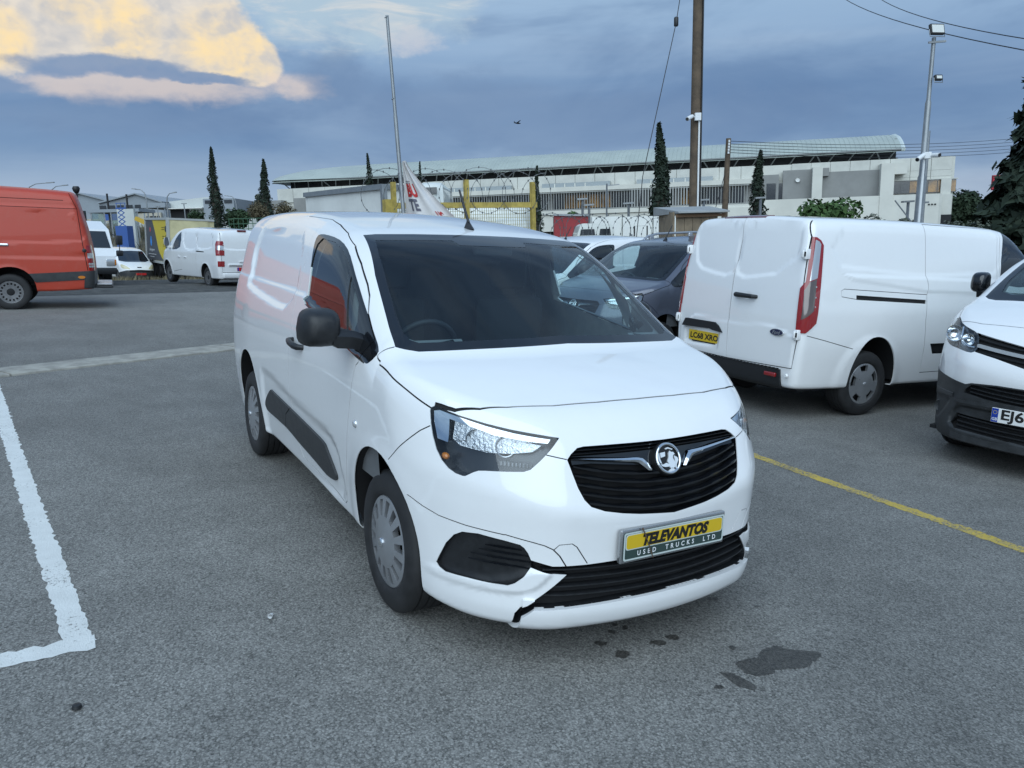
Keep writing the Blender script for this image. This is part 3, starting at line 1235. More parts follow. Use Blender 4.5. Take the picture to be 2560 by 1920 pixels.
stain_poly('wet_stain', [[1.074, 0.226], [1.089, 0.334], [1.052, 0.401], [1.055, 0.48], [1.101, 0.512], [1.175, 0.607], [1.209, 0.575], [1.223, 0.505], [1.225, 0.433], [1.189, 0.342], [1.204, 0.298], [1.187, 0.227], [1.148, 0.205]])
stain_poly('wet_stain', [[1.088, 0.122], [1.123, 0.156], [1.204, 0.172], [1.254, 0.167], [1.258, 0.125], [1.206, 0.107], [1.145, 0.109]])
puddle('oil_spot', 0.704, -0.174, 0.025, 0.020, R(60), 0, 28)
puddle('oil_spot', 0.808, -0.148, 0.030, 0.030, R(60), 1, 28)
puddle('oil_spot', 0.805, 0.040, 0.032, 0.021, R(60), 2, 28)
puddle('oil_spot', 0.803, 0.127, 0.026, 0.025, R(60), 3, 28)
puddle('oil_spot', 0.649, -0.078, 0.014, 0.017, R(60), 4, 28)
puddle('oil_spot', 0.643, 0.002, 0.014, 0.017, R(60), 5, 28)
puddle('oil_spot', 0.596, -0.025, 0.011, 0.015, R(60), 6, 28)
puddle('oil_spot', 0.564, 0.244, 0.020, 0.016, R(60), 7, 28)
puddle('oil_spot', 0.603, 0.552, 0.029, 0.016, R(60), 8, 28)
puddle('oil_spot', 0.548, -0.451, 0.010, 0.010, R(60), 9, 28)
puddle('oil_spot', 1.178, 0.034, 0.016, 0.016, R(60), 10, 28)
puddle('oil_spot', 0.758, 0.693, 0.018, 0.009, R(60), 11, 28)
puddle('oil_spot', 0.981, 0.301, 0.014, 0.015, R(60), 12, 28)
# concrete strip across the yard, cast in lengths
CONC = mat('concrete', (0.30, 0.285, 0.25), 0.85, noise=(6, 0.22, 6), bump=(60, 0.25))
kerb = bpy.data.objects.new('kerb_strip', None)
COL.objects.link(kerb)
structure(kerb)
p0, d0 = np.array([-7.19, -2.73]), np.array([-1.47, 2.91]) / math.hypot(1.47, 2.91)
q0 = np.array([-d0[1], d0[0]])
for i in range(-3, 5):
    k = MB()
    a, b = i * 3.05 + 0.01, i * 3.05 + 3.035
    rows = []
    for t in np.linspace(a, b, 9):
        c = p0 + d0 * t
        row = []
        for u, z in ((-0.27, -0.02), (-0.26, 0.018), (-0.245, 0.026), (0.245, 0.026), (0.26, 0.018), (0.27, -0.02)):
            e = c + q0 * (u + rng.normal(0, 0.004))
            row.append((e[0], e[1], z))
        rows.append(row)
    k.quad_grid(rows)
    k.f.append((0, 1, 2, 3, 4, 5))
    k.f.append(tuple(len(k.v) - 1 - j for j in range(6)))
    obj('kerb_stone', k, CONC, kerb, smooth=40)
# ---------------------------------------------------------------- small panel van (three of them stand in the yard)
COMBO = Body(
    roof=Curve([(-3.6, 1.80), (-3.2, 1.825), (-2.6, 1.835), (-2.0, 1.825), (-1.5, 1.79), (-1.1, 1.74), (-0.8, 1.69), (-0.4, 1.60), (0.5, 1.3)]),
    roof_crown=0.045,
    hood=Curve([(-1.0, 1.24), (-0.3, 1.20), (-0.1, 1.19), (0.1, 1.165), (0.3, 1.125), (0.5, 1.07), (0.65, 1.015), (0.8, 0.94), (0.9, 0.86), (1.1, 0.6)]),
    hood_crown=Curve([(-1, 0.02), (-0.1, 0.025), (0.3, 0.05), (0.5, 0.06), (1.0, 0.05)]),
    ws=(0.15, 1.155, 0.60, 0.24),
    width=Curve([(0.15, 0.845), (0.3, 0.868), (0.42, 0.884), (0.55, 0.902), (0.75, 0.918), (0.95, 0.920), (1.10, 0.908), (1.2, 0.892), (1.4, 0.851), (1.6, 0.806), (1.85, 0.74)]),
    taper=Curve([(-3.6, -0.05), (-3.2, -0.02), (-2.6, 0), (-0.6, 0), (0.0, -0.004), (0.4, -0.03), (0.9, -0.10)]),
    flares=[(0, 0.325, 0.40, 0.50, 0.008), (-2.785, 0.325, 0.40, 0.50, 0.008)],
    nose=Curve([(0.15, 0.81), (0.21, 0.875), (0.27, 0.89), (0.35, 0.888), (0.47, 0.890), (0.58, 0.896), (0.66, 0.901), (1.2, 0.901)]),
    nose_slope=0.40, crease=Curve([(0, 0.635), (0.3, 0.65), (0.6, 0.70), (0.85, 0.76), (1.0, 0.80)]),
    bow=lambda y: 0.30 * y ** 2 + 1.8 * np.maximum(y - 0.45, 0) ** 2,
    rear=Curve([(0.2, -3.47), (0.5, -3.51), (0.9, -3.50), (1.2, -3.48), (1.75, -3.40)]), rear_bow=0.06,
    bottom=Curve([(-3.6, 0.28), (-3.2, 0.26), (-2.0, 0.255), (-0.4, 0.245), (0.3, 0.20), (0.6, 0.17), (0.9, 0.18)]),
    cowl_x=-0.05, k_hood=0.10, k_side=0.16, k_front=0.10, k_rear=0.12,
    xr=-3.52, xf=0.92, ymax=0.945, z0=-0.2, ztop=1.84,
    core=(np.array([-3.25, -0.5, 0.45]), np.array([0.35, 0.5, 0.72])))
# outlines of the small van's right-hand panels in its own axes (metres)
CT = {
    'archF': [(-0.371, -0.877, 0.311), (-0.373, -0.891, 0.420), (-0.315, -0.909, 0.551), (-0.237, -0.919, 0.660), (-0.116, -0.922, 0.732), (0.016, -0.921, 0.746), (0.123, -0.916, 0.734), (0.184, -0.910, 0.711), (0.239, -0.897, 0.659), (0.274, -0.884, 0.591), (0.291, -0.873, 0.509), (0.302, -0.862, 0.410), (0.308, -0.851, 0.298), (0.328, -0.835, 0.209)],
    'archR': [(-3.099, -0.879, 0.438), (-3.106, -0.889, 0.505), (-3.016, -0.910, 0.669), (-2.978, -0.910, 0.755), (-2.818, -0.916, 0.808), (-2.670, -0.919, 0.813), (-2.544, -0.919, 0.789), (-2.463, -0.918, 0.734), (-2.419, -0.914, 0.674), (-2.387, -0.906, 0.565), (-2.375, -0.892, 0.431), (-2.363, -0.881, 0.344)],
    'trim': [(-2.046, -0.911, 0.635), (-1.992, -0.911, 0.635), (-1.555, -0.908, 0.611), (-1.352, -0.907, 0.599), (-0.972, -0.905, 0.575), (-0.871, -0.903, 0.563), (-0.834, -0.902, 0.546), (-0.758, -0.892, 0.477), (-0.710, -0.885, 0.425), (-0.723, -0.881, 0.398), (-0.752, -0.880, 0.387), (-0.893, -0.878, 0.375), (-1.065, -0.880, 0.393), (-1.448, -0.885, 0.425), (-1.731, -0.889, 0.454), (-2.158, -0.889, 0.456), (-2.251, -0.890, 0.463), (-2.271, -0.895, 0.493), (-2.248, -0.899, 0.524), (-2.177, -0.904, 0.571), (-2.099, -0.908, 0.612)],
    'trimgap': [(-1.555, -0.908, 0.611), (-1.669, -0.902, 0.554), (-1.731, -0.889, 0.454)],
    'win': [(-1.380, -0.781, 1.643), (-1.348, -0.767, 1.661), (-1.215, -0.761, 1.657), (-1.015, -0.761, 1.635), (-0.850, -0.771, 1.589), (-0.688, -0.795, 1.506), (-0.438, -0.829, 1.352), (-0.174, -0.858, 1.190), (-0.123, -0.873, 1.144), (-0.161, -0.900, 1.103), (-0.201, -0.904, 1.101), (-0.316, -0.906, 1.110), (-1.268, -0.879, 1.270), (-1.279, -0.869, 1.318), (-1.326, -0.830, 1.495), (-1.355, -0.808, 1.584)],
    'glass': [(-1.266, -0.781, 1.635), (-1.029, -0.774, 1.622), (-0.893, -0.778, 1.592), (-0.726, -0.795, 1.520), (-0.446, -0.832, 1.351), (-0.351, -0.881, 1.223), (-1.187, -0.876, 1.281), (-1.264, -0.830, 1.497), (-1.289, -0.799, 1.603)],
    'bar': [(-0.670, -0.802, 1.491), (-0.526, -0.885, 1.238)],
    'doortop': [(-1.709, -0.676, 1.763), (-1.525, -0.667, 1.753), (-1.248, -0.687, 1.716), (-1.015, -0.716, 1.671), (-0.827, -0.741, 1.609), (-0.630, -0.772, 1.505), (-0.509, -0.787, 1.431), (-0.431, -0.802, 1.378)],
    'doortop5': [(-0.682, -0.760, 1.538), (-0.493, -0.786, 1.424), (-0.436, -0.800, 1.382), (-0.355, -0.837, 1.304)],
    'doorfront': [(-0.273, -0.908, 1.092), (-0.299, -0.910, 1.071), (-0.363, -0.919, 0.873), (-0.397, -0.918, 0.751), (-0.444, -0.907, 0.597), (-0.512, -0.885, 0.431), (-0.540, -0.874, 0.342)],
    'doorfrontB': [(-0.458, -0.905, 0.578), (-0.535, -0.879, 0.380), (-0.553, -0.865, 0.278)],
    'recess': [(-2.819, -0.776, 1.676), (-2.770, -0.757, 1.711), (-2.619, -0.752, 1.722), (-2.080, -0.764, 1.700), (-1.773, -0.763, 1.693), (-1.683, -0.767, 1.682), (-1.564, -0.811, 1.579), (-1.544, -0.837, 1.467), (-1.525, -0.873, 1.299), (-1.621, -0.887, 1.225), (-1.851, -0.895, 1.182), (-2.808, -0.880, 1.248), (-2.870, -0.859, 1.337), (-2.912, -0.817, 1.523), (-2.863, -0.796, 1.617)],
    'bonside': [(-0.118, -0.872, 1.142), (-0.076, -0.873, 1.121), (0.037, -0.885, 1.098), (0.170, -0.874, 1.060), (0.286, -0.840, 1.017), (0.345, -0.817, 0.996)],
    'boncowl': [(-0.077, -0.807, 1.184), (-0.099, -0.838, 1.172), (-0.117, -0.871, 1.143)],
    'bonfront': [(0.430, -0.763, 0.995), (0.506, -0.675, 1.012), (0.549, -0.580, 1.021), (0.607, -0.263, 1.026)],
    'hl': [(0.343, -0.822, 0.985), (0.343, -0.818, 0.998), (0.355, -0.806, 1.007), (0.371, -0.798, 1.005), (0.415, -0.774, 0.994), (0.461, -0.746, 0.984), (0.550, -0.681, 0.967), (0.623, -0.610, 0.953), (0.687, -0.519, 0.939), (0.718, -0.450, 0.927), (0.730, -0.479, 0.903), (0.735, -0.517, 0.871), (0.731, -0.554, 0.838), (0.723, -0.577, 0.817), (0.711, -0.598, 0.808), (0.679, -0.636, 0.804), (0.606, -0.705, 0.796), (0.583, -0.724, 0.792), (0.568, -0.738, 0.783), (0.544, -0.760, 0.764), (0.534, -0.767, 0.763), (0.505, -0.784, 0.768), (0.473, -0.800, 0.782), (0.440, -0.813, 0.807), (0.409, -0.822, 0.844), (0.382, -0.826, 0.893), (0.360, -0.826, 0.939)],
    'chrome': [(0.351, -0.816, 0.989), (0.372, -0.801, 0.995), (0.415, -0.777, 0.987), (0.553, -0.682, 0.960), (0.637, -0.602, 0.944), (0.711, -0.481, 0.927), (0.717, -0.497, 0.913), (0.681, -0.563, 0.919), (0.588, -0.669, 0.930), (0.551, -0.697, 0.941), (0.423, -0.781, 0.968), (0.440, -0.793, 0.892), (0.441, -0.796, 0.878), (0.397, -0.820, 0.885), (0.365, -0.821, 0.948)],
    'grille': [(0.767, -0.443, 0.852), (0.761, -0.422, 0.871), (0.756, -0.391, 0.890), (0.757, -0.363, 0.894), (0.775, -0.229, 0.894), (0.788, -0.034, 0.892), (0.783, 0.139, 0.894), (0.898, -0.039, 0.622), (0.890, -0.166, 0.635), (0.880, -0.247, 0.646), (0.865, -0.323, 0.661), (0.849, -0.377, 0.681), (0.834, -0.401, 0.708), (0.814, -0.419, 0.751), (0.792, -0.431, 0.799)],
    'gchrome': [(0.767, -0.436, 0.855), (0.783, -0.361, 0.850), (0.809, -0.207, 0.838), (0.817, -0.132, 0.834), (0.823, -0.113, 0.824), (0.834, -0.088, 0.801), (0.840, -0.080, 0.787), (0.835, -0.143, 0.792), (0.823, -0.175, 0.814), (0.824, -0.149, 0.817), (0.824, -0.136, 0.819), (0.801, -0.288, 0.834), (0.774, -0.417, 0.849)],
    'gline': [(0.735, -0.517, 0.871), (0.767, -0.443, 0.853)],
    'bumpgap': [(0.126, -0.916, 0.734), (0.215, -0.899, 0.814), (0.277, -0.875, 0.866), (0.320, -0.853, 0.902), (0.362, -0.827, 0.929)],
    'bump2': [(0.270, -0.887, 0.624), (0.354, -0.857, 0.599), (0.437, -0.821, 0.579), (0.554, -0.757, 0.567), (0.685, -0.660, 0.559)],
    'bump3': [(0.502, -0.788, 0.576), (0.600, -0.726, 0.569), (0.689, -0.656, 0.560), (0.763, -0.580, 0.543), (0.789, -0.543, 0.533), (0.806, -0.513, 0.518), (0.816, -0.489, 0.492), (0.825, -0.462, 0.447)],
    'tow': [(0.808, -0.510, 0.518), (0.817, -0.493, 0.537), (0.834, -0.446, 0.540), (0.838, -0.427, 0.526), (0.847, -0.379, 0.453)],
    'pod': [(0.419, -0.820, 0.375), (0.433, -0.815, 0.404), (0.468, -0.801, 0.472), (0.505, -0.784, 0.517), (0.538, -0.765, 0.538), (0.599, -0.726, 0.545), (0.689, -0.655, 0.536), (0.730, -0.615, 0.528), (0.742, -0.602, 0.517), (0.751, -0.590, 0.497), (0.759, -0.580, 0.470), (0.758, -0.580, 0.441), (0.735, -0.605, 0.402), (0.711, -0.630, 0.371), (0.690, -0.649, 0.358), (0.632, -0.697, 0.355), (0.549, -0.754, 0.354), (0.458, -0.802, 0.350), (0.432, -0.814, 0.361)],
    'strip': [(0.759, -0.580, 0.470), (0.783, -0.548, 0.461), (0.804, -0.512, 0.450), (0.826, -0.460, 0.446), (0.847, -0.379, 0.452), (0.874, -0.225, 0.455), (0.876, -0.214, 0.289), (0.819, -0.480, 0.280), (0.769, -0.567, 0.273), (0.751, -0.589, 0.264), (0.739, -0.597, 0.238), (0.736, -0.594, 0.226), (0.707, -0.617, 0.218), (0.718, -0.621, 0.245), (0.735, -0.607, 0.274), (0.755, -0.584, 0.289), (0.801, -0.514, 0.359), (0.825, -0.460, 0.414), (0.804, -0.510, 0.419), (0.783, -0.546, 0.428), (0.758, -0.580, 0.441)],
    'lowR': [(0.863, 0.295, 0.448), (0.813, 0.491, 0.427), (0.794, 0.588, 0.432)],
    'lowR2': [(0.859, -0.318, 0.287), (0.888, -0.063, 0.298), (0.869, 0.259, 0.302), (0.791, 0.596, 0.281)],
    'wsout': [(-0.896, -0.665, 1.665), (-0.523, -0.734, 1.473), (-0.189, -0.789, 1.257), (-0.076, -0.805, 1.184), (-0.031, -0.774, 1.177), (0.000, -0.725, 1.170), (0.057, -0.471, 1.179), (0.080, -0.180, 1.192), (0.082, 0.198, 1.190)],
    'wstop': [(-0.896, -0.665, 1.665), (-0.807, -0.230, 1.677), (-0.821, 0.262, 1.680)],
    'wsin': [(-0.800, -0.633, 1.640), (-0.667, -0.665, 1.575), (-0.233, -0.739, 1.305), (-0.126, -0.747, 1.239), (-0.077, -0.737, 1.213), (-0.047, -0.705, 1.202), (0.009, -0.447, 1.211), (0.030, -0.059, 1.226)],
    'wsintop': [(-0.799, -0.629, 1.640), (-0.739, -0.224, 1.653), (-0.729, -0.210, 1.649), (-0.690, -0.201, 1.634), (-0.709, 0.224, 1.641)],
    'scallop': [(-2.132, -0.918, 0.779), (-1.749, -0.918, 0.750), (-1.309, -0.917, 0.710), (-0.793, -0.915, 0.685), (-0.617, -0.910, 0.626), (-0.553, -0.901, 0.543)],
}
def sideP(k):
    return [(p[0], p[2]) for p in k]


def frontP(k):
    """right-hand outline seen from the front: (y, z)"""
    return [(p[1], p[2]) for p in k]


def flipy(poly):
    return [(-a, b) for a, b in poly]


def arch(cx, cz, a, b, n=26, z0=0.05):
    p = [(cx + a * math.copysign(abs(math.cos(t)) ** 0.92, math.cos(t)), cz + b * math.sin(t)) for t in np.linspace(0, math.pi, n)]
    return [(cx + a, z0)] + p + [(cx - a, z0)]


def wheel(parent, x, y, z, r, width, style, name='wheel', n=48, rim=0.62):
    """y is the outer face; style: cover12, cover6, steel, alloy"""
    s = 1 if y > 0 else -1
    w = empty_part(name, parent, (x, y, z))
    rr = r * rim
    t = MB()
    k = width
    sh = r * 0.045
    prof = [(rr * 0.97, -0.012), (rr * 1.02, 0.004), (rr * 1.10, 0.010), ((r + rr) * 0.5, 0.012), (r - sh * 1.6, 0.004), (r - sh * 0.5, -0.010), (r, -0.030)]
    g = 0.006
    for c in (0.22, 0.42, 0.60, 0.80):
        prof += [(r, -k * c + g), (r - 0.009, -k * c + g * 0.5), (r - 0.009, -k * c - g * 0.5), (r, -k * c - g)]
    prof += [(r, -k + 0.02), (r - sh, -k), (rr * 1.05, -k), (rr * 0.97, -k + 0.01)]
    t.lathe([(a, b * s) for a, b in prof], n, 'y')
    obj('tyre', t, RUBBER, w, smooth=40)
    b = MB()
    b.lathe([(rr * 0.99, -0.012 * s), (rr * 0.93, -0.05 * s), (rr * 0.86, -0.09 * s), (0.02, -0.09 * s)], n, 'y')
    obj('rim_well', b, DARKG, w, smooth=50)
    c = MB()
    if style in ('cover12', 'cover6', 'steel', 'alloy'):
        if style == 'cover12':
            nsp, r_in, r_out, duty, m, dome = 14, 0.56, 0.90, 0.50, SATIN, 0.030
        elif style == 'cover6':
            nsp, r_in, r_out, duty, m, dome = 5, 0.62, 0.90, 0.34, SATIN, 0.016
        elif style == 'alloy':
            nsp, r_in, r_out, duty, m, dome = 9, 0.30, 0.90, 0.62, SATIN, 0.006
        else:
            nsp, r_in, r_out, duty, m, dome = 16, 0.66, 0.82, 0.45, STEEL, -0.012
        rads = [0.001, 0.10, 0.16, 0.26, 0.42, r_in, r_out, 0.97, 1.0]
        hh = [1.0, 1.0, 0.95, 0.85, 0.70, 0.52, 0.20, 0.10, -0.2]
        na = nsp * 6
        pts, idx = [], {}
        for i, q in enumerate(rads):
            for j in range(na):
                a = 2 * math.pi * (j + 0.5) / na
                pts.append((rr * q * math.cos(a), s * (dome * hh[i] - 0.004), rr * q * math.sin(a)))
        fs, holes = [], []
        for i in range(len(rads) - 1):
            for j in range(na):
                ph = (j % 6) / 6.0
                f = (i * na + j, i * na + (j + 1) % na, (i + 1) * na + (j + 1) % na, (i + 1) * na + j)
                if s > 0:
                    f = f[::-1]
                (holes if (i == 5 and ph < duty) else fs).append(f)
        # slots get walls and a sunk floor
        hv, hf = list(pts), list(fs)
        edges = {}
        for f in holes:
            for a_, b_ in zip(f, f[1:] + f[:1]):
                edges[(a_, b_)] = 1
        deep = {}
        for (a_, b_) in edges:
            if (b_, a_) in edges:
                continue
            q = []
            for i in (a_, b_):
                if i not in deep:
                    deep[i] = len(hv)
                    p = hv[i]
                    hv.append((p[0] * 0.99, p[1] - s * 0.028, p[2] * 0.99))
                q.append(deep[i])
            hf.append((a_, b_, q[1], q[0]))
        c.add(hv, hf)
        obj('wheel_cover' if 'cover' in style else 'rim', c, m, w, smooth=24)
        h = MB()
        hr = rr * (0.10 if style != 'steel' else 0.32)
        h.lathe([(0.0005, s * (dome + 0.006)), (hr * 0.8, s * (dome + 0.005)), (hr, s * (dome + 0.001)), (hr, s * (dome - 0.01))], 24, 'y')
        obj('hub_cap', h, CHROME if style == 'cover12' else (DARKG if style == 'steel' else SATIN), w, smooth=40)
    return w


def empty_part(name, parent, loc, yaw=0.0):
    o = bpy.data.objects.new(name, None)
    COL.objects.link(o)
    o.parent = parent
    o.location = loc
    o.rotation_euler = (0, 0, yaw)
    o.empty_display_size = 0.1
    return o


def part(sk, labels, name, m, parent, push=0.0, skirt=0.012, keep=None, only_skirt=False):
    v, f, n, ns = sk.take(labels, push, skirt, keep=keep)
    if not f:
        return None
    if only_skirt:
        return obj(name, (v, f[ns:]), m, parent)
    o = obj(name, (v, f), m, parent, normals=n, ns=ns)
    if name == 'panel_gap':
        o['kind'] = 'stuff'
    return o


def mirror_shell(parent, s, base, w, h, d, m=None, name='wing_mirror', arm=0.16, drop=0.05):
    """door mirror: rounded housing, foot and glass; base = point on the door"""
    m = m or BLACK
    o = empty_part(name, parent, base)
    k = MB()
    rows = []
    for t in np.linspace(0, 1, 9):           # from the glass side (rear) to the nose (front)
        sc = math.sqrt(max(1 - (t * 0.98) ** 2.6, 0.0)) if t > 0 else 1.0
        ring = []
        for q in range(20):
            a = 2 * math.pi * q / 20
            ca, sa = math.cos(a), math.sin(a)
            u = math.copysign(abs(ca) ** 0.55, ca) * w / 2 * (0.35 + 0.65 * sc)
            v = math.copysign(abs(sa) ** 0.55, sa) * h / 2 * (0.30 + 0.70 * sc)
            v2 = v if v > 0 else v * 0.92
            ring.append((-d / 2 + d * t, s * (arm + w / 2 + u * (1 - 0.06 * (v > 0))), h / 2 - drop + v2))
        rows.append(ring)
    k.quad_grid(rows, close_u=True)
    k.f.append(tuple(8 * 20 + i for i in range(20)))
    obj('mirror_housing', k, m, o, smooth=50)
    g = MB()
    ring = [(p[0] + 0.004, p[1], p[2]) for p in rows[0]]
    g.v += ring
    g.f.append(tuple(range(20)))
    obj('mirror_glass', g, CHROME, o)
    f = MB()
    f.quad_grid([[(x0, s * y0, z0 + dz) for x0, dz in ((-0.055, -0.035), (0.055, -0.035), (0.065, 0.02), (0.03, 0.045), (-0.05, 0.045), (-0.065, 0.0))]
                 for y0, z0 in ((-0.03, -0.015), (0.03, 0.0), (0.10, 0.005), (arm + 0.06, 0.02))], close_u=True)
    f.f.append((23, 22, 21, 20, 19, 18))
    obj('mirror_foot', f, m, o, smooth=60)
    return o


def build_combo(name, label, group, body_paint, loc, yaw, rails=False, plate=None):
    root = empty(name, label, 'van', loc, yaw, group)
    B = COMBO
    if not B.side_feats:
        rec = sideP(CT['recess'])
        B.side_feats.append((smooth_poly(rec, 3), 0.020, 0.055, 0))
        sc = [(-2.12, 0.78), (-1.75, 0.75), (-1.31, 0.71), (-0.80, 0.685), (-0.62, 0.626), (-0.555, 0.50), (-0.60, 0.30), (-1.2, 0.22), (-2.3, 0.22), (-2.34, 0.5), (-2.3, 0.74)]
        B.side_feats.append((smooth_poly(sc, 3), 0.016, 0.075, 0))
        # belt crease under the windows
        B.side_feats.append(([(-1.35, 1.30), (-0.30, 1.115), (-0.10, 1.15), (-0.3, 1.9), (-3.6, 1.9), (-3.6, 1.33)], 0.008, 0.035, 0))
        # shelf under the fog lamp pods and the step above the bumper's foot
        B.front_feats.append((smooth_poly([(0.50, 0.43), (0.58, 0.445), (0.70, 0.38), (0.84, 0.37), (0.84, 0.31), (0.75, 0.305), (0.62, 0.315), (0.55, 0.35)], 3), -0.014, 0.03, 0))
    V, N, fs = B.skin(0.030, fine={2: (0.22, 0.56, 0.013), 1: (-0.90, 0.90, 0.022)})
    sk = Skin(V, N, fs)
    fwd = lambda c, n: n[0] > 0.2 and c[0] > -0.05
    sid = lambda c, n: abs(n[1]) > 0.25
    for a in ((-0.02, 0.345, 0.352, 0.402), (-2.735, 0.36, 0.365, 0.452)):
        sk.stamp(arch(*a), 'side', 'hole', where=lambda c, n: abs(n[1]) > 0.15 and abs(c[1]) > 0.5)
    # windscreen: glossy black border, then the clear pane
    half = [(-0.18, 1.683), (-0.40, 1.679), (-0.60, 1.672)] + frontP(CT['wsout'])[:7]
    half = [(a, z) for a, z in half if a < -0.1]
    outl = half + [(0.0, 1.192)] + [(-a, z) for a, z in half[::-1]] + [(0.0, 1.684)]
    wsw = lambda c, n: n[0] > 0.2 and c[2] > 1.05 and c[0] < 0.25
    sk.stamp(outl, 'front', 'border', where=wsw)
    hin = frontP(CT['wsin'])
    hin = [(a, z) for a, z in hin if a < -0.1]
    inn = [(0.0, 1.628), (-0.205, 1.628), (-0.225, 1.652)] + hin + [(0.0, 1.224)] + [(-a, z) for a, z in hin[::-1]] + [(0.225, 1.652), (0.205, 1.628)]
    sk.stamp(inn, 'front', 'screen', on=('border',), where=wsw)
    # bonnet
    bl = [(p[0], p[1]) for p in CT['boncowl'] + CT['bonside'][1:] if True]
    fr = [(0.352, -0.806), (0.405, -0.775), (0.435, -0.755), (0.50, -0.680), (0.545, -0.585), (0.592, -0.40), (0.612, -0.2)]
    hb = bl + fr
    bon = [(-0.02, -0.60), (-0.05, -0.78)] + hb + [(0.618, 0.0)] + [(a, -b) for a, b in hb[::-1]] + [(-0.05, 0.78), (-0.02, 0.60)]
    sk.stamp(bon, 'top', 'bonnet', where=lambda c, n: n[2] > 0.15 and c[0] > -0.2 and c[2] > 0.9)
    # lamps, grille and bumper openings
    for fl in (lambda q: q, flipy):
        sk.stamp(fl(frontP(CT['hl'])), 'front', 'lens', on=('body', 'bonnet'), where=lambda c, n: c[0] > 0.25 and c[2] > 0.7)
        sk.stamp(fl(frontP(CT['chrome'])), 'front', 'lens_band', on=('lens',))
        sk.stamp(fl([(-0.772, 0.965), (-0.688, 0.940), (-0.600, 0.925), (-0.52, 0.910), (-0.56, 0.885), (-0.64, 0.868), (-0.70, 0.862), (-0.77, 0.872), (-0.787, 0.895)]), 'front', 'lens_refl', on=('lens',))
        sk.stamp(fl(frontP(CT['pod'])), 'front', 'pod', where=fwd)
    gh = [p for p in frontP(CT['grille']) if p[0] < -0.05]
    up_, lo_ = [p for p in gh if p[1] > 0.85], [p for p in gh if p[1] <= 0.85]
    up_.sort(key=lambda p: -p[0])
    lo_.sort(key=lambda p: -p[1])
    gpoly = [(0, 0.892)] + up_ + lo_ + [(0, 0.619)] + [(-a, z) for a, z in (up_ + lo_)[::-1]]
    sk.stamp(gpoly, 'front', 'grille', where=fwd)
    topl = [(-0.580, 0.470), (-0.512, 0.450), (-0.379, 0.450), (-0.20, 0.456), (0.0, 0.460)]
    lowl = [(0.0, 0.292), (-0.214, 0.289), (-0.480, 0.280), (-0.565, 0.273), (-0.600, 0.232), (-0.597, 0.12), (-0.622, 0.12), (-0.621, 0.245), (-0.607, 0.274), (-0.584, 0.289),
            (-0.514, 0.359), (-0.460, 0.414), (-0.510, 0.419), (-0.546, 0.428), (-0.582, 0.441)]
    hs = topl + lowl
    sp = topl[:-1] + [(0.0, 0.460)] + [(-a, z) for a, z in topl[:-1][::-1]] + [(-a, z) for a, z in lowl[1:][::-1]] + [(0.0, 0.292)] + lowl[1:]
    sk.stamp([(-0.598, 0.31), (0.598, 0.31), (0.598, 0.02), (-0.598, 0.02)], 'front', 'splitter', where=lambda c, n: c[0] > 0.3 and c[2] < 0.36)
    sk.stamp(sp, 'front', 'lower', on=('body', 'splitter'), where=lambda c, n: c[0] > 0.3)
    # doors and their glass
    dr = [(-1.455, 1.748), (-1.25, 1.718), (-1.015, 1.672), (-0.827, 1.610), (-0.66, 1.525), (-0.505, 1.43), (-0.434, 1.38), (-0.355, 1.304), (-0.20, 1.20), (-0.27, 1.092),
          (-0.302, 1.071), (-0.365, 0.873), (-0.40, 0.751), (-0.448, 0.597), (-0.51, 0.431), (-0.545, 0.335), (-0.58, 0.312), (-1.42, 0.335), (-1.50, 0.40), (-1.535, 0.6), (-1.50, 0.9), (-1.47, 1.2), (-1.46, 1.5)]
    dr = [tuple(p) for p in dr]
    sk.stamp(dr, 'side', 'door', where=sid)
    win = smooth_poly(sideP(CT['win']), 2)
    sk.stamp(win, 'side', 'seal', on=('door', 'body', 'bonnet'), where=sid)
    gl = [(-1.335, 1.28), (-1.312, 1.605), (-1.270, 1.640), (-1.05, 1.622), (-0.91, 1.592), (-0.74, 1.520), (-0.70, 1.490), (-0.533, 1.168)]
    sk.stamp(gl, 'side', 'pane', on=('seal',), where=sid)
    q = [(-0.655, 1.462), (-0.462, 1.340), (-0.365, 1.212), (-0.478, 1.152)]
    sk.stamp(q, 'side', 'quarter', on=('seal',), where=sid)
    # lower door rubbing strip
    tr = smooth_poly(sideP(CT['trim']), 2)
    sk.stamp(tr, 'side', 'strip', on=('door', 'body'), where=sid)
    for ln in (sideP(CT['trimgap']),):
        sk.ribbon(ln, 'side', 'strip_gap', 0.006, on=('strip',), where=sid)
    # shut lines
    sk.ribbon(dr[3:], 'side', 'gap', 0.006, on=('door', 'body', 'seal'), where=sid)
    sk.ribbon([dr[-1]] + dr[:4], 'side', 'gap', 0.0032, on=('door', 'body', 'seal'), where=lambda c, n: abs(n[1]) > 0.15)
    sk.ribbon([(-1.90, 1.772), (-1.709, 1.763), (-1.525, 1.753), (-1.455, 1.748)], 'side', 'gap', 0.003, where=lambda c, n: abs(n[1]) > 0.15)
    topw = lambda c, n: n[2] > 0.1 and c[2] > 0.85
    sk.ribbon(fr + [(0.618, 0.0)] + [(a, -b) for a, b in fr[::-1]], 'top', 'gap', 0.008, on=('body', 'bonnet'), where=topw)
    sk.ribbon(smooth_poly(sideP(CT['boncowl'] + CT['bonside'][1:]), 3, False), 'side', 'gap', 0.006, on=('body', 'bonnet', 'door'), where=lambda c, n: abs(c[1]) > 0.7)
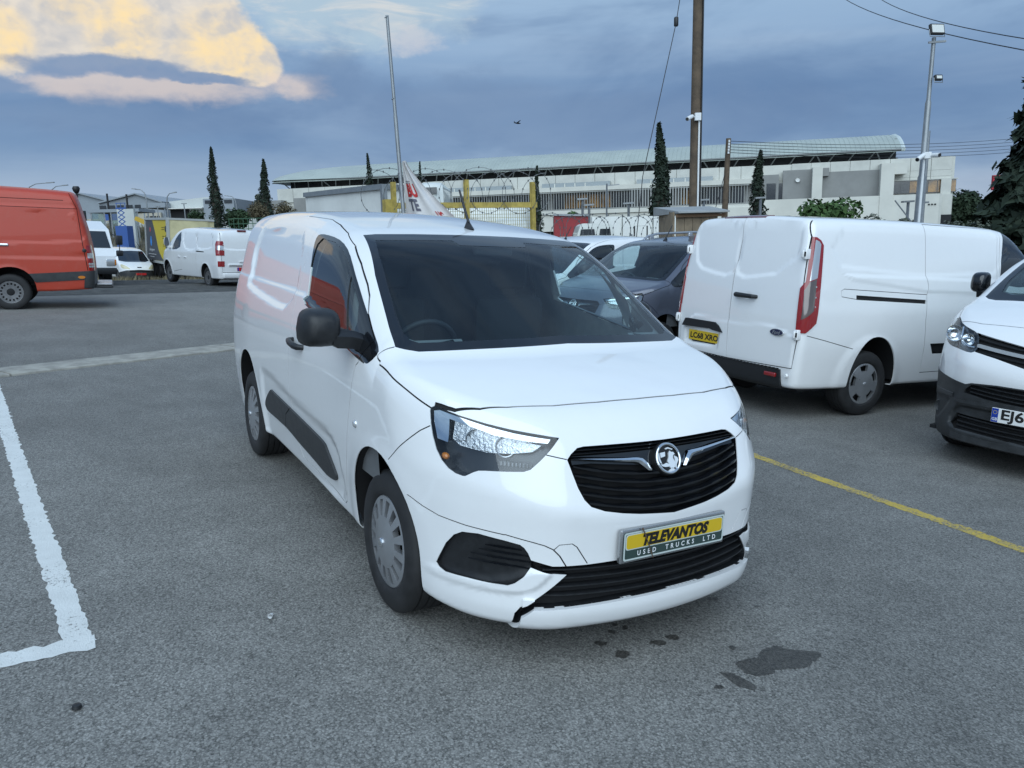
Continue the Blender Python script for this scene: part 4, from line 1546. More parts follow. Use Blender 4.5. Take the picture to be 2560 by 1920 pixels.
    for fl in (lambda q: q, flipy):
        sk.ribbon(fl(frontP(CT['gline'])), 'front', 'gap', 0.004, where=fwd)
        b23 = [(p[1], p[2]) for p in CT['bump2'] + CT['bump3'][2:]]
        sk.ribbon(fl(b23), 'front', 'gap', 0.005, where=lambda c, n: c[0] > 0.2)
        sk.ribbon(fl(frontP(CT['tow'])), 'front', 'gap', 0.004, where=fwd)
    sk.ribbon(sideP(CT['bumpgap']), 'side', 'gap', 0.005, where=lambda c, n: c[0] > 0.1)
    sk.ribbon([(-2.1, 0.62), (-2.9, 0.62), (-3.4, 0.62)], 'side', 'gap', 0.004, where=lambda c, n: abs(n[1]) > 0.4 and c[0] < -3.1)

    xs = B.x_at
    R_ = lambda c: c[1] < 0
    L_ = lambda c: c[1] >= 0
    part(sk, 'body', 'body', body_paint, root, skirt=0.004)
    part(sk, 'bonnet', 'bonnet', body_paint, root, skirt=0.004)
    part(sk, 'splitter', 'splitter', body_paint, root, push=0.014, skirt=0.03)
    part(sk, 'gap', 'panel_gap', DARKG, root, push=-0.007, skirt=0)
    part(sk, 'border', 'windscreen_border', BLACKG, root, skirt=0.01)
    part(sk, 'screen', 'windscreen', GLASSF, root, skirt=0, push=-0.001)
    for kp in (R_, L_):
        d = part(sk, 'door', 'door', body_paint, root, keep=kp)
        part(sk, 'seal', 'window_surround', BLACKG, d, push=0.001, skirt=0.015, keep=kp)
        part(sk, 'pane', 'window_pane', GLASSD, d, push=-0.004, skirt=0, keep=kp)
        part(sk, 'quarter', 'window_pane', GLASSD, d, push=-0.004, skirt=0, keep=kp)
        part(sk, ('strip', 'strip_gap'), 'rubbing_strip', TRIM, d, push=0.012, skirt=0.02, keep=kp) if False else None
        st = part(sk, 'strip', 'rubbing_strip', TRIM, root, push=0.013, skirt=0.022, keep=kp)
        s = -1 if kp is R_ else 1
        # pull handle
        h = MB()
        pts = [(-1.40, s * 0.915, 1.055), (-1.385, s * 0.945, 1.052), (-1.33, s * 0.953, 1.046), (-1.25, s * 0.953, 1.040), (-1.205, s * 0.945, 1.037), (-1.18, s * 0.912, 1.035)]
        h.tube(pts, [0.014, 0.017, 0.018, 0.019, 0.018, 0.014], 10)
        obj('door_handle', h, BLACK, d, smooth=50)
        # side repeater
        rp = MB()
        rp.lathe([(0.0005, s * 0.012), (0.012, s * 0.010), (0.019, s * 0.003), (0.020, -s * 0.006)], 20, 'y', (-0.285, s * 0.918, 0.800))
        obj('side_repeater', rp, CLEARLENS, root, smooth=40)
        ml = mirror_shell(root, s, (-0.35, s * 0.895, 1.185), 0.195, 0.185, 0.14, arm=0.06, drop=0.04)
        if s > 0:          # folded back along the door
            ml.location = (-0.47, 0.93, 1.19)
            ml.rotation_euler = (0, 0, R(68))
    # head lamps
    for kp, s in ((R_, -1), (L_, 1)):
        hl = part(sk, ('lens', 'lens_band', 'lens_refl'), 'headlight', LENS, root, push=0.001, skirt=0, keep=kp)
        part(sk, ('lens', 'lens_band', 'lens_refl'), 'lamp_case', BLACKG, hl, push=-0.0045, skirt=0.07, keep=kp, only_skirt=True)
        part(sk, ('lens', 'lens_band', 'lens_refl'), 'lamp_back', mat('lamp_grey', (0.075, 0.08, 0.086), 0.25, metal=0.6), hl, push=-0.07, skirt=0, keep=kp)
        part(sk, 'lens_band', 'daylight_band', CHROME, hl, push=-0.014, skirt=0.03, keep=kp)
        BOWL = mat('lamp_bowl', (0.42, 0.44, 0.46), 0.22, metal=1.0)
        part(sk, 'lens_refl', 'reflector_panel', mat('lamp_facets', (0.62, 0.64, 0.66), 0.20, metal=1.0, bump=(55, 0.9)), hl, push=-0.030, skirt=0.02, keep=kp)
        for yy, zz, rr in ((0.728, 0.905, 0.036), (0.645, 0.893, 0.036)):
            p = np.array([[xs(s * yy, zz), s * yy, zz]])
            nr = B.normals(p)[0] * 0.5 + np.array([0.8, 0, 0.0])
            nr /= np.linalg.norm(nr)
            o_ = p[0] - B.normals(p)[0] * 0.036
            k = MB()
            k.lathe_dir([(0.003, -0.034), (rr * 0.5, -0.030), (rr * 0.85, -0.014), (rr, 0.0), (rr + 0.004, 0.001), (rr + 0.004, -0.03)], o_, nr)
            k.lathe_dir([(0.0005, -0.006), (0.008, -0.008), (0.010, -0.034)], o_, nr, 12)
            obj('reflector', k, BOWL, hl, smooth=40)
        am = MB()
        p = np.array([xs(s * 0.792, 0.82) - 0.03, s * 0.792, 0.82])
        am.lathe([(0.0005, 0.012), (0.010, 0.008), (0.014, -0.005), (0.012, -0.02)], 16, 'x', tuple(p))
        obj('indicator_bulb', am, AMBER, hl, smooth=50)
        ribs = MB()
        for i in range(9):
            yy = 0.565 + 0.011 * i
            p = np.array([xs(s * yy, 0.826) - 0.025, s * yy, 0.826])
            ribs.box((p[0] - 0.01, p[1] - 0.003, 0.818), (p[0] + 0.004, p[1] + 0.003, 0.834))
        obj('lamp_rib', ribs, CLEARLENS, hl)
    # grille
    g = part(sk, 'grille', 'grille', DARKG, root, push=-0.055, skirt=0)
    part(sk, 'grille', 'grille_frame', BLACKG, g, push=-0.0045, skirt=0.06, only_skirt=True)

    def slat(zc, sag, th, polyg, back, nm, mt, par, wavy=0.0, ymax=0.6):
        ys = [y for y in np.linspace(-ymax, ymax, 61)]
        row = []
        ya = np.array(ys)
        za = zc + sag * (ya / 0.4) ** 2
        ok = in_poly(ya, za, polyg)
        ya, za = ya[ok], za[ok]
        if len(ya) < 3:
            return None
        for y, z, x in zip(ya, za, B.xs(ya, za) - back):
                t = th * (1 + wavy * (1 if (int((y + 9) / 0.075) % 2) else -0.4))
                row.append([(x - 0.02, y, z - t * 0.5), (x, y, z - t * 0.2), (x, y, z + t * 0.35), (x - 0.008, y, z + t * 0.5), (x - 0.03, y, z + t * 0.5)])
        if len(row) > 2:
            k = MB()
            k.quad_grid(row)
            return obj(nm, k, mt, par, smooth=35)
    for i, z in enumerate((0.650, 0.680, 0.711, 0.742, 0.773)):
        slat(z, 0.046, 0.013, gpoly, 0.006, 'slat', BLACKG, g, 0.35)
    for z in (0.868, 0.880):
        slat(z, 0.0, 0.005, gpoly, 0.004, 'slat', BLACKG, g)
    # upper web behind the badge
    web = MB()
    rows = []
    for y in np.linspace(-0.42, 0.42, 33):
        rows.append([(xs(y, z) - 0.014, y, z) for z in (0.796 + 0.035 * min(1, abs(y) / 0.35), 0.83, 0.858)])
    web.quad_grid(rows)
    obj('grille_web', web, BLACKG, g, smooth=40)
    for s in (1, -1):
        k = MB()
        pl = [(a, z) for a, z in frontP(CT['gchrome'])]
        # wing-shaped bright bar: upper and lower edge lines
        ue = [(-0.435, 0.858), (-0.36, 0.855), (-0.21, 0.845), (-0.135, 0.841), (-0.110, 0.829), (-0.078, 0.792)]
        le = [(-0.435, 0.855), (-0.36, 0.847), (-0.21, 0.832), (-0.150, 0.825), (-0.128, 0.812), (-0.100, 0.790)]
        rows = []
        for (a, z1), (b, z0) in zip(smooth_poly(ue, 4, False), smooth_poly(le, 4, False)):
            x1, x0 = xs(a, z1), xs(b, z0)
            zm = (z1 + z0) / 2
            rows.append([(x1 - 0.012, -s * a, z1), (x1 + 0.004, -s * a, z1 - 0.001), (xs((a + b) / 2, zm) + 0.009, -s * (a + b) / 2, zm), (x0 + 0.003, -s * b, z0), (x0 - 0.012, -s * b, z0)])
        k.quad_grid(rows)
        obj('chrome_bar', k, CHROME, g, smooth=40)
    # badge
    bx, bz = xs(0, 0.822), 0.822
    nrm = B.normals(np.array([[bx, 0.0, bz]]))[0]
    nx, nz = nrm[0], nrm[2]

    def bad(u, v, d):
        return (bx - v * nz + d * nx, u, bz + v * nx + d * nz)
    em = empty_part('badge', root, (0, 0, 0))
    k = MB()
    rows = []
    for i in range(48):
        a = 2 * math.pi * i / 48
        rows.append([bad((0.0585 + 0.0058 * math.cos(t)) * math.cos(a), (0.0585 + 0.0058 * math.cos(t)) * math.sin(a), 0.012 + 0.0058 * math.sin(t)) for t in np.linspace(0, 2 * math.pi, 9)[:-1]])
    k.quad_grid(rows, close_u=True, close_v=True)
    obj('badge_ring', k, CHROME, em, smooth=60)
    k = MB()
    k.prism([(0.066 * math.cos(a), 0.066 * math.sin(a)) for a in np.linspace(0, 2 * math.pi, 41)[:-1]], bad, -0.02, 0.006)
    obj('badge_disc', k, mat('badge_black', (0.008, 0.008, 0.009), 0.5), em)
    # winged beast holding a flag, as bright raised shapes (u to the viewer's right)
    D = lambda pts: [((x - 1180) / 128 * 0.0585, (468 - y) / 163 * 0.0585) for x, y in pts]
    k = MB()
    for sh_ in ([(1100, 398), (1158, 392), (1150, 442), (1100, 452)],
                [(1215, 385), (1225, 402), (1250, 405), (1262, 430), (1240, 442), (1232, 470), (1248, 520), (1240, 570), (1205, 590), (1180, 570), (1178, 530), (1165, 500), (1188, 455), (1195, 410)],
                [(1250, 445), (1285, 470), (1290, 500), (1262, 545), (1248, 600), (1238, 560), (1252, 505)],
                [(1085, 520), (1110, 530), (1150, 515), (1180, 535), (1178, 560), (1130, 560), (1095, 545)],
                [(1150, 610), (1205, 575), (1235, 605), (1180, 625)],
                [(1165, 352), (1200, 345), (1250, 372), (1240, 380), (1200, 360), (1172, 368)],
                [(1068, 400), (1088, 395), (1090, 470), (1100, 520), (1080, 505), (1066, 450)]):
        k.prism(D(sh_), bad, 0.005, 0.0115)
    obj('badge_emblem', k, mat('badge_silver', (0.80, 0.82, 0.84), 0.35, metal=0.4), em)
    # bumper lower opening
    lw = part(sk, 'lower', 'bumper_grille', DARKG, root, push=-0.05, skirt=0)
    part(sk, 'lower', 'bumper_grille_frame', BLACK, lw, push=-0.0045, skirt=0.06, only_skirt=True)
    for z in (0.425, 0.390, 0.355, 0.320):
        slat(z, 0.004, 0.010, sp, 0.012, 'slat', BLACK, lw, ymax=0.58)
    # fog lamp pods: dished black plastic with vanes
    for kp, s in ((R_, -1), (L_, 1)):
        pd = part(sk, 'pod', 'fog_lamp_pod', BLACK, root, push=-0.022, skirt=0, keep=kp)
        part(sk, 'pod', 'pod_rim', BLACK, pd, push=-0.0045, skirt=0.03, keep=kp, only_skirt=True)
        dsh = MB()
        for z, y0, y1 in ((0.500, 0.60, 0.70), (0.478, 0.575, 0.715), (0.455, 0.565, 0.735), (0.430, 0.575, 0.74)):
            row = []
            for y in np.linspace(y0, y1, 9):
                x = xs(s * y, z) - 0.026
                t = 0.008 * (1 - 0.7 * abs((y - (y0 + y1) / 2) / (y1 - y0) * 2) ** 2)
                row.append([(x, s * y, z - t * 0.6), (x + 0.010, s * (y + 0.002), z), (x, s * y, z + t * 0.6)])
            dsh.quad_grid(row)
        obj('pod_vane', dsh, BLACKG, pd, smooth=50)
    # number plate in its holder
    px_, pz = 0.904, 0.522
    pl = empty_part('number_plate', root, (px_, 0, pz))
    k = MB()
    k.box((-0.020, -0.272, -0.070), (0.004, 0.272, 0.066), 0.006)
    obj('plate_holder', k, mat('plate_holder_silver', (0.40, 0.41, 0.42), 0.25, metal=0.8), pl, smooth=30)

    def rr_(y0, y1, z0, z1, r, n=5):
        o_ = []
        for cx, cz, a0 in ((y1 - r, z1 - r, 0), (y0 + r, z1 - r, 90), (y0 + r, z0 + r, 180), (y1 - r, z0 + r, 270)):
            o_ += [(cx + r * math.cos(R(a0 + 90 * i / n)), cz + r * math.sin(R(a0 + 90 * i / n))) for i in range(n + 1)]
        return o_
    fn = lambda u, v, d: (d, u, v)
    if plate == 'dealer':
        k = MB()
        k.prism(rr_(-0.261, 0.261, -0.058, 0.056, 0.010), fn, 0.002, 0.0075)
        obj('plate_face', k, mat('plate_green', (0.035, 0.060, 0.055), 0.35), pl)
        k = MB()
        for poly in (rr_(-0.261, 0.261, -0.058, 0.056, 0.010),):
            inner = rr_(-0.254, 0.254, -0.0515, 0.0495, 0.008)
            n0 = len(k.v)
            k.v += [fn(a, b, 0.0085) for a, b in poly] + [fn(a, b, 0.0085) for a, b in inner]
            m_ = len(poly)
            k.f += [(n0 + i, n0 + (i + 1) % m_, n0 + m_ + (i + 1) % m_, n0 + m_ + i) for i in range(m_)]
        k.prism(rr_(-0.252, 0.252, -0.0155, 0.048, 0.012), fn, 0.006, 0.0088)
        obj('plate_border', k, mat('plate_pale', (0.52, 0.58, 0.56), 0.35), pl)
        k = MB()
        k.prism(rr_(-0.248, 0.248, -0.011, 0.044, 0.011), fn, 0.006, 0.0098)
        obj('plate_field', k, PLATE_Y, pl)
        text_on('lettering', 'TELEVANTOS', 0.06, lambda u, v: (0.0112, u + 0.002, v * 1.02 + 0.0165), INK, pl, shear=0.28, bold=0.0036, width=0.345)
        text_on('lettering', 'USED  TRUCKS  LTD', 0.029, lambda u, v: (0.0092, u + 0.012, v * 0.95 - 0.0335), WHITEINK, pl, bold=0.0007, space=1.9, width=0.41)
        k = MB()
        k.tube([(0.012, -0.176, 0.068), (0.016, -0.165, 0.04), (0.015, -0.140, -0.01), (0.016, -0.118, -0.062)], 0.0022, 6)
        k.tube([(0.012, -0.180, 0.066), (0.018, -0.171, 0.052), (0.017, -0.160, 0.035)], 0.002, 6)
        obj('binding_wire', k, mat('rusty_wire', (0.13, 0.09, 0.06), 0.6, metal=0.4), pl, smooth=60)
    else:
        k = MB()
        k.box((0.002, -0.26, -0.055), (0.008, 0.26, 0.055))
        obj('plate_face', k, PLATE_W, pl)
    # roof aerial
    k = MB()
    k.quad_grid([[(-0.975 - 0.02 * q + a * 0.055 * (1 - q), b * 0.020 * (1 - q * 0.7), 1.718 + 0.052 * q) for a, b in ((1, 0), (0.5, 1), (-0.6, 1), (-1, 0), (-0.6, -1), (0.5, -1))] for q in (0, 0.4, 0.8, 1.0)], close_u=True)
    k.tube([(-0.985, 0, 1.758), (-1.045, 0, 1.842), (-1.115, 0, 1.945)], [0.0085, 0.0075, 0.006], 8)
    obj('aerial', k, BLACK, root, smooth=40)
    # tail lamps and rear shut line (out of sight in the photograph but part of the van)
    for s in (-1, 1):
        k = MB()
        k.box((-3.485, s * 0.745 - 0.03, 0.95), (-3.44, s * 0.745 + 0.03, 1.40), 0.02)
        obj('tail_lamp', k, REDLENS, root, smooth=40)
    # wheels in dark tunnels
    for wx in (0.0, -2.785):
        for s in (-1, 1):
            wheel(root, wx, s * 0.868, 0.318, 0.322, 0.215, 'cover12' if not rails else 'alloy', rim=0.655)
            k = MB()
            rows = []
            ax_, az_, aa, bb = (wx + 0.05, 0.36, 0.375, 0.462) if wx < -1 else (wx - 0.02, 0.345, 0.362, 0.412)
            tt = np.linspace(0.0, math.pi, 26)
            yt = B.ys(ax_ + aa * np.cos(tt), np.maximum(az_ + bb * np.sin(tt), 0.32))
            for t, yo in zip(tt, yt):
                px2, pz2 = ax_ + aa * math.cos(t), az_ + bb * math.sin(t)
                rows.append([(px2, s * (yo - 0.012), pz2), (px2, s * 0.50, pz2), (ax_, s * 0.50, az_ - 0.06)])
            lo_r = lambda r: [(r[0][0], r[0][1] - s * 0.05, 0.21), (r[1][0], r[1][1], 0.21), (ax_, s * 0.50, 0.21)]
            rows = [lo_r(rows[0])] + rows + [lo_r(rows[-1])]
            k.quad_grid(rows)
            obj('wheel_arch', k, DARKG, root, smooth=50)
    k = MB()
    k.box((-3.35, -0.70, 0.262), (0.30, 0.70, 0.28))
    obj('underbody', k, DARKG, root)
    # cabin
    V2, N2, f2 = B.skin(0.07, offset=-0.04)
    s2 = Skin(V2, N2, f2)
    s2.stamp([(a * 0.985, z) for a, z in inn], 'front', 'x', where=wsw)
    s2.stamp(gl + q[1:3] + [(-0.478, 1.152)], 'side', 'x', where=sid)
    part(s2, 'body', 'cabin_lining', LINER, root, skirt=0, keep=lambda c: -1.52 < c[0] < -0.05 and c[2] > 0.6 and (c[2] > 1.12 or abs(c[1]) > 0.7))
    k = MB()
    k.prism([(-0.80, 0.3), (0.80, 0.3), (0.84, 1.0), (0.80, 1.25), (0.70, 1.62), (0.62, 1.68), (-0.62, 1.68), (-0.70, 1.62), (-0.80, 1.25), (-0.84, 1.0)], lambda u, v, d: (d, u, v), -1.56, -1.52)
    obj('bulkhead', k, CABIN, root)
    k = MB()
    rows = []
    for y in np.linspace(-0.76, 0.76, 17):
        e = 0.24 * y * y
        rows.append([(0.05 - e, y, 1.135), (-0.12 - e, y, 1.165), (-0.30, y, 1.150), (-0.44, y, 1.12), (-0.50, y, 1.05), (-0.48, y, 0.85), (-0.45, y, 0.55)])
    k.quad_grid(rows)
    k.box((-0.60, -0.62, 1.05), (-0.44, -0.28, 1.135), 0.03)
    obj('dashboard', k, CABIN, root, smooth=50)
    k = MB()
    rows = []
    for i in range(32):
        a = 2 * math.pi * i / 32
        c0 = Vector((-0.70, -0.40, 1.06))
        ax1, ax2 = Vector((0, 1, 0)), Vector((0.42, 0, 0.91))
        rr2 = ax1 * math.cos(a) + ax2 * math.sin(a)
        nn = ax1.cross(ax2)
        rows.append([tuple(c0 + rr2 * (0.185 + 0.016 * math.cos(t)) + nn * 0.016 * math.sin(t)) for t in np.linspace(0, 2 * math.pi, 9)[:-1]])
    k.quad_grid(rows, close_u=True, close_v=True)
    k.box((-0.72, -0.47, 1.02), (-0.66, -0.33, 1.10), 0.02)
    k.bar((-0.69, -0.57, 1.06), (-0.69, -0.23, 1.06), 0.03)
    obj('steering_wheel', k, CABIN, root, smooth=60)
    for y in (-0.40, 0.40):
        k = MB()
        k.box((-1.10, y - 0.25, 0.62), (-0.62, y + 0.25, 0.80), 0.05)
        k.box((-1.26, y - 0.24, 0.70), (-1.10, y + 0.24, 1.32), 0.06)
        k.box((-1.25, y - 0.13, 1.36), (-1.15, y + 0.13, 1.55), 0.04)
        k.box((-1.22, y - 0.05, 1.28), (-1.18, y + 0.05, 1.40))
        obj('seat', k, SEATM, root, smooth=40)
    k = MB()
    k.box((-0.74, -0.10, 1.575), (-0.70, 0.14, 1.625), 0.015)
    obj('rear_view_mirror', k, CABIN, root, smooth=40)
    if rails:
        for s in (-1, 1):
            k = MB()
            k.tube([(-1.15, s * 0.60, 1.70), (-1.25, s * 0.60, 1.775), (-1.5, s * 0.605, 1.825), (-2.4, s * 0.61, 1.88), (-3.0, s * 0.61, 1.875), (-3.15, s * 0.61, 1.79)], 0.018, 8)
            for xx, z0 in ((-1.35, 1.73), (-2.3, 1.80), (-3.05, 1.79)):
                k.box((xx - 0.05, s * 0.605 - 0.02, z0), (xx + 0.05, s * 0.605 + 0.02, z0 + 0.07), 0.01)
            obj('roof_rail', k, SATIN, root, smooth=50)
    return root
hero = build_combo('panel_van', 'clean white panel van with a yellow and green dealer plate, in front of the others', 'small vans of one type', WHITE, (0, 0, 0), 0.0, plate='dealer')
# ---------------------------------------------------------------- the other vans' skins
TRANSIT = Body(   # axes at the rear axle
    roof=Curve([(-1.2, 1.985), (-0.9, 2.005), (-0.3, 2.025), (0.6, 2.035), (1.8, 2.02), (2.3, 1.97), (2.6, 1.90), (3.2, 1.6), (4.2, 1.0)]), roof_crown=0.04,
    hood=Curve([(2.0, 1.36), (3.2, 1.30), (3.5, 1.18), (3.8, 1.0), (4.0, 0.7)]), hood_crown=Curve([(0, 0.04), (4, 0.05)]),
    ws=(3.35, 1.24, 0.72, 0.2),
    width=Curve([(0.15, 0.88), (0.3, 0.915), (0.55, 0.945), (0.8, 0.965), (1.05, 0.968), (1.2, 0.955), (1.5, 0.918), (1.8, 0.872), (2.0, 0.835)]),
    taper=Curve([(-1.1, -0.035), (-0.7, -0.012), (0.0, 0), (2.8, 0), (3.3, -0.05), (3.9, -0.2)]),
    flares=[(0, 0.36, 0.40, 0.52, 0.018), (2.933, 0.36, 0.40, 0.52, 0.018)],
    nose=Curve([(0.2, 3.85), (0.6, 3.95), (0.9, 3.93), (1.2, 3.8)]), bow=lambda y: 0.25 * y ** 2 + 1.2 * np.maximum(y - 0.5, 0) ** 2,
    rear=Curve([(0.2, -1.02), (0.5, -1.045), (0.9, -1.040), (1.2, -1.022), (1.5, -0.990), (1.95, -0.925)]), rear_bow=0.05,
    bottom=Curve([(-1.1, 0.33), (-0.6, 0.31), (0.5, 0.30), (4, 0.25)]),
    cowl_x=3.3, k_hood=0.12, k_side=0.11, k_front=0.12, k_rear=0.09,
    xr=-1.06, xf=3.96, ymax=0.99, z0=-0.15, ztop=2.04, core=(np.array([-0.8, -0.55, 0.5]), np.array([3.3, 0.55, 0.8])))

PROACE = Body(    # axes at the front axle
    roof=Curve([(-4.2, 1.86), (-3.6, 1.90), (-2.6, 1.93), (-1.9, 1.92), (-1.3, 1.86), (-0.9, 1.77), (-0.4, 1.6), (0.6, 1.2)]), roof_crown=0.05,
    hood=Curve([(-1.0, 1.40), (-0.3, 1.365), (-0.05, 1.34), (0.2, 1.285), (0.4, 1.215), (0.6, 1.115), (0.75, 1.01), (0.88, 0.86), (1.05, 0.6)]), hood_crown=Curve([(-1, 0.02), (0.2, 0.045), (1, 0.05)]),
    ws=(0.12, 1.31, 0.62, 0.22),
    width=Curve([(0.15, 0.85), (0.3, 0.88), (0.5, 0.915), (0.75, 0.935), (1.0, 0.938), (1.2, 0.92), (1.35, 0.89), (1.6, 0.845), (1.9, 0.77)]),
    taper=Curve([(-4.2, -0.05), (-3.6, 0), (-0.6, 0), (0.0, -0.004), (0.4, -0.03), (0.9, -0.10)]),
    flares=[(0, 0.335, 0.40, 0.52, 0.012), (-3.275, 0.335, 0.40, 0.52, 0.012)],
    nose=Curve([(0.15, 0.80), (0.22, 0.87), (0.30, 0.885), (0.45, 0.880), (0.62, 0.885), (0.72, 0.895), (0.80, 0.890), (0.95, 0.845), (1.10, 0.77), (1.25, 0.62)]),
    bow=lambda y: 0.26 * y ** 2 + 1.5 * np.maximum(y - 0.48, 0) ** 2,
    rear=Curve([(0.2, -4.05), (0.6, -4.09), (1.2, -4.06), (1.9, -3.95)]), rear_bow=0.06,
    bottom=Curve([(-4.2, 0.28), (-1, 0.22), (0.9, 0.19)]),
    cowl_x=-0.05, k_hood=0.12, k_side=0.15, k_front=0.10, k_rear=0.12,
    xr=-4.10, xf=0.92, ymax=0.96, z0=-0.15, ztop=1.94, core=(np.array([-3.8, -0.5, 0.45]), np.array([0.35, 0.5, 0.75])))

SPRINTER = Body(  # axes at the rear axle
    roof=Curve([(-1.7, 2.24), (-1.25, 2.345), (-0.6, 2.385), (0.6, 2.41), (2.6, 2.42), (3.2, 2.36), (3.7, 2.15), (4.5, 1.6)]), roof_crown=0.06,
    hood=Curve([(2.5, 1.5), (4.2, 1.35), (4.7, 1.2), (5.0, 0.9)]), hood_crown=Curve([(0, 0.04), (5, 0.05)]),
    ws=(4.2, 1.33, 0.95, 0.15),
    width=Curve([(0.2, 0.90), (0.4, 0.94), (0.7, 0.965), (1.1, 0.968), (1.35, 0.955), (1.7, 0.92), (2.1, 0.87), (2.4, 0.82)]),
    taper=Curve([(-1.6, -0.02), (-1.2, 0), (4.0, 0), (4.6, -0.08), (4.9, -0.2)]),
    flares=[(0, 0.36, 0.42, 0.54, 0.02), (3.665, 0.36, 0.42, 0.54, 0.02)],
    nose=Curve([(0.2, 4.6), (0.6, 4.68), (0.9, 4.66), (1.3, 4.5)]), bow=lambda y: 0.2 * y ** 2 + 1.0 * np.maximum(y - 0.5, 0) ** 2,
    rear=Curve([(0.3, -1.46), (0.7, -1.50), (1.0, -1.49), (1.5, -1.42), (2.0, -1.30), (2.35, -1.21)]), rear_bow=0.04,
    bottom=Curve([(-1.6, 0.42), (-0.6, 0.36), (1, 0.34), (5, 0.3)]),
    cowl_x=4.1, k_hood=0.12, k_side=0.16, k_front=0.12, k_rear=0.12,
    xr=-1.52, xf=4.7, ymax=1.0, z0=-0.15, ztop=2.42, core=(np.array([-1.2, -0.55, 0.55]), np.array([4.1, 0.55, 0.9])))

TRAFIC = Body(    # axes at the front axle
    roof=Curve([(-4.2, 1.80), (-3.8, 1.86), (-3.0, 1.90), (-1.8, 1.92), (-1.2, 1.90), (-0.8, 1.82), (-0.3, 1.6), (0.6, 1.1)]), roof_crown=0.05,
    hood=Curve([(-1.0, 1.32), (-0.1, 1.27), (0.3, 1.18), (0.6, 1.05), (0.85, 0.85), (1.0, 0.6)]), hood_crown=Curve([(-1, 0.03), (1, 0.05)]),
    ws=(0.15, 1.24, 0.72, 0.2),
    width=Curve([(0.15, 0.87), (0.3, 0.90), (0.55, 0.935), (0.8, 0.95), (1.05, 0.950), (1.2, 0.935), (1.5, 0.895), (1.8, 0.84), (2.0, 0.80)]),
    taper=Curve([(-4.1, -0.02), (-3.7, 0), (-0.4, 0), (0.2, -0.02), (0.9, -0.15)]),
    flares=[(0, 0.34, 0.40, 0.50, 0.012), (-3.098, 0.34, 0.40, 0.50, 0.012)],
    nose=Curve([(0.2, 0.86), (0.5, 0.93), (0.8, 0.90), (1.1, 0.75)]), bow=lambda y: 0.25 * y ** 2 + 1.3 * np.maximum(y - 0.5, 0) ** 2,
    rear=Curve([(0.2, -4.02), (0.6, -4.06), (1.0, -4.05), (1.5, -4.01), (1.9, -3.92)]), rear_bow=0.04,
    bottom=Curve([(-4.2, 0.32), (0.9, 0.25)]),
    cowl_x=-0.05, k_hood=0.12, k_side=0.12, k_front=0.12, k_rear=0.10,
    xr=-4.08, xf=0.95, ymax=0.975, z0=-0.15, ztop=1.93, core=(np.array([-3.8, -0.55, 0.5]), np.array([0.3, 0.55, 0.8])))

PARTNER = Body(   # axes at the front axle
    roof=Curve([(-3.6, 1.78), (-3.0, 1.81), (-2.0, 1.81), (-1.3, 1.77), (-0.9, 1.71), (-0.5, 1.6), (0.5, 1.2)]), roof_crown=0.05,
    hood=Curve([(-1.0, 1.20), (-0.1, 1.15), (0.2, 1.09), (0.5, 0.98), (0.75, 0.85), (0.95, 0.66), (1.05, 0.5)]), hood_crown=Curve([(-1, 0.03), (1, 0.06)]),
    ws=(0.10, 1.11, 0.70, 0.25),
    width=Curve([(0.15, 0.84), (0.4, 0.88), (0.8, 0.90), (1.05, 0.885), (1.4, 0.81), (1.8, 0.70)]),
    taper=Curve([(-3.6, -0.05), (-3.0, 0), (-0.4, 0), (0.3, -0.03), (0.9, -0.14)]),
    flares=[(0, 0.32, 0.38, 0.48, 0.012), (-2.728, 0.32, 0.38, 0.48, 0.012)],
    nose=Curve([(0.15, 0.86), (0.3, 0.93), (0.5, 0.94), (0.65, 0.93), (0.9, 0.83), (1.1, 0.7)]), bow=lambda y: 0.30 * y ** 2 + 1.5 * np.maximum(y - 0.45, 0) ** 2,
    rear=Curve([(0.2, -3.4), (0.6, -3.44), (1.2, -3.42), (1.8, -3.35)]), rear_bow=0.05,
    bottom=Curve([(-3.6, 0.28), (0.9, 0.22)]),
    cowl_x=-0.05, k_hood=0.12, k_side=0.14, k_front=0.12, k_rear=0.10,
    xr=-3.46, xf=0.96, ymax=0.93, z0=-0.15, ztop=1.82, core=(np.array([-3.2, -0.5, 0.42]), np.array([0.3, 0.5, 0.68])))
sid = lambda c, n: abs(n[1]) > 0.25
sidL = lambda c, n: n[1] > 0.25
sidR = lambda c, n: n[1] < -0.25
bak = lambda c, n: n[0] < -0.25
fro = lambda c, n: n[0] > 0.2


def blade_wheels(root, xs_, y, z, r, w, style, rim=0.62):
    for wx in xs_:
        for s in (-1, 1):
            wheel(root, wx, s * y, z, r, w, style, rim=rim)


def tunnels(root, B, items):
    """items: (cx, cz, a, b) of each arch"""
    for cx, cz, a, b in items:
        for s in (-1, 1):
            k = MB()
            tt = np.linspace(0.0, math.pi, 24)
            yt = B.ys(cx + a * np.cos(tt), np.maximum(cz + b * np.sin(tt), 0.36))
            rows = []
            for t, yo in zip(tt, yt):
                px, pz = cx + a * math.cos(t), cz + b * math.sin(t)
                rows.append([(px, s * (yo - 0.012), pz), (px, s * 0.5, pz), (cx, s * 0.5, cz - 0.05)])
            k.quad_grid(rows)
            obj('wheel_arch', k, DARKG, root, smooth=50)


def floor_pan(root, x0, x1, w, z):
    k = MB()
    k.box((x0, -w, z), (x1, w, z + 0.03))
    obj('underbody', k, DARKG, root)


